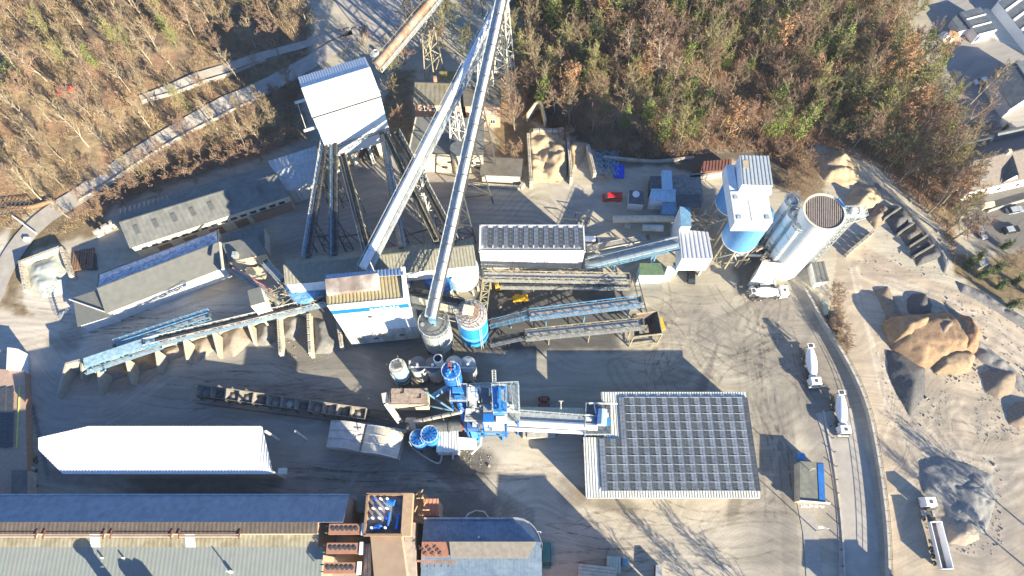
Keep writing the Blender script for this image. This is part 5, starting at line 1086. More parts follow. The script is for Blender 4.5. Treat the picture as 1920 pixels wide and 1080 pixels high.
t.part("roof_cage", k, STEELD); t.part("head_box", MB().box((c.x - .6, c.y + .6, 17.1), (2.2, 1.9, 1.2), -.2), mat("cream_box", (.66, .58, .46), .6)); t.part("platform", MB().box((c.x + .6, c.y + .6, 16.75), (2.0, 3.2, .1), -.2).rail([(c.x + 1.5, c.y - 1, 16.8), (c.x + 1.7, c.y + 2, 16.8)], 1, .06, 1), mat("brown_grating", (.3, .22, .17), .8))
rr = random.Random(2); m = MB()
for i in range(34):
    a = W(rr.uniform(820, 858), rr.uniform(570, 600), rr.uniform(12.5, 15.5)); d_ = Vector((rr.uniform(-2, 2), rr.uniform(-.9, .9), rr.uniform(-.6, .6))); m.bar(a, a + d_, .1)
solo("service_walkway", m, STEELW, "tangled pale walkway rails between the two large silos", "walkway", loc=tuple(W(838, 590, 0)))
# row of bitumen tanks
t, c = silo("tank", "pale blue tank with a busy roof platform, leftmost of the tank row", 747, 690, 9.5, 1.75, 2.2, mat("pale_tank_blue", (.28, .50, .64), .45), DIRTYW, .3, ((3.6, NAVY), (5.0, WHITE)), group="tank row", ladder=2.2)
t.part("roof_box", MB().box((c.x, c.y + .3, 10.1), (1.6, 1.0, .7), .3).tube((c.x, c.y + 1.4, 9.6), (c.x - .1, c.y + 2.2, 11.5), .1), STEELD)
m = MB()
for s in (-2.6, -1.9): m.bar((c.x + s, c.y - .5, 0), (c.x + s, c.y + .9, 9.6), .12)
for i in range(12): m.bar((c.x - 2.6, c.y - .4 + i * .1, .7 * i + .6), (c.x - 1.9, c.y - .4 + i * .1, .7 * i + .6), .08)
t.part("stair", m, STEELY)
for u, v, lb, mm, z in ((783, 683, "second tank of the row, cream stained shell with a white pipe", DIRTYW, 10), (812, 684, "third tank of the row, grey with a rusty streak down its side", GALV, 10), (851, 682, "tank half hidden behind the blue mixing tank", GALV, 10.3), (877, 683, "rightmost grey tank of the row", mat("dull_tank_grey", (.36, .38, .37), .6, dirt=(.5, .5, .46), dirt_amt=.5), 9.5)):
    t, c = silo("tank", lb, u, v, z, 1.75, 2.0, mm, SLATE if u < 840 else GALV, .35, ((z - .3, GALV),), group="tank row", roof_rail=False, ladder=0)
    t.part("roof_valve", MB().lathe((c.x, c.y - .2), [(.3, z + .3), (.3, z + .8), (.15, z + .9)], 12), CARW); 
m = MB().bar(W(770, 688, 10.6), W(890, 690, 10.2), .25).tube(W(768, 676, 11), W(768, 690, 9), .2)
solo("roof_pipe", m, STEELW, "grey pipe laid across the tops of the tank row", "pipe", loc=tuple(W(820, 689, 0)))
c = W(821, 672, 13); t = Th("exhaust_stack", "round cream exhaust stack with a dark mouth above the tank row", "chimney", (c.x, c.y, 0))
n = 28; ro, ri = .95, .74; mb = MB(); mb.lathe(c, [(1.0, 0), (ro, 13)], n); t.part("shaft", mb, mat("cream_stack", (.72, .64, .50), .5))
rg_ = MB(); 
for i in range(n):
    a, b = 2 * math.pi * i / n, 2 * math.pi * (i + 1) / n
    rg_.poly([(c.x + ri * math.cos(a), c.y + ri * math.sin(a), 13.04), (c.x + (ro + .06) * math.cos(a), c.y + (ro + .06) * math.sin(a), 13.04), (c.x + (ro + .06) * math.cos(b), c.y + (ro + .06) * math.sin(b), 13.04), (c.x + ri * math.cos(b), c.y + ri * math.sin(b), 13.04)])
t.part("mouth", MB().lathe(c, [(ri, 13.0), (ri, 13.03)], n), mat("mouth_shade_black", (.01, .01, .01), .9)); t.part("rim", rg_, CARW)  # flat black disc stands for the shaded hollow of the stack
t, c = silo("mixing_tank", "deep blue mixing tank with pipes and fans on its roof", 846, 697, 20, 1.85, 8, BLUE, BLUE, .3, ((18.5, BLUEL), (14, BLUEL)), ladder=.9, roof_rail=True)
rr = random.Random(5); m = MB()
for i in range(9): a = rr.uniform(0, 6.28); r_ = rr.uniform(.3, 1.3); m.lathe((c.x + r_ * math.cos(a), c.y + r_ * math.sin(a)), [(.3, 20.3), (.3, 20.7 + rr.random() * .4), (.12, 21)], 10)
t.part("roof_fitting", m, BLUEL); t.part("motor", MB().box((c.x - .2, c.y + 1.1, 21), (.8, .7, .8)).box((c.x + .1, c.y + .2, 21), (.35, .3, .6), .5), mat("dull_red", (.3, .1, .1), .6))
# ------------------------------------------------------------------ blue asphalt mixing plant
pl = Th("asphalt_plant", "blue and white asphalt mixing tower with grated platforms", "plant", W(910, 770, 0))
def pbox(nm, px, z0, z1, m_, parent=None): return pl.part(nm, MB().ext(foot(px, z1), z0, z1), m_, parent)
pbox("tower_body", [(905, 792), (951, 792), (951, 752), (905, 752)], 3, 13.4, mat("plant_grey_sheet", (.36, .38, .40), .6, var=.15, dirt=(.2, .18, .16), dirt_amt=.5))
for kx, (px_, z_, m_) in enumerate((([(906, 790), (926, 790), (926, 775), (906, 775)], 14.2, BLUE), ([(906, 772), (922, 772), (922, 757), (906, 757)], 14.4, GALV), ([(930, 791), (949, 791), (949, 780), (930, 780)], 14.0, CARW), ([(880, 764), (894, 764), (894, 752), (880, 752)], 13.8, GALV), ([(898, 744), (903, 744), (903, 728), (898, 728)], 14.0, CARW), ([(955, 770), (965, 770), (964, 758), (955, 758)], 13.4, STEELW))): pbox("machine_cover", px_, z_ - 1.2, z_, m_)
pbox("screen_house", [(925, 775), (951, 775), (950, 724), (922, 724)], 15, 16.6, BLUEL)
pbox("screen_deck", [(902, 754), (918, 754), (918, 727), (902, 727)], 12, 15.4, SLATE)
pbox("grey_cover", [(939, 751), (949, 752), (947, 727), (938, 727)], 16.6, 16.9, GALV)
pbox("deck", [(844, 753), (876, 753), (876, 722), (846, 722)], 14.2, 14.5, mat("blue_grey_grating", (.14, .2, .32), .7, var=.2))
pbox("deck", [(876, 765), (975, 775), (972, 718), (876, 722)], 12.4, 12.6, mat("grey_grating", (.35, .4, .42), .7, var=.3, nscale=3))
pbox("cream_unit", [(877, 748), (897, 748), (896, 726), (877, 726)], 12.6, 15.2, CARW)
pbox("drive_hood", [(848, 735), (870, 736), (866, 726), (848, 726)], 14.5, 16.0, BLUEL)
pbox("motor_block", [(852, 747), (866, 747), (866, 741), (852, 741)], 14.5, 15.4, BLUEL)
pbox("lower_deck", [(872, 790), (975, 792), (972, 772), (874, 770)], 9.3, 9.5, GALV)
pbox("blue_hood", [(905, 786), (954, 788), (954, 778), (905, 776)], 8.5, 9.0, BLUE)
pbox("white_bin", [(927, 776), (951, 777), (951, 754), (927, 754)], 15.0, 15.8, CARW)
m = MB()
for z, px in ((14.5, [(844, 753), (876, 753), (876, 722), (846, 722)]), (12.6, [(876, 765), (975, 775), (972, 718), (876, 722)]), (9.5, [(872, 790), (975, 792), (972, 772), (874, 770)]), (16.6, [(925, 775), (951, 775), (950, 724), (922, 724)])):
    m.rail([(*p, z) for p in foot(px, z)], 1.1, .08, 1.2, True)
pl.part("railing", m, RAIL)
m = MB()
for k in range(11): m.bar(W(953 + k * 2, 722, 12.8), W(954 + k * 2, 772, 12.8), .07)
m.rail([W(958, 722, 12.7), W(962, 772, 12.7)], 1.1, .08, 1)
pl.part("grating_bars", m, RAIL)
m = MB()
for u, v in ((846, 752), (874, 752), (905, 795), (950, 795), (972, 790), (972, 722), (878, 724), (905, 730)): q = W(u, v, 12.4); m.bar((q.x, q.y, 0), q, .35)
m.bar(W(905, 795, 3), W(950, 795, 8), .2).bar(W(950, 795, 3), W(905, 795, 8), .2)
pl.part("column", m, BLUE)
m = MB(); 
for k in range(8): a = W(894 - k * 1.6 + 12, 764 - k * 2.4, 12.5 - k * .35); m.box((a.x, a.y, a.z), (1.0, .35, .06), .8)
m.rail([W(880, 724, 15.3), W(899, 732, 12.9)], 1, .07, 1).rail([W(896, 745, 13), W(904, 766, 9.6)], 1, .07, 1)
pl.part("stair", m, RAIL)
m = MB(); a = W(926, 694, 21); b_ = W(927, 722, 16)
for s in (-.35, .35): m.bar(b_ + Vector((s, 0, 0)), a + Vector((s, 0, 0)), .09)
for k in range(10): q = b_.lerp(a, k / 9); m.bar(q - Vector((.35, 0, 0)), q + Vector((.35, 0, 0)), .07)
pl.part("ladder_mast", m, RAIL)
m = MB().bar(W(937, 726, 17.4), W(938, 775, 17.4), .5).bar(W(928, 760, 17.2), W(950, 771, 17.2), .35).bar(W(927, 729, 17), W(950, 729, 17), .35)
pl.part("blue_beam", m, BLUEL); pl.part("white_pipe", MB().bar(W(918, 728, 15.6), W(918, 742, 15.6), .3), CARW)
rr = random.Random(8); m = MB()
for i in range(40):
    u = rr.uniform(876, 952); v = rr.uniform(726, 772); a = W(u, v, 13.2); m.box((a.x, a.y, 13.2), (rr.uniform(.2, 1.2), rr.uniform(.2, .6), rr.uniform(.5, 2.5)), rr.choice((0, 1.57, .5)))
pl.part("small_equipment", m, STEELW)
m = MB()
for i in range(26):
    a = W(rr.uniform(870, 955), rr.uniform(770, 815), rr.uniform(4, 9)); m.bar(a, a + Vector(rr.choice(((2.5, 0, 0), (0, 1.8, .5), (0, 0, 3), (1.5, 1, 0)))), .14)
pl.part("pipework", m, BLUEL)
# bucket elevator leg, big blue slanted duct
pl.part("blue_duct", MB().tube(W(851, 727, 12), W(884, 826, 1.5), .55, n=10).tube(W(862, 752, 10), W(870, 775, 8), .9, n=10), BLUE)
pl.part("blue_chute", MB().bar(W(882, 790, 7), W(893, 828, 1.5), 1.3, .8), BLUEL)
pl.part("discharge_box", MB().ext(foot([(876, 803), (896, 804), (895, 779), (874, 778)], 8), 4, 8), mat("blue_deck", (.05, .14, .36), .6))
pl.part("discharge_motor", MB().box((*W(890, 790, 8.4).xy, 8.4), (.8, 2.0, .8)), CARW)
g = W(962, 812, 3); pl.part("blue_frame", (lambda m: [m.bar(W(895, v, 5.5), W(948, v, 5.5), .22) for v in (805, 811, 817)] and m.bar(W(900, 806, 5.5), W(898, 825, 0), .4).bar(W(945, 806, 5.5), W(943, 825, 0), .4))(MB()), BLUEL)
# drying drum, filter box, flues
dr = Th("drying_drum", "dark horizontal drying drum under the cream screw conveyor", "drum", W(830, 795, 0))
dr.part("shell", MB().tube(W(780, 801, 3.6), W(866, 797, 3.9), 1.35, n=28), mat("sooty_drum", (.10, .11, .12), .6, var=.3)); dr.part("tyre_ring", MB().tube(W(797, 800, 3.6), W(800, 800, 3.6), 1.5, n=28).tube(W(841, 799, 3.8), W(844, 799, 3.8), 1.5, n=28), STEELD)
dr.part("burner", MB().ext(foot([(861, 803), (872, 803), (871, 789), (862, 789)], 4.6), 1.5, 4.6), mat("dull_red", (.3, .1, .1), .6)); dr.part("cradle", MB().box((*W(800, 801, 1).xy, 1), (1, 3, 2)).box((*W(843, 799, 1).xy, 1), (1, 3, 2)), STEELD)
dr.part("inlet_hood", MB().ext(foot([(757, 805), (779, 805), (779, 783), (761, 783)], 5), 0, 5), CONC)
ft = box_thing("bag_filter", "rectangular bag filter with a brown patchwork top and cream walls", "filter", [(729, 758), (801, 758), (800, 728), (733, 728)], 8.0, 2.5, CREAM, mat("brown_plate", (.22, .17, .14), .8, var=.3, dirt=(.42, .36, .3), dirt_amt=.5))
rr = random.Random(6)
tm = MB().box((0, 0, 0), (1.0, 1.0, .16)).mesh("filter_lid"); tm.materials.append(mat("brown_lid", (.34, .27, .22), .8, var=.3, nscale=1.5))
for i in range(8):
    for j in range(3):
        if rr.random() < .25: continue
        q = W(738 + i * 8, 733 + j * 9, 8.1); ft.inst("filter_lid", tm, (q.x, q.y, 8.12 + .05 * rr.random()), (0, 0, rr.choice((0, 0, .1, -.1))))
ft.part("leg", (lambda m: [m.box((*W(u, v, 2).xy, 1.25), (.35, .35, 2.5)) for u, v in ((733, 758), (765, 760), (798, 758), (735, 735), (795, 735))] and m)(MB()), STEELW)
fl = Th("flue_duct", "bent white flue duct beside the bag filter", "duct", W(722, 750, 0)); a, b_, c_ = W(721, 738, 7), W(724, 755, 7), W(752, 794, 4); fl.part("duct", MB().bar(a, b_, 1.2, 1.2).bar(b_, c_, 1.25, 1.2), mat("cream_duct", (.62, .56, .48), .7, var=.1)); fl.part("support", MB().bar((b_.x, b_.y, 0), b_, .3).bar((c_.x, c_.y, 0), c_, .3), STEELD)
sc = Th("screw_conveyor", "slim cream screw conveyor rising from the drum to the plant", "conveyor", W(778, 792, 0)); a, b_ = W(777, 791, 6), W(865, 772, 11); sc.part("tube", MB().tube(a, b_, .42, n=12), mat("cream_tube", (.55, .5, .4), .6)); sc.part("clamp", (lambda m: [m.tube(a.lerp(b_, k / 5) - (b_ - a).normalized() * .1, a.lerp(b_, k / 5) + (b_ - a).normalized() * .1, .5, n=12) for k in range(1, 5)] and m)(MB()), STEELD); sc.part("leg", MB().bar((a.x, a.y, 0), a, .2).bar((a.lerp(b_, .6).x, a.lerp(b_, .6).y, 0), a.lerp(b_, .6), .2), STEELD)
m = MB().tube(W(797, 735, 9), W(850, 770, 7), .22).tube(W(812, 743, 7), W(838, 727, 8), .6, n=10).tube(W(800, 760, 5), W(850, 770, 6), .2)
solo("pipe_run", m, STEELB, "grey-blue pipes leading from the filter to the plant tower", "pipe", loc=tuple(W(820, 750, 0)))
for k, (u, v, z) in enumerate(((785, 822, 6), (806, 815, 7.5))):
    t, c = silo("blue_tank", ("left, lower", "right, taller")[k] + " one of the twin bright blue tanks by the tunnel cover", u, v, z, 1.75, 2.2, BLUEL, BLUEL, .2, ((z - .6, BLUE),), group="twin blue tanks", ladder=2.6, roof_rail=True)
    m = MB()
    for i in range(6): a = i * math.pi / 6; m.bar((c.x + 1.6 * math.cos(a), c.y + 1.6 * math.sin(a), z + .25), (c.x - 1.6 * math.cos(a), c.y - 1.6 * math.sin(a), z + .25), .1)
    t.part("roof_rib", m, BLUE)
b, Q, e1, e2, _ = building("control_cabin", "white ribbed control cabin right of the twin blue tanks", [(819, 847), (860, 847), (858, 808), (821, 808)], 4.0, WHITE, WHITE2, 'flat', pitch=.6, amp=.1, over=.1)
box_thing("flat_cabin", "long low white cabin next to the ribbed control cabin", "cabin", [(860, 838), (894, 838), (892, 822), (860, 820)], 3.0, 0, WHITE, CARW)
m = MB().bar(W(903, 820, 3), W(901, 835, 3), .35).bar(W(901, 835, 3), W(884, 852, 2), .3).bar(W(850, 848, 3), W(849, 860, 0), .4)
solo("guard_rail", m, CARW, "white bent guard rail below the plant's discharge chute", "rail", loc=tuple(W(895, 840, 0)))
walled("retaining_wall", "low bent wall around the dark apron south of the blue tanks", [(768, 835), (785, 850), (822, 873), (829, 862), (827, 845)], .8, .35, CONC)
# the feed to the hall: bridge, twin pipes, ribbed roof
fb_ = Th("feed_bridge", "twin white pipes and walkway feeding the storage hall", "conveyor", W(960, 800, 0)); a, b_ = W(893, 788, 8.5), W(1120, 801, 8.5)
fb_.part("pipe", MB().tube(a, b_, .75, n=16), WHITE); fb_.part("pipe", MB().tube(a + Vector((6.5, -1.5, -1.2)), b_ + Vector((0, -.9, -1.2)), .45, n=14), CARW)
fb_.part("walkway", MB().bar(a + Vector((5, 1.5, .1)), b_ + Vector((0, 1.5, .1)), 1.2, .08), GALV); fb_.part("handrail", MB().rail([a + Vector((7, 2.1, .1)), b_ + Vector((0, 2.1, .1))], 1.1, .08, 1.3), RAIL)
m = MB()
for u in (1005, 1040, 1080): q = W(u, 803, 6); m.bar((q.x - .8, q.y, 0), q + Vector((-.3, 0, .8)), .3); m.bar((q.x + .8, q.y, 0), q + Vector((.3, 0, .8)), .3)
fb_.part("support", m, BLUE); 
m = MB()
for u in (988, 1033): q = W(u, 813, 2); m.box((q.x, q.y, 1), (1.8, 1.4, 2))
m.box((*W(1010, 815, 2).xy, 1.1), (5, 1.2, 2.2)); fb_.part("foundation", m, CONC)
building("ribbed_passage", "passage roof with cream ribbed sheets between plant and storage hall", [(972, 788), (1100, 790), (1100, 766), (972, 764)], 6.0, NAVY, mat("cream_ribbed_sheet", (.62, .60, .48), .7, var=.1, dirt=(.35, .33, .25), dirt_amt=.4), 'flat', pitch=.7, amp=.09, over=.1)
hd = Th("conveyor_head", "blue and white conveyor head station over the hall's notch", "station", W(1120, 795, 0))
hd.part("deck", MB().ext(foot([(1096, 816), (1146, 816), (1144, 756), (1098, 758)], 8.2), 8.0, 8.2), SLATE)
hd.part("drive_cover", MB().tube(W(1128, 797, 9.6), W(1130, 768, 9.6), .95, n=14), PALEB); hd.part("side_cover", MB().ext(foot([(1133, 797), (1144, 797), (1143, 784), (1134, 784)], 9.4), 8.2, 9.4), BLUEL)
hd.part("dark_cover", MB().ext(foot([(1116, 797), (1124, 797), (1122, 765), (1116, 765)], 9.2), 8.2, 9.2), BLUE)
hd.part("beam", MB().bar(W(1104, 756, 9.5), W(1158, 757, 9.5), .3).bar(W(1114, 757, 9.5), W(1117, 775, 9.5), .25), STEELW)
hd.part("railing", MB().rail([(*p, 8.2) for p in foot([(1096, 816), (1146, 816), (1144, 756), (1098, 758)], 8.2)], 1.1, .08, 1.2, True), RAIL)
hd.part("motor", MB().box((*W(1137, 778, 9).xy, 8.7), (.8, .8, .9)), CARW); hd.part("motor", MB().box((*W(1105, 785, 9).xy, 8.7), (1.2, .7, .8)).tube(W(1097, 778, 9.3), W(1110, 778, 9.3), .18), CARW)
hd.part("leg", (lambda m: [m.bar((*W(u, v, 8).xy, 0), W(u, v, 8), .3) for u, v in ((1098, 760), (1098, 814), (1144, 760), (1144, 814))] and m)(MB()), BLUE)
p = W(1052, 752, 9); m = MB().bar(W(1052, 788, 6), p, .16).bar(p - Vector((.5, 0, 0)), p + Vector((.5, 0, 0)), .12); solo("lamp_mast", m, STEELW, "thin mast standing in the ribbed passage roof", "mast", loc=tuple(W(1052, 790, 0)))
t = Th("red_machine", "small red machine parked north of the ribbed passage", "machine", W(1020, 756)); p = W(1020, 753, 1); t.part("hood", MB().box((p.x, p.y + .4, 1.5), (1.6, 1.2, 1.4)), RED_P); t.part("base", MB().box((p.x, p.y - .5, .7), (2.1, 1.6, 1.0)), mat("dull_red", (.3, .1, .1), .6)); t.part("wheel", (lambda m: [m.tube((p.x + sx * 1.2, p.y + sy * .8, .45), (p.x + sx * .9, p.y + sy * .8, .45), .45, n=12) for sx in (-1, 1) for sy in (-1, 1)] and m)(MB()), TYRE)
# ------------------------------------------------------------------ cold feed bins in a slanting row
fr = Th("feed_bin_conveyor", "collecting belt in a channel under the row of feed bins", "conveyor", W(560, 765, 0)); a, b_ = W(372, 742, .9), W(742, 790, .9); fr.part("belt", MB().bar(a, b_, .9, .1), BELT); fr.part("side_rail", MB().bar(a + Vector((0, -1.8, .3)), b_ + Vector((0, -1.8, .3)), .2, .6).bar(a + Vector((0, 1.8, .3)), b_ + Vector((0, 1.8, .3)), .2, .6), STEELD)
bn = MB(); hw, hl, zt_, zb = 1.15, 1.6, 3.2, 1.3
o = [(-hl, -hw), (hl, -hw), (hl, hw), (-hl, hw)]; i_ = [(-.5, -.5), (.5, -.5), (.5, .5), (-.5, .5)]
for k in range(4):
    k2 = (k + 1) % 4; bn.prism([(*o[k], zt_ - .0), (*o[k2], zt_), (*i_[k2], zb), (*i_[k], zb)], [(o[k][0] * .94, o[k][1] * .94, zt_), (o[k2][0] * .94, o[k2][1] * .94, zt_), (i_[k2][0] * .9, i_[k2][1] * .9, zb + .1), (i_[k][0] * .9, i_[k][1] * .9, zb + .1)])
wing = MB()
for s in (-1, 1): wing.prism([(s * hl, -hw, zt_), (s * hl, hw, zt_), (s * (hl + .12), hw, zt_), (s * (hl + .12), -hw, zt_)], [(s * hl, -hw, zt_ + .1), (s * hl, hw, zt_ + .9), (s * (hl + .12), hw, zt_ + .9), (s * (hl + .12), -hw, zt_ + .1)])
wing.box((0, hw, zt_ + .45), (2 * hl, .12, .9)); lg = MB()
for x in (-1, 1):
    for y in (-1, 1): lg.bar((x * hl, y * hw, 0), (x * hl, y * hw, zt_), .18)
fillm = MB().lathe((0, 0), [(.95, zt_ - .75), (.8, zt_ - .6), (.3, zt_ - .35)], 12)
mets = {k: (v.mesh(k), mm) for k, (v, mm) in {"funnel": (bn, CONCD), "side_plate": (wing, mat("worn_bin_plate", (.27, .25, .22), .85, var=.25, dirt=(.15, .14, .13), dirt_amt=.6)), "frame": (lg, STEELD)}.items()}
for v, mm in mets.values(): v.materials.append(mm)
fill_m = [GRAVG, GRAVD, GRAVK, GRAVP]
lbs = ["first feed bin at the west end of the slanting row", "second feed bin from the west end", "third feed bin from the west, in full shade", "fourth feed bin, brightly edged by the sun", "fifth feed bin with sunlit side plates", "sixth feed bin with sunlit side plates, filled with dark gravel", "seventh feed bin, holding pale crumpled material", "eighth feed bin, shaded with brown gravel", "ninth feed bin with dark filling", "tenth feed bin with blue-grey filling", "eleventh feed bin near the dark conveyor", "last feed bin beside the dark ramp"]
rz = math.atan2((W(735, 780, 3.6) - W(380, 733, 3.6)).y, (W(735, 780, 3.6) - W(380, 733, 3.6)).x)
for k in range(12):
    p = W(383 + k * 26.2, 733 + k * 3.7, 3.6); t = Th("feed_bin", lbs[k], "feed bin", (p.x, p.y, 0), "slanting row of feed bins"); t.o.rotation_euler = (0, 0, rz)
    for nm, (me, mm) in mets.items(): q = bpy.data.objects.new(nm, me); COL.objects.link(q); q.parent = t.o
    me = fillm.mesh("filling"); me.materials.append(fill_m[(k * 7) % 3] if k != 6 else GRAVP); q = bpy.data.objects.new("filling", me); COL.objects.link(q); q.parent = t.o
open_conv("belt_conveyor", "dark covered belt rising from the feed bins to the drum", W(672, 782, 1.5), W(764, 800, 5.5), 1.4, STEELD, BELT, (.5,), .6, 1, None, truss=False)

# ------------------------------------------------------------------ gravel bays with concrete dividing walls and the blue conveyor over them
def bay_wall(label, a, b, h0, h1, t=.5, m=CREAM, group="dividing walls of the gravel bays", z0=0):
    A, B_ = W(*a, h0), W(*b, h1); A.z = B_.z = 0; d = (B_ - A).normalized(); s = Vector((-d.y, d.x, 0)) * t / 2
    th = Th("bay_wall", label, "wall", (A.x, A.y, 0), group)
    th.part("slab", MB().prism([A - s, B_ - s, B_ + s, A + s], [A - s + Vector((0, 0, h0)), B_ - s + Vector((0, 0, h1)), B_ + s + Vector((0, 0, h1)), A + s + Vector((0, 0, h0))]), m); return th
BW = mat("bay_concrete", (.38, .355, .30), .9, var=.15, dirt=(.3, .27, .22), dirt_amt=.5, bump=.2)  # one even warm grey for all the bay walls
for k, (a, b_) in enumerate((((124, 682), (106, 745)), ((152, 680), (153, 712)), ((184, 692), (186, 738)), ((236, 672), (247, 720)), ((292, 655), (298, 698)), ((344, 632), (352, 680)), ((398, 618), (411, 668)), ((464, 602), (478, 645)))):
    bay_wall(("westernmost", "second", "third", "fourth", "fifth", "sixth", "seventh", "eighth")[k] + " tapering dividing wall of the gravel bays under the blue conveyor", a, b_, 6.0 if k else 5, 1.6, .55, BW)
bk = [W(u, v, 6.0) for u, v in ((122, 682), (160, 672), (300, 632), (470, 590), (560, 572))]; mb = wall_line(MB(), resample([Vector((p.x, p.y, 0)) for p in bk], 4), 6.0, .5, 0, 0)
solo("bay_back_wall", mb, BW, "long concrete back wall of the gravel bays", "wall", loc=tuple(bk[0].xy) + (0,))
def block_mesh():
    m = MB().box((0, 0, .4), (1.56, .76, .78))
    for i in range(4): m.box((-.6 + .4 * i, -.19, .84), (.2, .2, .1)).box((-.6 + .4 * i, .19, .84), (.2, .2, .1))
    me = m.mesh("block"); me.materials.append(mat("cast_block", (.48, .44, .37), .9, var=.25, nscale=.8, dirt=(.28, .25, .2), dirt_amt=.5)); return me
BLOCK = block_mesh()
def block_wall(label, pts, rows, cat="wall", zb=0.0, group=None, ground=False):
    P = [G(u, v) if ground else W(u, v, rows * .8 + zb) for u, v in pts]; P = [Vector((p.x, p.y, 0)) for p in P]
    th = Th("block_wall", label, cat, (P[0].x, P[0].y, Tz(P[0].x, P[0].y) if ground else zb), group)
    for a, c in zip(P, P[1:]):
        d = c - a; L = d.length; n = max(1, int(L / 1.6)); rz = math.atan2(d.y, d.x)
        for r in range(rows):
            for k in range(n):
                p = a + d * ((k + .5 + (.25 if r % 2 else 0)) / n) if not (r % 2 and k == n - 1) else a + d * ((k + .4) / n)
                th.inst("block", BLOCK, (p.x, p.y, (Tz(p.x, p.y) if ground else zb) + r * .8), (0, 0, rz + .01 * ((k * 7 + r * 3) % 5 - 2)))
    return th
block_wall("studded block wall left of the grey gravel bay by the tall tower", [(521, 590), (525, 664)], 4)
block_wall("studded block wall right of the grey gravel bay by the tall tower", [(577, 584), (581, 664)], 4)
block_wall("short studded block wall behind the grey gravel bay", [(560, 583), (577, 583)], 4)
block_wall("dark studded block wall at the foot of the asphalt tower", [(632, 600), (640, 650)], 3)
block_wall("studded block wall on the west side of the sand bay", [(990, 246), (996, 342)], 4)
block_wall("studded block wall at the back of the sand bay", [(996, 243), (1058, 243)], 4)
block_wall("studded block wall between the wide and the narrow sand bay", [(1064, 244), (1072, 334)], 4)
block_wall("studded block wall on the east side of the narrow sand bay", [(1102, 268), (1116, 326)], 4)
block_wall("long low row of cream blocks in front of the workshop shed", [(877, 343), (975, 350)], 1)
block_wall("short return of cream blocks beside the sand bay", [(975, 350), (984, 340)], 2)
block_wall("studded block wall on the west side of the pale gravel bay", [(36, 488), (46, 545)], 3)
block_wall("studded block wall behind the pale gravel bay", [(33, 492), (110, 463)], 3)
block_wall("studded block wall between pale gravel bay and pipe stack", [(112, 462), (132, 518)], 3)
block_wall("row of pale blocks at the corner above the pipe stack", [(172, 437), (216, 410)], 3)
block_wall("stack of old blocks near the right-hand bulk bays", [(1588, 476), (1640, 432)], 2)
heap("sand_heap", "tan rippled sand filling the wide sand bay", [(992, 250), (1058, 250), (1063, 330), (1045, 345), (1015, 342), (998, 345)], 2.6, .9, SAND, seed=21, ridges=1.1, cat="sand heap", wallside=[(996, 346), (1020, 348), (1063, 336)])
heap("sand_heap", "small tan sand heap in the narrow sand bay", [(1068, 272), (1100, 272), (1098, 290), (1088, 310), (1074, 320)], 2.2, .9, SAND, seed=23, ridges=.6, cat="sand heap", wallside=[(1100, 290), (1088, 312), (1074, 324)])
heap("gravel_heap", "pale greenish grey gravel in the corner bay at the left", [(48, 496), (112, 470), (128, 515), (122, 552), (80, 560), (58, 540)], 2.6, .7, GRAVP, seed=25, ridges=.4)
for k, (px, mm, lb, h) in enumerate((([(530, 590), (572, 590), (570, 620), (552, 640), (532, 632)], GRAVG, "grey gravel heap between the two studded block walls", 3.4), ([(588, 598), (610, 600), (632, 648), (620, 664), (590, 664)], GRAVG, "grey-green gravel cone right of the studded block walls", 3.6), ([(482, 605), (518, 600), (518, 640), (500, 650), (478, 648)], GRAVG, "smooth grey gravel heap left of the studded block walls", 3.2),
                          ([(412, 618), (460, 605), (472, 640), (440, 670), (418, 662)], GRAVK, "pinkish gravel heap in the seventh bay", 3.2), ([(358, 640), (396, 625), (404, 655), (372, 680)], GRAVK, "half shaded pinkish gravel heap in the sixth bay", 2.6), ([(302, 655), (342, 642), (346, 668), (306, 682)], GRAVK, "pale gravel heap in the fifth bay", 2.4), ([(245, 672), (288, 660), (294, 690), (252, 700)], GRAVT, "brown gravel heap in the fourth bay", 2.2), ([(192, 688), (232, 678), (242, 705), (196, 718)], GRAVG, "grey gravel heap in the third bay", 2.0))):
    heap("gravel_heap", lb, px, h, 1.0, mm, seed=40 + k, ridges=.3)
BT = mat("blue_bay_conveyor", (.20, .44, .62), .5, var=.2, dirt=(.3, .32, .34), dirt_amt=.6)
open_conv("belt_conveyor", "blue framed belt carried over the western gravel bays", W(160, 682, 6.8), W(300, 635, 6.8), 2.4, BT, BELTG, (), 1.4, 1, "conveyors over the gravel bays", cover=mat("glassy_blue_cover", (.30, .45, .52), .5, var=.3))
open_conv("belt_conveyor", "long cream edged belt over the eastern gravel bays", W(270, 642, 7.4), W(608, 562, 8.0), 1.5, STEELW, BELT, (), 1.0, 1, "conveyors over the gravel bays", rail_m=BT)
open_conv("belt_conveyor", "steep blue lattice belt crossing above the bays", W(215, 650, 6), W(392, 592, 9.5), 1.2, STEELB, BELTG, (.5,), .8, -1, "conveyors over the gravel bays", rail_m=BT)
m = MB()
for u, v, u2, v2 in ((184, 700, 168, 692), (236, 678, 228, 665), (292, 660, 280, 650), (344, 640, 330, 632), (398, 622, 386, 612)): m.bar(W(u, v, 4), W(u2, v2, 7.4), .25); m.bar(W(u, v, 4), W(u + 14, v2 + 2, 7.4), .25)
solo("bracket", m, BT, "light blue brackets carrying the bay conveyors on the wall heads", "bracket", loc=tuple(W(292, 655, 0)))
t = Th("transfer_house", "small white transfer house over the bay conveyor near the bin house", "cabin", W(492, 555, 0)); f = foot([(470, 574), (497, 566), (488, 538), (464, 545)], 13)
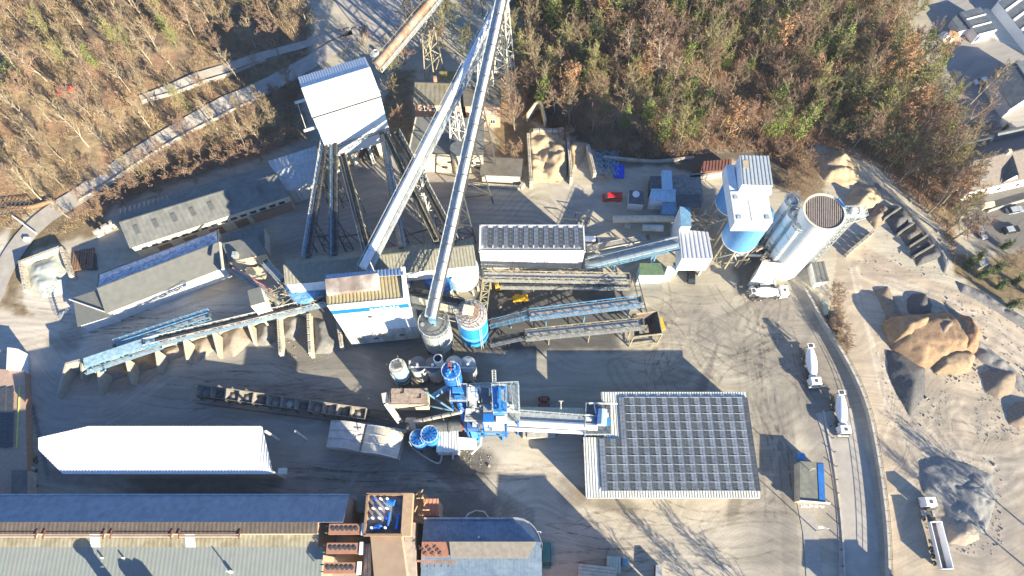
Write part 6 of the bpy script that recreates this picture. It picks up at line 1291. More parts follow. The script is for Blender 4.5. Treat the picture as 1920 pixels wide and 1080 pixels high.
t.part("body", MB().ext(f, 8, 12.9), WHITE); t.part("roof", MB().ext([(p[0] * 1.0, p[1]) for p in f], 12.9, 13.1), GREYROOF); t.part("leg", (lambda m: [m.bar((*p, 0), (*p, 8), .3) for p in f] and m)(MB()), STEELW)
rr = random.Random(12); m = MB()
for i in range(90):
    a = W(rr.uniform(492, 600), rr.uniform(540, 572), rr.uniform(7, 12)); m.bar(a, a + Vector((rr.uniform(-1.6, 1.6), rr.uniform(-.8, .8), rr.uniform(-1.2, 1.2))), .12)
solo("pipework", m, STEELY, "jumble of yellow-grey rails and pipes beside the transfer house", "pipework", loc=tuple(W(545, 560, 0)))
open_conv("belt_conveyor", "thin belt with a red pipe rising from the long store to the transfer house", W(432, 500, 8), W(528, 565, 9), .9, STEELY, BELTG, (), .6, 1, None, truss=False)
open_conv("belt_conveyor", "narrow cream walkway belt from the office block to the transfer house", W(498, 490, 8), W(530, 525, 9), 1.2, STEELW, BELTG, (.2,), .6, 1, None, truss=False)
m = MB(); 
for k in range(4): a = W(470 + 4 * k, 462 + 6 * k, 6.5); m.box((a.x, a.y, 6), (1.4, .5, 1.2), .8)
solo("roof_unit", m, CREAM, "cream roof units on the east edge of the office block", "unit", loc=tuple(W(475, 470, 0)))
solo("red_pipe", MB().tube(W(436, 502, 9.5), W(512, 545, 9.5), .16), mat("pink_red_pipe", (.6, .2, .22), .5), "pinkish red pipe slanting past the office block", "pipe", loc=tuple(W(470, 520, 0)))
solo("cream_pipe", MB().tube(W(412, 455, 9.5), W(418, 505, 9.5), .35), CREAM, "cream vertical pipe crossing the joint of the long store roofs", "pipe", loc=tuple(W(415, 480, 0)))
m = MB()
for k in range(9): a = W(140 + k * 4.5, 470 - k * .6, .5); m.bar((a.x, a.y, .4 + .1 * (k % 3)), (a.x + .9, a.y - 5.6, .4 + .1 * (k % 3)), .4)
solo("pipe_stack", m, mat("rusty_brown_pipe", (.22, .13, .09), .8, var=.3), "stack of rusty brown pipes lying in the bay next to the pale gravel", "pipes", loc=tuple(W(155, 490, 0)))
m = MB()
for k in range(6): a = W(160 + k * 3.5, 475, .4); m.bar((a.x, a.y, .3), (a.x + 1.6, a.y - 4.5, .3), .3)
solo("pipe_stack", m, STEELD, "dark grey pipes lying in the shade beside the rusty pipe stack", "pipes", loc=tuple(W(172, 490, 0)))
p = W(60, 440, 0); m = MB().bar(W(68, 438, 1.0), W(23, 405, 1.2), .3).box((p.x - .4, p.y - 1.6, .5), (1.4, .9, 1)); solo("barrier_arm", m, CARW, "white barrier arm across the quarry road bend", "barrier", loc=tuple(p))
t = Th("steel_cage", "brown steel cage with slats standing beside the quarry road bend", "cage", G(33, 400)); a = t.loc; m = MB()
for k in range(7): m.bar((a.x - 3.5 + k * 1.1, a.y - 1.5, a.z + 2), (a.x - 2.8 + k * 1.1, a.y + 2.2, a.z + 2), .12)
m.bar((a.x - 3.6, a.y - 1.6, a.z + 2), (a.x + 3.6, a.y - 1.2, a.z + 2), .2).bar((a.x - 3, a.y + 2.2, a.z + 2), (a.x + 4, a.y + 2.3, a.z + 2), .2)
for x, y in ((-3.6, -1.6), (3.6, -1.2), (-3, 2.2), (4, 2.3)): m.bar((a.x + x, a.y + y, a.z - .2), (a.x + x, a.y + y, a.z + 2), .16)
t.part("frame", m, STEELD)

# ------------------------------------------------------------------ right-hand silo complex
Z = 27.0
b, Q, ex, ey, _ = building("silo_house", "tall white head house with a ribbed grey roof on the blue silos", [(1392, 346), (1449, 348), (1441, 293), (1387, 292)], Z, WHITE, mat("silver_ribbed_roof", (.36, .40, .42), .6, var=.08), 'flat', z0=20.3, pitch=.75, amp=.1, over=.05)
lf_ = foot([(1378, 415), (1440, 417), (1438, 360), (1375, 360)], 24.2); x0_, x1_ = min(p[0] for p in lf_), max(p[0] for p in lf_); y0_ = min(p[1] for p in lf_)
b.part("front_block", MB().ext([(x0_, y0_), (x1_, y0_), (x1_, Q[0].y - .02), (x0_, Q[0].y - .02)], 20.5, 24.2), WHITE)
b.part("front_roof", MB().ext([(x0_ - .1, y0_ - .1), (x1_ + .1, y0_ - .1), (x1_ + .1, Q[0].y - .03), (x0_ - .1, Q[0].y - .03)], 24.2, 24.34), WHITE2)
b.part("west_block", MB().ext([(x0_, Q[0].y), (Q[0].x - .02, Q[0].y), (Q[0].x - .02, Q[3].y - .3), (x0_, Q[3].y - .3)], 20.5, 24.0), WHITE)
for fx, fy in ((.12, .8), (.12, .15), (.88, .15)): b.part("roof_vent", MB().box((x0_ + (x1_ - x0_) * fx, y0_ + (Q[0].y - y0_) * fy, 24.42), (.9, .9, .14)), GALV)
b.part("roof_seam", MB().box((x0_ + (x1_ - x0_) * .45, (y0_ + Q[0].y) / 2, 24.37), (.08, (Q[0].y - y0_) * .9, .05)).box((x0_ + (x1_ - x0_) * .25, y0_ + .4, 24.37), (3.0, .08, .05)), GALV)
p = Q[3].lerp(Q[0], .3); b.part("rusty_patch", MB().ext([(p.x + .4, p.y - 1), (p.x + 1.6, p.y - 1.2), (p.x + 1.8, p.y + 1), (p.x + .5, p.y + .9)], Z + .12, Z + .2), mat("patch", (.4, .34, .24), .8))
p = Q[1].lerp(Q[2], .15); b.part("side_door", MB().box((p.x + .5, p.y, 22.5), (1.2, 1.4, 2.2)), STEELW)
for k, (u, v, ztp, lb, r_) in enumerate(((1386, 446, 20.4, "southern big sky-blue silo on cream legs under the white head house", 4.1), (1372, 381, 20.4, "northern big sky-blue silo, seen in shade west of the head house", 3.9))):
    c = W(u, v, 9); s = Th("big_silo", lb, "silo", (c.x, c.y, 0), "big sky-blue silos"); s.part("shell", MB().lathe((c.x, c.y), [(r_, 9.0), (r_, ztp)], 48), SILOB); s.part("shell_band", MB().lathe((c.x, c.y), [(r_ + .03, 9.05), (r_ + .03, 9.4)], 48), CARW); s.part("shell_band", MB().lathe((c.x, c.y), [(r_ + .03, 14.5), (r_ + .03, 14.62)], 48), SILOB)
    s.part("cone", MB().lathe((c.x, c.y), [(1.0, 5.4), (r_ - .05, 8.98)], 36), GALV)
    for a in (3.5, 4.35, 5.2, 6.0, .6, 1.6, 2.6): s.part("leg", MB().tube((c.x + r_ * .95 * math.cos(a), c.y + r_ * .95 * math.sin(a), 0), (c.x + r_ * .95 * math.cos(a), c.y + r_ * .95 * math.sin(a), 9.3), .24, n=10), mat("cream_leg", (.45, .38, .28), .8))
    s.part("brace", MB().bar((c.x + 3.9 * math.cos(3.5), c.y + 3.9 * math.sin(3.5), 1), (c.x + 3.9 * math.cos(4.35), c.y + 3.9 * math.sin(4.35), 8), .2).bar((c.x + 3.9 * math.cos(5.2), c.y + 3.9 * math.sin(5.2), 1), (c.x + 3.9 * math.cos(4.35), c.y + 3.9 * math.sin(4.35), 8), .2), STEELW)
c = W(1545, 398, 25); t = Th("concrete_silo", "tall round white silo with a slatted brown roof", "silo", (c.x, c.y, 0)); R_ = 4.35
t.part("shell", MB().lathe(c, [(R_, 0), (R_, 25)], 56), mat("cream_white_shell", (.74, .74, .70), .7, var=.04, dirt=(.6, .58, .52), dirt_amt=.3))
rm = MB(); n = 56
for i in range(n):
    a, b_ = 2 * math.pi * i / n, 2 * math.pi * (i + 1) / n
    rm.prism([(c.x + (R_ - .25) * math.cos(a), c.y + (R_ - .25) * math.sin(a), 24.9), (c.x + (R_ + .12) * math.cos(a), c.y + (R_ + .12) * math.sin(a), 24.9), (c.x + (R_ + .12) * math.cos(b_), c.y + (R_ + .12) * math.sin(b_), 24.9), (c.x + (R_ - .25) * math.cos(b_), c.y + (R_ - .25) * math.sin(b_), 24.9)],
             [(c.x + (R_ - .25) * math.cos(a), c.y + (R_ - .25) * math.sin(a), 25.35), (c.x + (R_ + .12) * math.cos(a), c.y + (R_ + .12) * math.sin(a), 25.35), (c.x + (R_ + .12) * math.cos(b_), c.y + (R_ + .12) * math.sin(b_), 25.35), (c.x + (R_ - .25) * math.cos(b_), c.y + (R_ - .25) * math.sin(b_), 25.35)])
t.part("rim", rm, mat("cream_rim", (.66, .62, .5), .8)); ang = 1.42
d_ = Vector((math.cos(ang + 1.75), math.sin(ang + 1.75), 0)); e_ = Vector((-d_.y, d_.x, 0))
pa = mat("purplish_brown_plank", (.40, .335, .30), .8, var=.2, nscale=1.5); pb_ = mat("pale_plank_roof", (.5, .47, .45), .8, var=.1)
d_ = Vector((.18, 1, 0)).normalized(); e_ = Vector((d_.y, -d_.x, 0))
t.part("roof_deck", MB().lathe(c, [(R_ - .3, 24.9), (R_ - .3, 25.0)], 56), pb_)
for k in range(-10, 11):
    o_ = k * .39; h = math.sqrt(max(.05, (R_ - .32) ** 2 - o_ ** 2)); q = Vector((c.x, c.y, 25.08)) + e_ * o_; t.part("plank", MB().bar(q - d_ * h, q + d_ * h, .16, .14), pa)
m = MB(); a0 = c + Vector((4.6, .3, 0)); m.box((a0.x + 2.2, a0.y, 24), (4.6, 2.2, .1)); m.rail([(a0.x, a0.y - 1.1, 24), (a0.x + 4.5, a0.y - 1.1, 24), (a0.x + 4.5, a0.y + 1.1, 24), (a0.x, a0.y + 1.1, 24)], 1.2, .1, 1)
m.lattice((a0.x, a0.y - 1.1, 20), (a0.x + 4.5, a0.y - 1.1, 24), (a0.x, a0.y + 1.1, 20), (a0.x + 4.5, a0.y + 1.1, 24), 4, .14)
t.part("head_platform", m, RAIL); m = MB(); b0_ = Vector((a0.x + 1.2, a0.y - 1.0, 0)); 
for x in (0, 1.4):
    for y in (0, 1.4): m.bar(b0_ + Vector((x, y, 0)), b0_ + Vector((x, y, 24)), .14)
for k in range(12): m.bar(b0_ + Vector((0, 0, 2 * k)), b0_ + Vector((1.4, 0, 2 * k + 2)), .1); m.bar(b0_ + Vector((1.4, 0, 2 * k)), b0_ + Vector((1.4, 1.4, 2 * k + 2)), .1); m.box((b0_.x + .7, b0_.y + .7, 2 * k + 1), (1.3, 1.3, .06))
t.part("stair_shaft", m, GALV); t.part("small_motor", MB().box((a0.x + 2, a0.y + .2, 24.8), (1.2, 1.0, 1.0)).box((a0.x + 3.5, a0.y + .3, 24.6), (.8, 1.2, .9)), STEELW)
t.part("blue_bar", MB().bar(c + Vector((3.2, 3.0, .5)), c + Vector((4.4, 1.0, .5)), .3), BLUE)
for k, (u, v, z, lb) in enumerate(((1484, 378, 21, "slim white silo with a round cage, farthest north of the slim trio"), (1490, 402, 20.5, "slim white silo with rooftop filters, middle of the slim trio"), (1499, 424, 20.5, "slim white silo nearest the tall round silo"))):
    t, c = silo("slim_silo", lb, u, v, z, 1.45, 6, WHITE, GALV, .3, ((z - 4, GALV), (10, GALV)), group="slim silo trio", ladder=2.0)
    t.part("roof_cage", MB().ring(c, 1.75, z + 1.2, .1, 20).ring(c, 1.75, z + .4, .08, 20), RAIL); t.part("filter_box", MB().box((c.x - .3, c.y - .3, z + .9), (1.1, 1.0, 1.2), .4), DIRTYW)
    m = MB()
    for i in range(16): a = i * .9; q = Vector((c.x + 1.5 * math.cos(-2.2) , c.y + 1.5 * math.sin(-2.2), 7 + i * .8)); m.bar(q, q + Vector((.35 * math.sin(a), -.3, .9)), .08)
    t.part("vent_pipe", m, STEELD)
rr = random.Random(14); m = MB()
for i in range(120):
    u = rr.uniform(1300, 1345) if i < 60 else rr.uniform(1420, 1450); v = rr.uniform(395, 450) if i < 60 else rr.uniform(435, 490); a = W(u, v, rr.uniform(2, 8)); m.bar(a, a + Vector((rr.uniform(-2, 2), rr.uniform(-1.5, 1.5), rr.uniform(-.8, .8))), rr.choice((.1, .16, .3)))
solo("pipework", m, mat("brown_cream_pipes", (.40, .32, .24), .8, var=.5, nscale=1), "jumble of brown and cream pipes between loading house and blue silo", "pipework", loc=tuple(W(1320, 420, 0)))
m = MB()
for i in range(60): a = W(rr.uniform(1335, 1470), rr.uniform(462, 500), rr.uniform(1, 6)); m.bar(a, a + Vector(rr.choice(((2.2, 0, .3), (0, 0, 3), (1.5, .3, 1.5), (-1.5, .3, 1.5), (.3, 1.5, 0)))), .15)
solo("mixer_steelwork", m, STEELY, "cream steel frame and pipes of the concrete mixer below the blue silo", "frame", loc=tuple(W(1380, 480, 0)))
m = MB(); a = W(1395, 470, 4); m.tube(W(1380, 468, 5), W(1440, 462, 5), .3).tube(W(1380, 478, 5), W(1445, 480, 5), .3); solo("feed_pipe", m, CARW, "two white pipes leading from the blue silo to the slim silos", "pipe", loc=tuple(a))
gallery("pipe_conveyor", "blue-grey pipe conveyor between solar building and loading house", W(1098, 500, 3.5), W(1272, 458, 11), 1.2, .68, mat("blue_grey_tube", (.27, .33, .36), .4, var=.1), STEELB, .8, -1, ((.3, .4, 2), (.75, .4, 2)), depth=.9)
solo("grey_pipe", MB().tube(W(1102, 484, 4), W(1270, 444, 9), .45, n=14), MATS["blue_grey_tube"], "slim grey pipe running parallel above the blue-grey pipe conveyor", "pipe", loc=tuple(W(1150, 472, 0)))
open_conv("belt_conveyor", "pale concrete-sided belt beside the blue-grey pipe conveyor", W(1096, 468, 2), W(1215, 445, 3.5), 1.6, CONC, BELTG, (), 0, 1, None, truss=False)
m = MB().tube(W(1150, 411, 2.2), W(1263, 410, 2.6), .9, n=14); solo("half_pipe", m, CREAM, "long cream barrel roof between red van and loading house", "roof", loc=tuple(W(1200, 411, 0)))
t = Th("white_tank", "white horizontal tank lying south of the cream barrel roof", "tank", W(1224, 427, 0)); t.part("barrel", MB().tube(W(1205, 427, 1.8), W(1243, 428, 1.8), .85, n=18), STEELW); t.part("saddle", MB().box((*W(1212, 427, .5).xy, .5), (.5, 1.4, 1)).box((*W(1236, 428, .5).xy, .5), (.5, 1.4, 1)), CONCD)
p = W(1177, 422, 1); solo("small_box", MB().box((p.x, p.y, .5), (1.2, 1.0, 1.0)).box((p.x, p.y, 1.05), (1.3, 1.1, .1)), DIRTYW, "small pale box standing below the cream barrel roof", "box", loc=(p.x, p.y, 0))
t = Th("gate_frame", "thin dark gate frames beside the white solar building", "gate", W(1080, 420, 0)); m = MB()
for u0, u1, v in ((1056, 1082, 409), (1080, 1100, 397), (1092, 1106, 408)): m.bar(W(u0, v, 2.4), W(u1, v + 3, 2.4), .14); m.bar((*W(u0, v, 2.4).xy, 0), W(u0, v, 2.4), .14); m.bar((*W(u1, v + 3, 2.4).xy, 0), W(u1, v + 3, 2.4), .14)
t.part("frame", m, STEELD)
t = Th("rusty_container", "long rusty container lying along the edge of the wood", "container", W(1340, 310, 0)); t.part("body", MB().ext(foot([(1314, 322), (1372, 318), (1372, 297), (1318, 302)], 2.8), 0, 2.7), mat("rust_brown_container", (.20, .09, .07), .8, var=.2)); t.part("roof_rib", (lambda m: [m.bar(W(1318 + k * 6, 321 - k * .4, 2.75), W(1320 + k * 6, 302 - k * .4, 2.75), .12) for k in range(9)] and m)(MB()), MATS["rust_brown_container"])
walled("retaining_wall", "weathered concrete wall at the foot of the wood", [(1290, 340), (1330, 335), (1375, 325)], 2.2, .6, CONC)
walled("ruined_wall", "old white plastered wall corner in the trees above the sand bay", [(988, 228), (1012, 195), (1022, 238)], 3.2, .5, CREAM)
walled("retaining_wall", "pale stone ledge along the foot of the dark wood", [(1130, 296), (1200, 303), (1235, 305), (1300, 297)], .8, .6, CONC)
TAR = MB(); f = foot([(1151, 334), (1170, 334), (1171, 308), (1153, 307)], .5); c_ = W(1161, 321)
n = 8; 
for i in range(n):
    for j in range(n):
        def q(a, b2):
            p = Vector(f[0]).lerp(Vector(f[1]), a).lerp(Vector(f[3]).lerp(Vector(f[2]), a), b2); return (p.x, p.y, .25 + .35 * vnoise(np.array([p.x * 1.3]), np.array([p.y * 1.3]), 4)[0])
        TAR.poly([q(i / n, j / n), q((i + 1) / n, j / n), q((i + 1) / n, (j + 1) / n), q(i / n, (j + 1) / n)])
solo("tarpaulin", TAR, TARPB, "bright blue crumpled tarpaulin on the dark ground by the wood", "tarpaulin", loc=(c_.x, c_.y, 0))
rr = random.Random(17); m = MB(); m2 = MB()
for i in range(220): p = W(rr.uniform(1115, 1160), rr.uniform(285, 330)); m.box((p.x, p.y, .2), (rr.uniform(.2, .9), rr.uniform(.15, .4), rr.uniform(.1, .7)), rr.uniform(0, 3))
solo("rubble", m, STEELB, kind="stuff", loc=tuple(W(1135, 310)))
for i in range(45): p = W(rr.uniform(1122, 1150), rr.uniform(322, 340), .5); m2.bar(p, p + Vector((rr.uniform(-1.5, 1.5), rr.uniform(-1.2, 1.2), rr.uniform(-.2, .4))), .12)
solo("brushwood_pile", m2, mat("pale_sticks", (.48, .38, .26), .9, var=.3), kind="stuff", loc=tuple(W(1135, 330)))
# drums by the workshop
cm = {}
for k in range(26):
    u = 470 + (k % 13) * 5.0 + rr.uniform(-1, 1); v = 408 - (k % 13) * 1.9 + (k // 13) * 5 + rr.uniform(-1, 1); p = W(u, v); mm = [GREENP, BLUE, RED, TEAL, GREENP, PALEB][rr.randrange(6)]
    if mm.name not in cm:
        me = MB().lathe((0, 0), [(.30, 0), (.30, .28), (.33, .3), (.30, .32), (.30, .6), (.33, .62), (.30, .64), (.30, .9), (.26, .9), (.26, .86)], 12).mesh("oil_drum"); me.materials.append(mm); cm[mm.name] = me
    o = bpy.data.objects.new("oil_drum", cm[mm.name]); COL.objects.link(o); o.location = p
    tag(o, {"green_paint": "green", "blue_paint": "blue", "red_paint": "red", "teal_paint": "teal", "pale_blue_sheet": "pale blue"}[mm.name] + " drum standing in the cluster by the workshop lean-to", "drum", "drums by the workshop lean-to")
for k, (u, v, lb) in enumerate(((1530, 996, "white road lamp head at the weighbridge lane"), (1012, 1002, "lamp on the rim of the rounded hall"))):
    p = W(u, v, 0); t = Th("lamp_post", lb, "lamp", p, "yard lamps"); h = 6.5 if u in (1530, 1012) else 2.2; t.part("pole", MB().tube(p, p + Vector((0, 0, h)), .13, .08, 8), STEELW); t.part("arm", MB().bar(p + Vector((0, 0, h)), p + Vector((-1.5, .2, h + .1)), .1), STEELW); t.part("lamp_head", MB().box((p.x - 1.7, p.y + .2, h + .1), (1.0, .45, .18)), CARW)
# stepped bulk bays at the right
for k, (a, c) in enumerate((((1590, 470), (1612, 400)), ((1640, 490), (1700, 455)), ((1680, 525), (1722, 500)), ((1712, 552), (1752, 528)))): pass
bays = [[(1655, 475), (1680, 442), (1712, 478), (1685, 512)], [(1684, 515), (1715, 480), (1738, 508), (1702, 536)], [(1705, 540), (1742, 508), (1752, 540), (1712, 560)], [(1715, 568), (1758, 525), (1782, 566), (1752, 598)]]
bays = [[(u - (0 if k else 0), v - 75 + 0 * k) for u, v in b] for k, b in enumerate(bays)]
bays = [[(1658, 410), (1690, 388), (1712, 412), (1678, 441)], [(1684, 438), (1715, 417), (1735, 442), (1700, 464)], [(1706, 462), (1740, 440), (1752, 462), (1707, 480)], [(1715, 480), (1752, 458), (1768, 482), (1718, 500)]]
for k, px in enumerate(bays):
    heap("gravel_heap", ("uppermost", "second", "third", "lowest")[k] + " of the four dark bulk bays along the bank", px, 2.2, 1.4, GRAVD if k != 1 else mat("dark_rubble", (.14, .12, .11), .95, var=.5, nscale=3, bump=.6), seed=60 + k, ridges=.8, group="dark bulk bays")
    bay_wall(("uppermost", "second", "third", "lowest")[k] + " low divider of the dark bulk bays", px[0], px[1], 1.5, 1.5, .4, CONCD, "dividers of the dark bulk bays")
heap("sand_heap", "bright tan eroded sand heap at the top right corner of the yard", [(1530, 290), (1575, 280), (1612, 310), (1610, 345), (1580, 350), (1545, 340), (1535, 320)], 4.5, 1.1, SAND, seed=71, ridges=1.3, cat="sand heap")
heap("sand_heap", "tan sand heap with a dark hollow beside the tall silo", [(1580, 375), (1610, 345), (1645, 350), (1655, 372), (1630, 400), (1600, 410)], 3.5, 1.0, SAND, seed=73, ridges=1.6, cat="sand heap")
heap("gravel_heap", "brown rough gravel heap beside the uppermost bulk bay", [(1620, 405), (1650, 382), (1680, 390), (1655, 420), (1640, 430)], 2.0, 1.0, GRAVT, seed=75, ridges=.8)
heap("earth_bank", "curved grey bank wrapping round the four dark bulk bays", [(1640, 340), (1680, 372), (1740, 430), (1772, 470), (1782, 500), (1770, 518), (1758, 480), (1700, 400), (1640, 360)], 2.4, 1.0, GRAVG, seed=77, ridges=.6, cat="bank")
# ------------------------------------------------------------------ vehicles (built at the origin facing +x, then placed)
def wheels(th, xs, half, r=.5, w_=.32):
    t = MB().tube((0, -w_ / 2, 0), (0, w_ / 2, 0), r, n=16); me = t.mesh("wheel"); me.materials.append(TYRE)
    rim = MB().tube((0, -w_ / 2 - .01, 0), (0, w_ / 2 + .01, 0), r * .55, n=10).mesh("rim"); rim.materials.append(GALV)
    for x in xs:
        for s in (-1, 1):
            o = th.inst("wheel", me, (x, s * half, r)); q = bpy.data.objects.new("rim", rim); COL.objects.link(q); q.parent = o
def place(th, u, v, u2, v2, z=0.0, ground=False):
    """front of the vehicle points from (u,v) towards (u2,v2)"""
    p = G(u, v) if ground else W(u, v, z); q = G(u2, v2) if ground else W(u2, v2, z); th.o.location = (p.x, p.y, Tz(p.x, p.y)); th.o.rotation_euler = (0, 0, math.atan2(q.y - p.y, q.x - p.x)); return th
def mixer(label):
    t = Th("mixer_truck", label, "lorry", (0, 0, 0), "white concrete mixer lorries")
    t.part("chassis", MB().box((-.3, 0, .95), (8.6, .9, .3)).box((-4.4, 0, 1.0), (.2, 2.3, .3)).box((1.6, 0, 1.0), (.4, 2.2, .5)), STEELD)
    cab = MB().prism([(2.7, -1.2, .6), (4.7, -1.2, .6), (4.7, 1.2, .6), (2.7, 1.2, .6)], [(2.75, -1.12, 2.9), (4.45, -1.1, 2.9), (4.45, 1.1, 2.9), (2.75, 1.12, 2.9)]); c = t.part("cab", cab, CARW)
    t.part("windscreen", MB().prism([(4.66, -1.02, 1.7), (4.74, -1.02, 1.7), (4.74, 1.02, 1.7), (4.66, 1.02, 1.7)], [(4.46, -.96, 2.7), (4.54, -.96, 2.7), (4.54, .96, 2.7), (4.46, .96, 2.7)]), GLASS)
    t.part("roof_hatch", MB().box((3.6, 0, 2.93), (.62, .62, .08)), STEELD); t.part("mirror", MB().box((4.4, 1.45, 2.2), (.15, .3, .7)).box((4.4, -1.45, 2.2), (.15, .3, .7)), STEELD)
    t.part("bumper", MB().box((4.75, 0, .6), (.25, 2.4, .4)), STEELD)
    pr = [(-4.0, .55, 3.35), (-3.4, .8, 3.15), (-2.0, 1.12, 2.75), (-.6, 1.2, 2.45), (.8, 1.05, 2.2), (1.9, .7, 2.05), (2.1, .3, 2.0)]
    m = MB(); n = 24; i0 = 0
    for x, r, z in pr:
        for k in range(n): a = 2 * math.pi * k / n; m.v.append((x + .12 * math.sin(a) * r, r * math.cos(a), z + r * math.sin(a)))
    for j in range(len(pr) - 1):
        for k in range(n): k2 = (k + 1) % n; m.f.append((j * n + k, (j + 1) * n + k, (j + 1) * n + k2, j * n + k2))
    m.f.append(tuple(range(n))); m.f.append(tuple(range(len(pr) * n - 1, (len(pr) - 1) * n - 1, -1)))
    t.part("drum", m, CARW, smooth=True)
    t.part("hopper", MB().prism([(-4.4, -.35, 3.4), (-3.9, -.35, 3.4), (-3.9, .35, 3.4), (-4.4, .35, 3.4)], [(-4.8, -.7, 4.1), (-3.7, -.7, 4.1), (-3.7, .7, 4.1), (-4.8, .7, 4.1)]).box((-4.5, .95, 3.2), (.9, .5, .12)), CARW)
    t.part("hopper_mouth", MB().box((-4.25, 0, 4.11), (.8, 1.0, .03)), STEELD)
    t.part("chute", MB().prism([(-4.6, -.25, 1.4), (-4.4, -.25, 1.4), (-4.4, .25, 1.4), (-4.6, .25, 1.4)], [(-4.5, -.3, 3.0), (-4.2, -.3, 3.0), (-4.2, .3, 3.0), (-4.5, .3, 3.0)]), GALV)
    t.part("ladder", MB().bar((-4.5, 1.1, 1.0), (-4.3, .9, 3.8), .08).bar((-4.9, 1.1, 1.0), (-4.7, .9, 3.8), .08).rail([(-4.9, 1.2, 3.2), (-4.0, 1.2, 3.2)], .7, .06, .5), GALV)
    t.part("mudguard", MB().box((-2.4, 1.05, 1.2), (3.6, .5, .1)).box((-2.4, -1.05, 1.2), (3.6, .5, .1)).box((1.2, 1.05, 1.15), (2.0, .4, .1)).box((1.2, -1.05, 1.15), (2.0, .4, .1)), STEELD)
    t.part("water_tank", MB().tube((2.25, -.9, 1.7), (2.25, .9, 1.7), .32, n=12), CARW)
    wheels(t, (3.9, 2.2, -1.7, -3.1), 1.05); return t
lab = ["white concrete mixer lorry pulling right below the tall silo", "upper of the two white mixer lorries waiting on the haul road", "lower of the two white mixer lorries on the haul road, by the kerb"]
m0 = mixer(lab[0]); place(m0, 1436, 555, 1470, 552)
for k, (a, b) in enumerate((((1515, 692), (1525, 735)), ((1570, 780), (1578, 822)))):
    p, q = W(*a), W(*b); copy_thing(m0.o, None, (p.x, p.y, 0), math.atan2(q.y - p.y, q.x - p.x), lab[k + 1])
def car(label, paint, L=4.2, wd=1.75, h=1.45, van=False, name="parked_car", cat="car", group=None, z_roof=None, roof=None):
    t = Th(name, label, cat, (0, 0, 0), group); hl = L / 2; hw = wd / 2
    b = MB().prism([(-hl, -hw, .3), (hl, -hw * .94, .3), (hl, hw * .94, .3), (-hl, hw, .3)], [(-hl * .98, -hw, .88), (hl * .96, -hw * .9, .78 if not van else .95), (hl * .96, hw * .9, .78 if not van else .95), (-hl * .98, hw, .88)]); t.part("body", b, paint)
    x0, x1, x2, x3 = (-hl * .95, -hl * .72, hl * .12, hl * .48) if not van else (-hl * .98, -hl * .95, hl * .48, hl * .8)
    t.part("glasshouse", MB().prism([(x0, -hw * .95, .86), (x3, -hw * .92, .8), (x3, hw * .92, .8), (x0, hw * .95, .86)], [(x1, -hw * .78, h - .05), (x2, -hw * .78, h - .05), (x2, hw * .78, h - .05), (x1, hw * .78, h - .05)]), GLASS)
    t.part("roof", MB().prism([(x1 - .05, -hw * .8, h - .06), (x2 + .05, -hw * .8, h - .06), (x2 + .05, hw * .8, h - .06), (x1 - .05, hw * .8, h - .06)], [(x1, -hw * .76, h), (x2, -hw * .76, h), (x2, hw * .76, h), (x1, hw * .76, h)]), roof or paint)
    if van:
        t.part("side_panel", MB().box(((x0 + x2) / 2 - .3, hw * .9, 1.15), ((x2 - x0) * .8, .08, .6)).box(((x0 + x2) / 2 - .3, -hw * .9, 1.15), ((x2 - x0) * .8, .08, .6)), paint)
        t.part("roof_rib", (lambda m: [m.box((x1 + (x2 - x1) * (k + .5) / 6, 0, h + .02), (.1, hw * 1.4, .04)) for k in range(6)] and m)(MB()), paint)
    [t.part("headlight", MB().box((hl * .96, s_ * hw * .65, .62), (.12, .3, .15)), CARS) for s_ in (-1, 1)]
    wheels(t, (hl * .62, -hl * .6), hw * .92, .32, .2); return t
place(car("red van parked in the shade left of the small white house", RED, 5.0, 1.95, 2.0, True, "van", "van"), 1147, 373, 1120, 373)
place(car("white van with roof rack half hidden behind the solar building", CARW, 5.2, 2.0, 2.1, True, "van", "van"), 1105, 455, 1140, 456)
place(car("small white van parked above the mixer lorry by the white cabin", CARW, 4.4, 1.8, 1.8, True, "van", "van"), 1436, 534, 1460, 532)
place(car("black pick-up car standing beneath the loading house", CARB, 4.8, 1.85, 1.7, False, "pickup", "car"), 1295, 517, 1295, 490)
place(car("dark teal van parked beside the rounded hall", TEAL, 5.0, 1.95, 2.1, True, "van", "van"), 1024, 1042, 1024, 1060)
place(car("white small car parked at the gable of the white village house", CARW, 3.9, 1.7), 1837, 155, 1822, 158)
place(car("silver car parked in front of the village house with the dormer", CARS, 4.2, 1.75), 1900, 396, 1920, 392)
place(car("dark grey car on the shaded village street", CARB, 4.3, 1.8, roof=CARS), 1893, 433, 1920, 428)
place(car("blue-grey car half hidden by the bare tree by the street", CARS, 4.0, 1.7), 1837, 437, 1845, 450)
place(car("red car hidden among the trees of the left hillside", RED, 4.0, 1.7), 124, 172, 140, 165, ground=True)
# small dark lorry by the bushes
t = Th("small_truck", "small dark lorry with a brown box beside the brown hedge", "lorry", (0, 0, 0)); t.part("box", MB().box((-.6, 0, 1.5), (2.6, 2.0, 1.6)), WOODB); t.part("cab", MB().box((1.6, 0, 1.3), (1.5, 1.9, 1.7)), STEELD); t.part("chassis", MB().box((0, 0, .6), (5, 1.2, .3)), STEELD); t.part("crane", MB().bar((-2, .4, 1), (-3.4, .2, 1.4), .3).bar((-2, -.5, 1), (-3.2, -.9, .8), .2), STEELD); wheels(t, (1.6, -1.2), .9, .42); place(t, 1560, 606, 1556, 590)
box_thing("trailer_plank", "pale green narrow trailer bed above the small dark lorry", "trailer", [(1546, 590), (1555, 588), (1549, 560), (1541, 562)], 1.2, .5, GALV, mat("pale_green_deck", (.36, .42, .36), .8, var=.1))
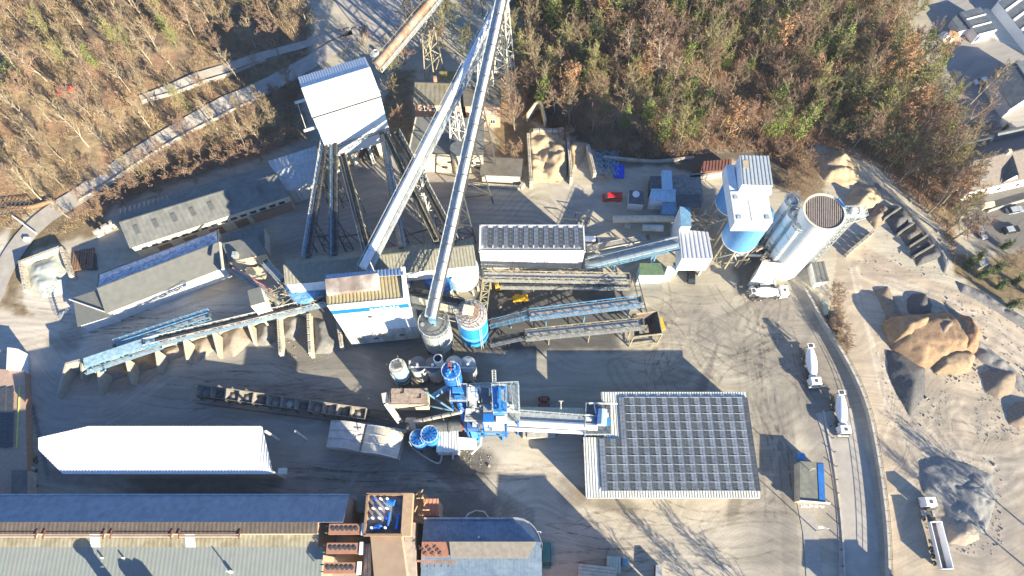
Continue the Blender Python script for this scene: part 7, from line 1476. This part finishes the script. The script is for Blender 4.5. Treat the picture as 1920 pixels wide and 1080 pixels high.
# tipper lorry
t = Th("tipper_lorry", "white articulated tipper lorry with an empty trough beside the gravel heap", "lorry", (0, 0, 0))
t.part("trailer", MB().box((-3.3, 0, 1.1), (8.8, 1.0, .3)), STEELD); m = MB(); L0, L1, hw = -7.9, .9, 1.22
m.prism([(L0, -hw * .75, 1.2), (L1, -hw * .75, 1.2), (L1, -hw * .6, 1.2), (L0, -hw * .6, 1.2)], [(L0, -hw, 2.9), (L1, -hw, 2.9), (L1, -hw + .16, 2.9), (L0, -hw + .16, 2.9)]).prism([(L0, hw * .6, 1.2), (L1, hw * .6, 1.2), (L1, hw * .75, 1.2), (L0, hw * .75, 1.2)], [(L0, hw - .16, 2.9), (L1, hw - .16, 2.9), (L1, hw, 2.9), (L0, hw, 2.9)])
m.box((L0 - .05, 0, 2.1), (.14, 2.4, 1.8)).box((L1 + .05, 0, 2.1), (.14, 2.4, 1.9)); t.part("trough", m, CARW); t.part("trough_floor", MB().box(((L0 + L1) / 2, 0, 1.25), (L1 - L0, 1.7, .1)), mat("worn_trough_floor", (.16, .15, .15), .7, var=.3)); 
t.part("side_rib", (lambda m: [m.box((L0 + .5 + k * .8, s * (hw * .93), 2.1), (.1, .12, 1.5)) for k in range(11) for s in (-1, 1)] and m)(MB()), CARW)
t.part("tractor_chassis", MB().box((3.2, 0, .95), (5.6, 1.0, .3)), STEELD); t.part("cab", MB().prism([(4.0, -1.2, .6), (6.1, -1.2, .6), (6.1, 1.2, .6), (4.0, 1.2, .6)], [(4.05, -1.1, 3.0), (5.85, -1.1, 3.0), (5.85, 1.1, 3.0), (4.05, 1.1, 3.0)]), CARW)
t.part("windscreen", MB().prism([(6.07, -1, 1.7), (6.14, -1, 1.7), (6.14, 1, 1.7), (6.07, 1, 1.7)], [(5.88, -.95, 2.8), (5.94, -.95, 2.8), (5.94, .95, 2.8), (5.88, .95, 2.8)]), GLASS); t.part("roof_hatch", MB().box((4.9, 0, 3.03), (.65, .6, .08)), STEELD)
t.part("tank", MB().box((2.8, .9, .9), (1.4, .5, .6)).box((2.8, -.9, .9), (1.4, .5, .6)), GALV); t.part("fifth_wheel", MB().lathe((1.9, 0), [(.5, 1.1), (.5, 1.2)], 14).box((3.5, 0, 1.6), (.3, 1.8, 1.4)), STEELD); wheels(t, (5.2, 1.9, -4.2, -5.5, -6.8), 1.03, .5)
place(t, 1743, 990, 1732, 945)
# yellow loader with a boom in the gravel yard
t = Th("excavator", "yellow articulated work machine in the shaded gravel yard", "machine", (0, 0, 0)); t.part("body", MB().box((.4, 0, 1.3), (3.2, 1.3, .9)).box((1.9, 0, 1.2), (1.0, 1.5, .7)), YEL); t.part("cab", MB().box((-.2, .1, 2.1), (1.1, 1.1, 1.0)), YEL); t.part("boom", MB().bar((-1.2, 0, 1.6), (-2.8, -.3, 2.4), .3).bar((-2.8, -.3, 2.4), (-4.4, -.9, .9), .28).bar((-1.2, .4, 1.2), (-2.6, .2, 1.3), .2), mat("dusty_boom", (.34, .26, .16), .8, var=.4)); t.part("bucket", MB().box((-4.5, -.9, .5), (.8, 1.0, .8), .3), STEELY); wheels(t, (1.5, -.7), .85, .5); place(t, 971, 564, 985, 562)
solo("stair_block", MB().ext(foot([(929, 538), (945, 536), (943, 524), (927, 527)], 2.5), 0, 2.5), YEL, "yellow painted drive block at the west end of the dark arched belt", "drive", loc=tuple(W(936, 530, 0)))

# ------------------------------------------------------------------ village on the right
VW = mat("village_render", (.74, .75, .76), .85, var=.05)
b, Q, e1, e2, rg = building("village_house", "white village house with a slate roof and a blank west wall", [(1861, 146), (1897, 202), (1962, 165), (1925, 112)], 4.4, VW, SLATE, 'gable', 2.4, .5, cat="house", over=.15, corr=False)
windows(b, Q[1], Q[2], 2.6, 3, 1.0, 1.3, GLASS, None); b.part("chimney", MB().box((Q[3].x + 5, Q[3].y - 4, 9), (.9, .9, 2)), BRICK)
b, Q, e1, e2, rg = building("village_house", "long village house with a brown tiled roof, dormer and snow-white front", [(1821, 357), (1990, 318), (1968, 240), (1799, 280)], 5.0, VW, mat("brown_tile_roof", (.19, .165, .15), .85, var=.15, nscale=1.5, wave=(1.6, "X", .2)), 'gable', 3.8, .5, cat="house", over=.3, corr=False)
c = Q[0].lerp(Q[1], .42).lerp(Q[3].lerp(Q[2], .42), .12); s1 = e1 * 2.6; 
b.part("dormer_wall", MB().prism([V3(c - s1 - e2 * 1.2, 4.6), V3(c + s1 - e2 * 1.2, 4.6), V3(c + s1 + e2 * 1, 4.6), V3(c - s1 + e2 * 1, 4.6)], [V3(c - s1 * .1 - e2 * 1.2, 8.0), V3(c + s1 * .1 - e2 * 1.2, 8.0), V3(c + s1 * .1 + e2 * 1, 8.0), V3(c - s1 * .1 + e2 * 1, 8.0)]), VW)
rp = V3(c + e2 * 4.6, 8.5)
b.part("dormer_roof", MB().poly([V3(c - s1 - e2 * 1.6, 5.2), V3(c - e2 * 1.6, 8.4), rp]).poly([V3(c + s1 - e2 * 1.6, 5.2), rp, V3(c - e2 * 1.6, 8.4)]), SLATE)
b.part("roof_window", MB().bar(V3(Q[0].lerp(Q[1], .12).lerp(Q[3].lerp(Q[2], .12), .15), 6.4), V3(Q[0].lerp(Q[1], .12).lerp(Q[3].lerp(Q[2], .12), .30), 7.5), 1.4, .15), SLATE)
b.part("chimney", MB().box((*(rg[0].lerp(rg[1], .35)), 9.3), (.8, .8, 1.6)).box((*(rg[0].lerp(rg[1], .6)), 9.3), (.8, .8, 1.6)), CREAM); windows(b, Q[0], Q[1], 1.8, 4, 1.0, 1.3, GLASS, None)
building("village_house", "slate roofed back wing behind the brown tiled house", [(1806, 284), (1850, 273), (1845, 262), (1800, 272)], 4.6, VW, SLATE, 'gable', 2, .5, cat="house", corr=False)
building("village_house", "second slate roofed wing touching the right edge", [(1862, 268), (1960, 248), (1950, 230), (1858, 250)], 4.8, VW, SLATE, 'gable', 2, .5, cat="house", corr=False)
def garages(label, px, n, ze=3.2, parts=True, m=VW):
    P = [W(u, v, ze) for u, v in px]; P = [Vector(p.xy) for p in P]; c = sum(P, Vector((0, 0))) / 4; t = Th("garage_row", label, "garages", (c.x, c.y, 0)); A, B_, C_, D_ = P
    t.part("wall", MB().ext(ccw([tuple(p) for p in P]), 0, ze), m)
    for k in range(n):
        a, b = k / n, (k + 1) / n; q = [A.lerp(B_, a + .02), A.lerp(B_, b - .02), D_.lerp(C_, b - .02), D_.lerp(C_, a + .02)]; t.part("roof", MB().ext(ccw([tuple(x) for x in q]), ze + .02, ze + .1), SLATE)
        q = [A.lerp(B_, b - .02), A.lerp(B_, b + .02), D_.lerp(C_, b + .02), D_.lerp(C_, b - .02)]
        t.part("parapet", MB().ext(ccw([tuple(x) for x in q]), ze, ze + .3), CARW)
    return t
garages("three white garages with dark bitumen roofs", [(1800, 23), (1834, 66), (1868, 57), (1838, 13)], 3)
garages("long row of white garages cut by the top right corner", [(1871, 3), (1945, 95), (1990, 60), (1910, -25)], 5)
box_thing("garage_wing", "sloping dark roofed side wing of the three garages", "garage", [(1800, 23), (1822, 52), (1800, 58), (1786, 36)], 2.6, 0, VW, SLATE)
box_thing("fence_panel", "light wooden fence left of the garages", "fence", [(1779, 66), (1797, 69), (1801, 60), (1782, 57)], 1.8, 0, mat("light_wood", (.55, .33, .18), .8, var=.2))
box_thing("garden_shed", "flat concrete roof bunker in the trees near the village", "shed", [(1714, 164), (1750, 153), (1742, 125), (1712, 122)], 3.0, 0, CREAM, MOSSROOF)
solo("covered_boat", MB().lathe(W(1772, 72), [(2.0, 0), (1.9, .9), (1.0, 1.5), (.2, 1.7)], 14), CARW, "white covered boat or caravan beside the wooden fence", "cover", loc=tuple(W(1772, 72)), smooth=True)
box_thing("parcel_box", "small beige box on the pavement before the village house", "box", [(1847, 389), (1866, 385), (1864, 377), (1847, 380)], 1.4, 0, CREAM, CREAM)
box_thing("garden_shed", "pale metal garden hut in the allotment at the right edge", "shed", [(1840, 500), (1856, 494), (1850, 484), (1835, 490)], 2.2, 0, GALV, GALV)
walled("garden_wall", "low garden wall between village street and pavement", [(1850, 398), (1880, 388), (1935, 372)], .9, .3, CONC)
# ------------------------------------------------------------------ trees: a few grown prototypes, copied with shared meshes
def grow(seed, H, spread=.42, limbs=9, twigs=7, droop=0., first=.28, lean=0., ivy=0, leaves=0, leafsize=.16, twl=1.0):
    r = random.Random(seed); tr = MB(); tw = []; lf = []
    def nd(d, a):
        v = Vector((r.gauss(0, 1), r.gauss(0, 1), r.gauss(0, 1))); v = (v - v.dot(d) * d).normalized(); return (d * math.cos(a) + v * math.sin(a)).normalized()
    pts = []; p = Vector((0, 0, -.4)); d = Vector((lean, -lean * .5, 1)).normalized(); rad = H * .0125 + .035; N = 7
    for k in range(N + 1): pts.append((p.copy(), rad * (1 - .8 * k / N))); p = p + d * (H / N); d = nd(d, r.uniform(.02, .13)); d.z = max(d.z, .8); d.normalize()
    for (a, ra), (b, rb) in zip(pts, pts[1:]): tr.tube(a, b, ra, rb, 6, False)
    def at(t): f = t * N; i = min(N - 1, int(f)); return pts[i][0].lerp(pts[i + 1][0], f - i)
    for k in range(limbs):
        t = first + (1 - first) * (k + r.random() * .8) / limbs; t = min(t, .97); q = at(t); az = k * 2.4 + r.uniform(-.5, .5); inc = r.uniform(.45, .85) * (1.15 - .45 * t)
        dd = Vector((math.cos(az) * math.sin(inc), math.sin(az) * math.sin(inc), math.cos(inc))); L = H * spread * (1.1 - .65 * t) * r.uniform(.75, 1.15); c = q.copy(); rr0 = .035 + H * .0035 * (1.2 - t)
        seg = 4; lp = [c.copy()]
        for s in range(seg):
            n2 = c + dd * (L / seg); tr.tube(c, n2, rr0 * (1 - s / seg * .7), rr0 * (1 - (s + 1) / seg * .7), 4, False); c = n2; lp.append(c.copy()); dd = nd(dd, .22); dd.z += .12 - droop; dd.normalize()
        for s in range(6):
            t2 = .25 + .75 * s / 5; f = t2 * seg; i = min(seg - 1, int(f)); b0 = lp[i].lerp(lp[i + 1], f - i); bd = nd((lp[i + 1] - lp[i]).normalized(), r.uniform(.5, .9)); bd.z += .2 - droop; bd.normalize(); bl = L * .42 * r.uniform(.6, 1.1)
            be = b0 + bd * bl; tr.tube(b0, be, .035, .015, 3, False)
            for m_ in range(5):
                c0 = b0.lerp(be, .2 + .8 * m_ / 4); cd = nd(bd, r.uniform(.4, .8)); cd.z += .1 - droop; cl = bl * .5 * r.uniform(.6, 1.2) * twl; ce = c0 + cd * cl
                tw.append((c0, ce, .04))
                for n_ in range(twigs):
                    e0 = c0.lerp(ce, .15 + .85 * n_ / twigs); ed = nd(cd, r.uniform(.3, .9)); ed.z -= droop; tw.append((e0, e0 + ed * cl * .62 * r.uniform(.5, 1.25), .026))
                    if leaves and r.random() < leaves: lf.append(e0 + ed * cl * .3)
    if ivy:
        for k in range(int(900 * ivy)):
            t = r.random() ** 1.2 * .85; q = at(t); a = r.uniform(0, 6.28); w_ = r.random() ** .6 * (1.7 * math.sin(math.pi * min(1, t + .15)) + .45) * H / 13; lf.append(q + Vector((math.cos(a) * w_, math.sin(a) * w_, r.uniform(-.5, .5))))
    V = []; F = []
    for a, b, w_ in tw:
        s = Vector((r.gauss(0, 1), r.gauss(0, 1), r.gauss(0, .4))).normalized() * w_; i = len(V); V += [a - s, a + s, b]; F.append((i, i + 1, i + 2))
    LV = []; LF = []
    for q in lf:
        for _ in range(2):
            n1 = Vector((r.gauss(0, 1), r.gauss(0, 1), r.gauss(0, .6))).normalized(); n2 = nd(n1, 1.57); s = leafsize * r.uniform(.6, 1.5); o = q + Vector((r.gauss(0, .2), r.gauss(0, .2), r.gauss(0, .2))); i = len(LV); LV += [o - n1 * s, o + n2 * s * .6, o + n1 * s, o - n2 * s * .6]; LF.append((i, i + 1, i + 2, i + 3))
    tm = tr.mesh("trunk"); cm_ = bpy.data.meshes.new("crown"); cm_.from_pydata([tuple(v) for v in V], [], F); cm_.update()
    lm = None
    if LV: lm = bpy.data.meshes.new("foliage"); lm.from_pydata([tuple(v) for v in LV], [], LF); lm.update()
    return tm, cm_, lm
LIB = {}
def proto(key, kind, bark, twig, leaf=None, n=3, **kw):
    L = []
    for i in range(n):
        tm, cm_, lm = grow(hash(key) % 1000 + i * 17 if False else sum(map(ord, key)) + i * 17, **kw); tm.materials.append(bark); cm_.materials.append(twig)
        if lm: lm.materials.append(leaf)
        L.append((tm, cm_, lm))
    LIB[key] = (kind, L)
proto("bare", "bare_tree", BARK, TWIG, n=4, H=12, spread=.44, limbs=13, twigs=14)
proto("barep", "bare_tree", BARK, TWIGP, n=3, H=11, spread=.50, limbs=13, twigs=15)
proto("barey", "bare_tree", BARK, TWIGY, n=3, H=12, spread=.44, limbs=13, twigs=14, ivy=.12, leaf=LEAFG)
proto("slim", "slim_tree", BIRCH, TWIG, n=4, H=13, spread=.30, limbs=13, first=.3, twigs=12)
proto("birch", "birch_tree", BIRCH, TWIGP, n=3, H=13, spread=.34, limbs=13, twigs=13, droop=.12)
proto("oak", "oak_tree", BARK, TWIG, leaf=LEAFO, n=3, H=11, spread=.48, leaves=.33, leafsize=.17)
proto("ivy", "ivy_clad_tree", BARK, TWIG, leaf=LEAFG, n=3, H=12, spread=.34, ivy=.75, leafsize=.16)
proto("dark", "evergreen_bush", BARK, TWIGY, leaf=LEAFD, n=2, H=6, spread=.5, limbs=8, first=.1, ivy=1.2, leaves=.12, leafsize=.16)
proto("bush", "bare_bush", BARK, TWIGP, n=3, H=4.5, spread=.75, limbs=10, first=.08, twigs=12)
LBL = {"bare": ("bare grey-brown leafless tree", "tree"), "barep": ("bare tree with purplish twigs", "tree"), "barey": ("bare olive-tinged tree with little ivy", "tree"), "slim": ("slim pale trunk with thin bare top", "tree"), "birch": ("pale birch with fine drooping twigs", "tree"), "oak": ("tree keeping its orange-brown leaves", "tree"),
       "ivy": ("tree wrapped in bright green ivy", "tree"), "dark": ("low dark evergreen bush", "bush"), "bush": ("low bare bush with reddish twigs", "bush")}
TR = random.Random(77); NT = 0
def plant(key, x, y, s=1.0, label=None, area="right"):
    global NT
    kind, L = LIB[key]; tm, cm_, lm = L[TR.randrange(len(L))]; o = bpy.data.objects.new(kind, None); COL.objects.link(o); o.location = (x, y, Tz(x, y)); o.rotation_euler = (0, 0, TR.uniform(0, 6.28)); f = s * TR.uniform(.85, 1.15); o.scale = (f, f, f * TR.uniform(.9, 1.1)); o.empty_display_size = .5
    u, v = PX(x, y, Tz(x, y))
    if area == "right": where = "along the foot of the wood by the yard" if v > 215 and u < 1530 else "at the top edge of the wood" if v < 45 else "on the village side of the wood" if u > 1640 else "in the western part of the wood" if u < 1180 else "in the eastern part of the wood" if u > 1450 else "in the middle of the wood"
    elif area == "left": where = "on the lower bank by the workshop" if v > 300 and u > 200 else "between the two hillside roads" if v > 150 and u > 330 else "at the top edge of the hillside" if v < 50 else "at the far left of the hillside" if u < 160 else "on the open hillside"
    else: where = {"off": "south of the yard", "edge": "at the yard's edge" if u < 1700 else "in the allotment by the village", "mid": "near the old cream hall"}[area]
    tag(o, label or LBL[key][0] + " " + where, LBL[key][1], kind.replace("_", " ") + "s " + where)
    for nm, me in (("trunk", tm), ("crown", cm_), ("foliage", lm)):
        if me: c = bpy.data.objects.new(nm, me); COL.objects.link(c); c.parent = o
    NT += 1; return o
def scatter(poly_px, n, mix, smin, smax, area, mind, avoid=(), ztop=True):
    avoid = list(avoid) + [(Wn([(1800, 285), (1850, 330), (1850, 300)]), 5.0), (Wn([(1860, 160), (1890, 200)]), 5.0)]
    P = Wn(poly_px); pts = []; tries = 0; (x0, y0), (x1, y1) = P.min(0), P.max(0); keys = [k for k, w_ in mix for _ in range(w_)]
    while len(pts) < n and tries < n * 60:
        tries += 1; x = TR.uniform(x0, x1); y = TR.uniform(y0, y1)
        if not inside(np.array([x]), np.array([y]), P)[0]: continue
        if any((x - a) ** 2 + (y - b) ** 2 < mind ** 2 for a, b in pts): continue
        if any(distpl(np.array([x]), np.array([y]), a)[0] < r for a, r in avoid): continue
        pts.append((x, y))
    for x, y in pts: plant(TR.choice(keys), x, y, TR.uniform(smin, smax), None, area)
road_av = [(np.array([tuple(G(128, 170).xy), tuple(G(140, 190).xy)]), 6.0), (np.array([(p.x, p.y) for p in quarry_road]), 4.0), (np.array([(p.x, p.y) for p in upper]), 3.0)]
# right wood
scatter([(985, 190), (1120, 262), (1210, 282), (1330, 278), (1420, 268), (1530, 262), (1640, 305), (1750, 400), (1795, 470), (1800, 250), (1740, 120), (1690, 20), (1720, -60), (940, -60), (985, 60)], 370, [("bare", 4), ("barep", 7), ("barey", 8), ("birch", 2), ("oak", 3), ("ivy", 6), ("bush", 3)], .75, 1.25, "right", 3.5)
for u, v in ((1645, 150), (1625, 175), (1655, 180), (1620, 120), (1670, 130), (1500, 190), (1400, 245), (1190, 175), (1690, 235), (1600, 60)):
    p = G(u, v); plant("oak", p.x, p.y, 1.05, None, "right")
for u, v in ((1255, 60), (1265, 20), (1330, 40), (1345, 120), (1290, 200), (1300, 235), (1560, 110), (1480, 130), (1440, 250), (1500, 60), (1240, 190), (1590, 240)):
    p = G(u, v); plant("ivy", p.x, p.y, 1.0, None, "right")
p = G(1100, 150); plant("dark", p.x, p.y, 1.9, "broad tree with olive twigs and dark ivy base near the sand bay", "right")
for u, v, k, s in ((1050, 130, "barey", 1.35), (1175, 135, "birch", 1.2), (1115, 160, "barey", 1.3), (1750, 330, "bare", 1.3), (1762, 385, "bare", 1.3), (1770, 440, "bare", 1.2), (1740, 400, "barep", 1.2), (1770, 300, "bare", 1.1), (1700, 330, "barep", 1.2), (1720, 280, "bare", 1.1), (1680, 300, "barep", 1), (1815, 200, "slim", 1.1), (1785, 452, "barep", 1.0)):
    p = G(u, v); plant(k, p.x, p.y, s, None, "right")
# left hillside
scatter([(-60, -60), (560, -60), (590, 60), (560, 120), (430, 190), (300, 265), (190, 345), (90, 385), (-60, 400)], 170, [("slim", 7), ("bare", 6), ("barep", 4), ("birch", 1), ("barey", 2), ("bush", 3)], .65, 1.05, "left", 4.4, road_av)
scatter([(60, 400), (190, 375), (330, 290), (480, 210), (545, 165), (570, 230), (545, 265), (400, 300), (300, 345), (215, 395), (140, 430)], 48, [("slim", 1), ("bare", 3), ("barep", 3), ("bush", 4)], .6, .9, "left", 3.2, road_av)
p = G(180, 120); plant("ivy", p.x, p.y, .7, "bright green small tree in the middle of the left hillside", "left")
for u, v in ((310, 55), (325, 75)): p = G(u, v); plant("ivy", p.x, p.y, .8, "green ivy covered trunk near the top of the left hillside", "left")
p = G(40, 160); plant("dark", p.x, p.y, 1.2, "dark evergreen clump at the far left of the hillside", "left")
# middle: behind crusher house and old buildings
for u, v, k, s in ((690, 100, "barep", .9), (650, 95, "birch", .7), (720, 140, "barey", .7), (740, 190, "bare", .7), (750, 235, "bush", 1.2), (790, 95, "birch", 1.3), (825, 110, "barep", 1.2), (850, 60, "barey", 1.1), (880, 50, "bare", 1.0), (870, 100, "barey", .9), (770, 60, "bare", .9), (905, 30, "barep", 1.1), (740, 150, "barey", .8), (760, 120, "bush", 1.3), (955, 200, "barep", 1.0), (965, 250, "barep", 1.2), (950, 110, "barey", 1.1), (980, 130, "barey", 1.1), (965, 300, "bush", 1.2), (1000, 90, "bare", 1.1), (555, 190, "bush", 1.2), (548, 215, "bush", 1.3), (990, 180, "barep", 1.1), (830, 85, "barey", .9), (1060, 270, "bush", 1.0)):
    p = G(u, v); plant(k, p.x, p.y, s, None, "mid")
for u, v in ((235, 375), (262, 362), (290, 352), (320, 345), (352, 332), (384, 322), (415, 312), (445, 303), (475, 292), (505, 285), (535, 276), (560, 262), (240, 392), (300, 366), (366, 340), (430, 318), (490, 300)): p = G(u, v); plant("bush", p.x, p.y, .9, None, "left")
for u, v in ((1150, 282), (1185, 290), (1225, 296), (1262, 292), (1300, 290), (1345, 288), (1385, 284), (1420, 280), (1450, 284), (1460, 300)): p = G(u, v); plant("bush", p.x, p.y, 1.0, None, "right")
# hedge by haul road, bushes right, allotment
for u, v in ((1556, 575), (1562, 592), (1568, 608), (1574, 622), (1578, 638), (1582, 655), (1565, 560), (1572, 645), (1560, 545), (1490, 355), (1500, 335), (1515, 320), (1470, 345), (1485, 310), (1505, 300), (1478, 330), (1495, 320), (1520, 300), (1480, 362), (1500, 372), (1512, 345), (1522, 330), (1475, 295)): p = W(u, v); plant("bush", p.x, p.y, .75, None, "edge")
for u, v, k in ((1810, 500, "dark"), (1835, 520, "dark"), (1860, 510, "dark"), (1885, 500, "bush"), (1900, 530, "dark"), (1870, 540, "dark"), (1905, 480, "bush"), (1925, 550, "dark"), (1890, 575, "dark"), (1880, 465, "dark"), (1830, 485, "dark"), (1915, 505, "bush")): p = W(u, v); plant(k, p.x, p.y, .7, None, "edge")
for u, v, k, s in ((1895, 190, "bush", 1), (1850, 250, "bush", .8), (1880, 245, "dark", .5), (1820, 245, "dark", .7)): p = W(u, v); plant(k, p.x, p.y, s, None, "edge")
# trees south of the frame that throw the soft branch shadows, and one by the right edge
for u, v, k, s in ((1400, 1180, "bare", 1.0), (1340, 1200, "slim", 1.0), (1480, 1190, "bare", 1.1), (1940, 1000, "barep", 1.0), (1955, 1090, "bare", 1.1)): p = W(u, v); plant(k, p.x, p.y, s, None, "off")
for u, v, z in ((1975, 880, 9), (1960, 1000, 8)):
    pass
# undergrowth: one mass of short dead stems and leaves over the woods
def undergrowth():
    rng = np.random.default_rng(5); N = 150000
    def pick(px, n, lo=.4):
        P = Wn(px); (x0, y0), (x1, y1) = P.min(0), P.max(0); x = rng.uniform(x0, x1, n * 2); y = rng.uniform(y0, y1, n * 2); k = inside(x, y, P); x = x[k][:n]; y = y[k][:n]
        dens = fbm(x, y, 6, 3, 31); k = dens > lo * rng.random(len(x)) + .22; x, y = x[k], y[k]
        for a, r in road_av: k = distpl(x, y, a) > (r * .8 if len(a) > 2 else 3); x, y = x[k], y[k]
        return x, y
    for nm, px, n, m_, hh, ww in (("brambles", [(985, 220), (1120, 285), (1210, 300), (1310, 295), (1420, 283), (1475, 320), (1515, 330), (1530, 272), (1640, 310), (1760, 430), (1790, 500), (1800, 250), (1740, 120), (1690, 20), (1720, -60), (940, -60), (985, 60)], 150000, TWIGP, 1.3, .06), ("brambles", [(-60, -60), (560, -60), (590, 60), (545, 250), (400, 300), (300, 345), (215, 395), (120, 440), (-60, 420)], 150000, mat("dry_grass_stems", (.33, .25, .155), .9, var=.35, nscale=.25), .8, .045),
                               ("leaf_litter", [(985, 220), (1120, 285), (1210, 300), (1310, 295), (1420, 283), (1475, 320), (1515, 330), (1530, 272), (1640, 310), (1760, 430), (1790, 500), (1800, 250), (1740, 120), (1690, 20), (1720, -60), (940, -60), (985, 60)], 26000, mat("fallen_leaves", (.34, .19, .09), .9, var=.4, nscale=.3), .12, .16), ("leaf_litter", [(-60, -60), (560, -60), (590, 60), (545, 250), (400, 300), (215, 395), (-60, 420)], 26000, MATS["fallen_leaves"], .10, .14),
                               ("ivy_cover", [(1150, 60), (1700, -60), (1700, 250), (1500, 270), (1250, 255)], 40000, LEAFG, .25, .18)):
        x, y = pick(px, n, .9 if nm == "ivy_cover" else .4)
        if nm == "ivy_cover": k = fbm(x, y, 9, 3, 41) > .56; x, y = x[k], y[k]
        z = T(x, y); k = len(x); a = rng.uniform(0, 6.28, k); s = rng.uniform(.5, 1.4, k); az = rng.uniform(0, 6.28, k)
        lat = .5 if nm == "brambles" else 1.2
        v0 = np.stack([x - np.cos(a) * ww * s, y - np.sin(a) * ww * s, z + rng.uniform(0, hh * .5, k) if nm == "ivy_cover" else z], 1); v1 = np.stack([x + np.cos(a) * ww * s, y + np.sin(a) * ww * s, v0[:, 2] + (0 if nm == "brambles" else .05)], 1)
        v2 = np.stack([x + np.cos(az) * hh * lat * s, y + np.sin(az) * hh * lat * s, v0[:, 2] + hh * s], 1)
        if nm != "brambles": v2 = np.stack([x + np.cos(a + 1.57) * ww * 1.8 * s, y + np.sin(a + 1.57) * ww * 1.8 * s, v0[:, 2] + hh * s], 1)
        V = np.stack([v0, v1, v2], 1).reshape(-1, 3); me = bpy.data.meshes.new(nm); me.vertices.add(len(V)); me.vertices.foreach_set("co", V.ravel()); me.loops.add(len(V)); me.loops.foreach_set("vertex_index", np.arange(len(V))); me.polygons.add(k); me.polygons.foreach_set("loop_start", np.arange(0, 3 * k, 3)); me.polygons.foreach_set("loop_total", np.full(k, 3)); me.update(calc_edges=True)
        me.materials.append(m_); o = bpy.data.objects.new(nm, me); COL.objects.link(o); tag(o, kind="stuff")
undergrowth()
print("trees", NT, "objects", len(bpy.data.objects))
# ------------------------------------------------------------------ thin winter haze: one closed box of even air
hm = bpy.data.materials.new("haze_air"); hm.use_nodes = True; n = hm.node_tree; n.nodes.clear()
pv = n.nodes.new("ShaderNodeVolumePrincipled"); pv.inputs["Density"].default_value = 0.00015; pv.inputs["Color"].default_value = (.80, .92, 1.0, 1); pv.inputs["Anisotropy"].default_value = 0.3
om = n.nodes.new("ShaderNodeOutputMaterial"); n.links.new(pv.outputs[0], om.inputs["Volume"])
hb = MB().box((0, 60, 78), (7000, 7000, 164)); solo("haze", hb, hm, kind="stuff")
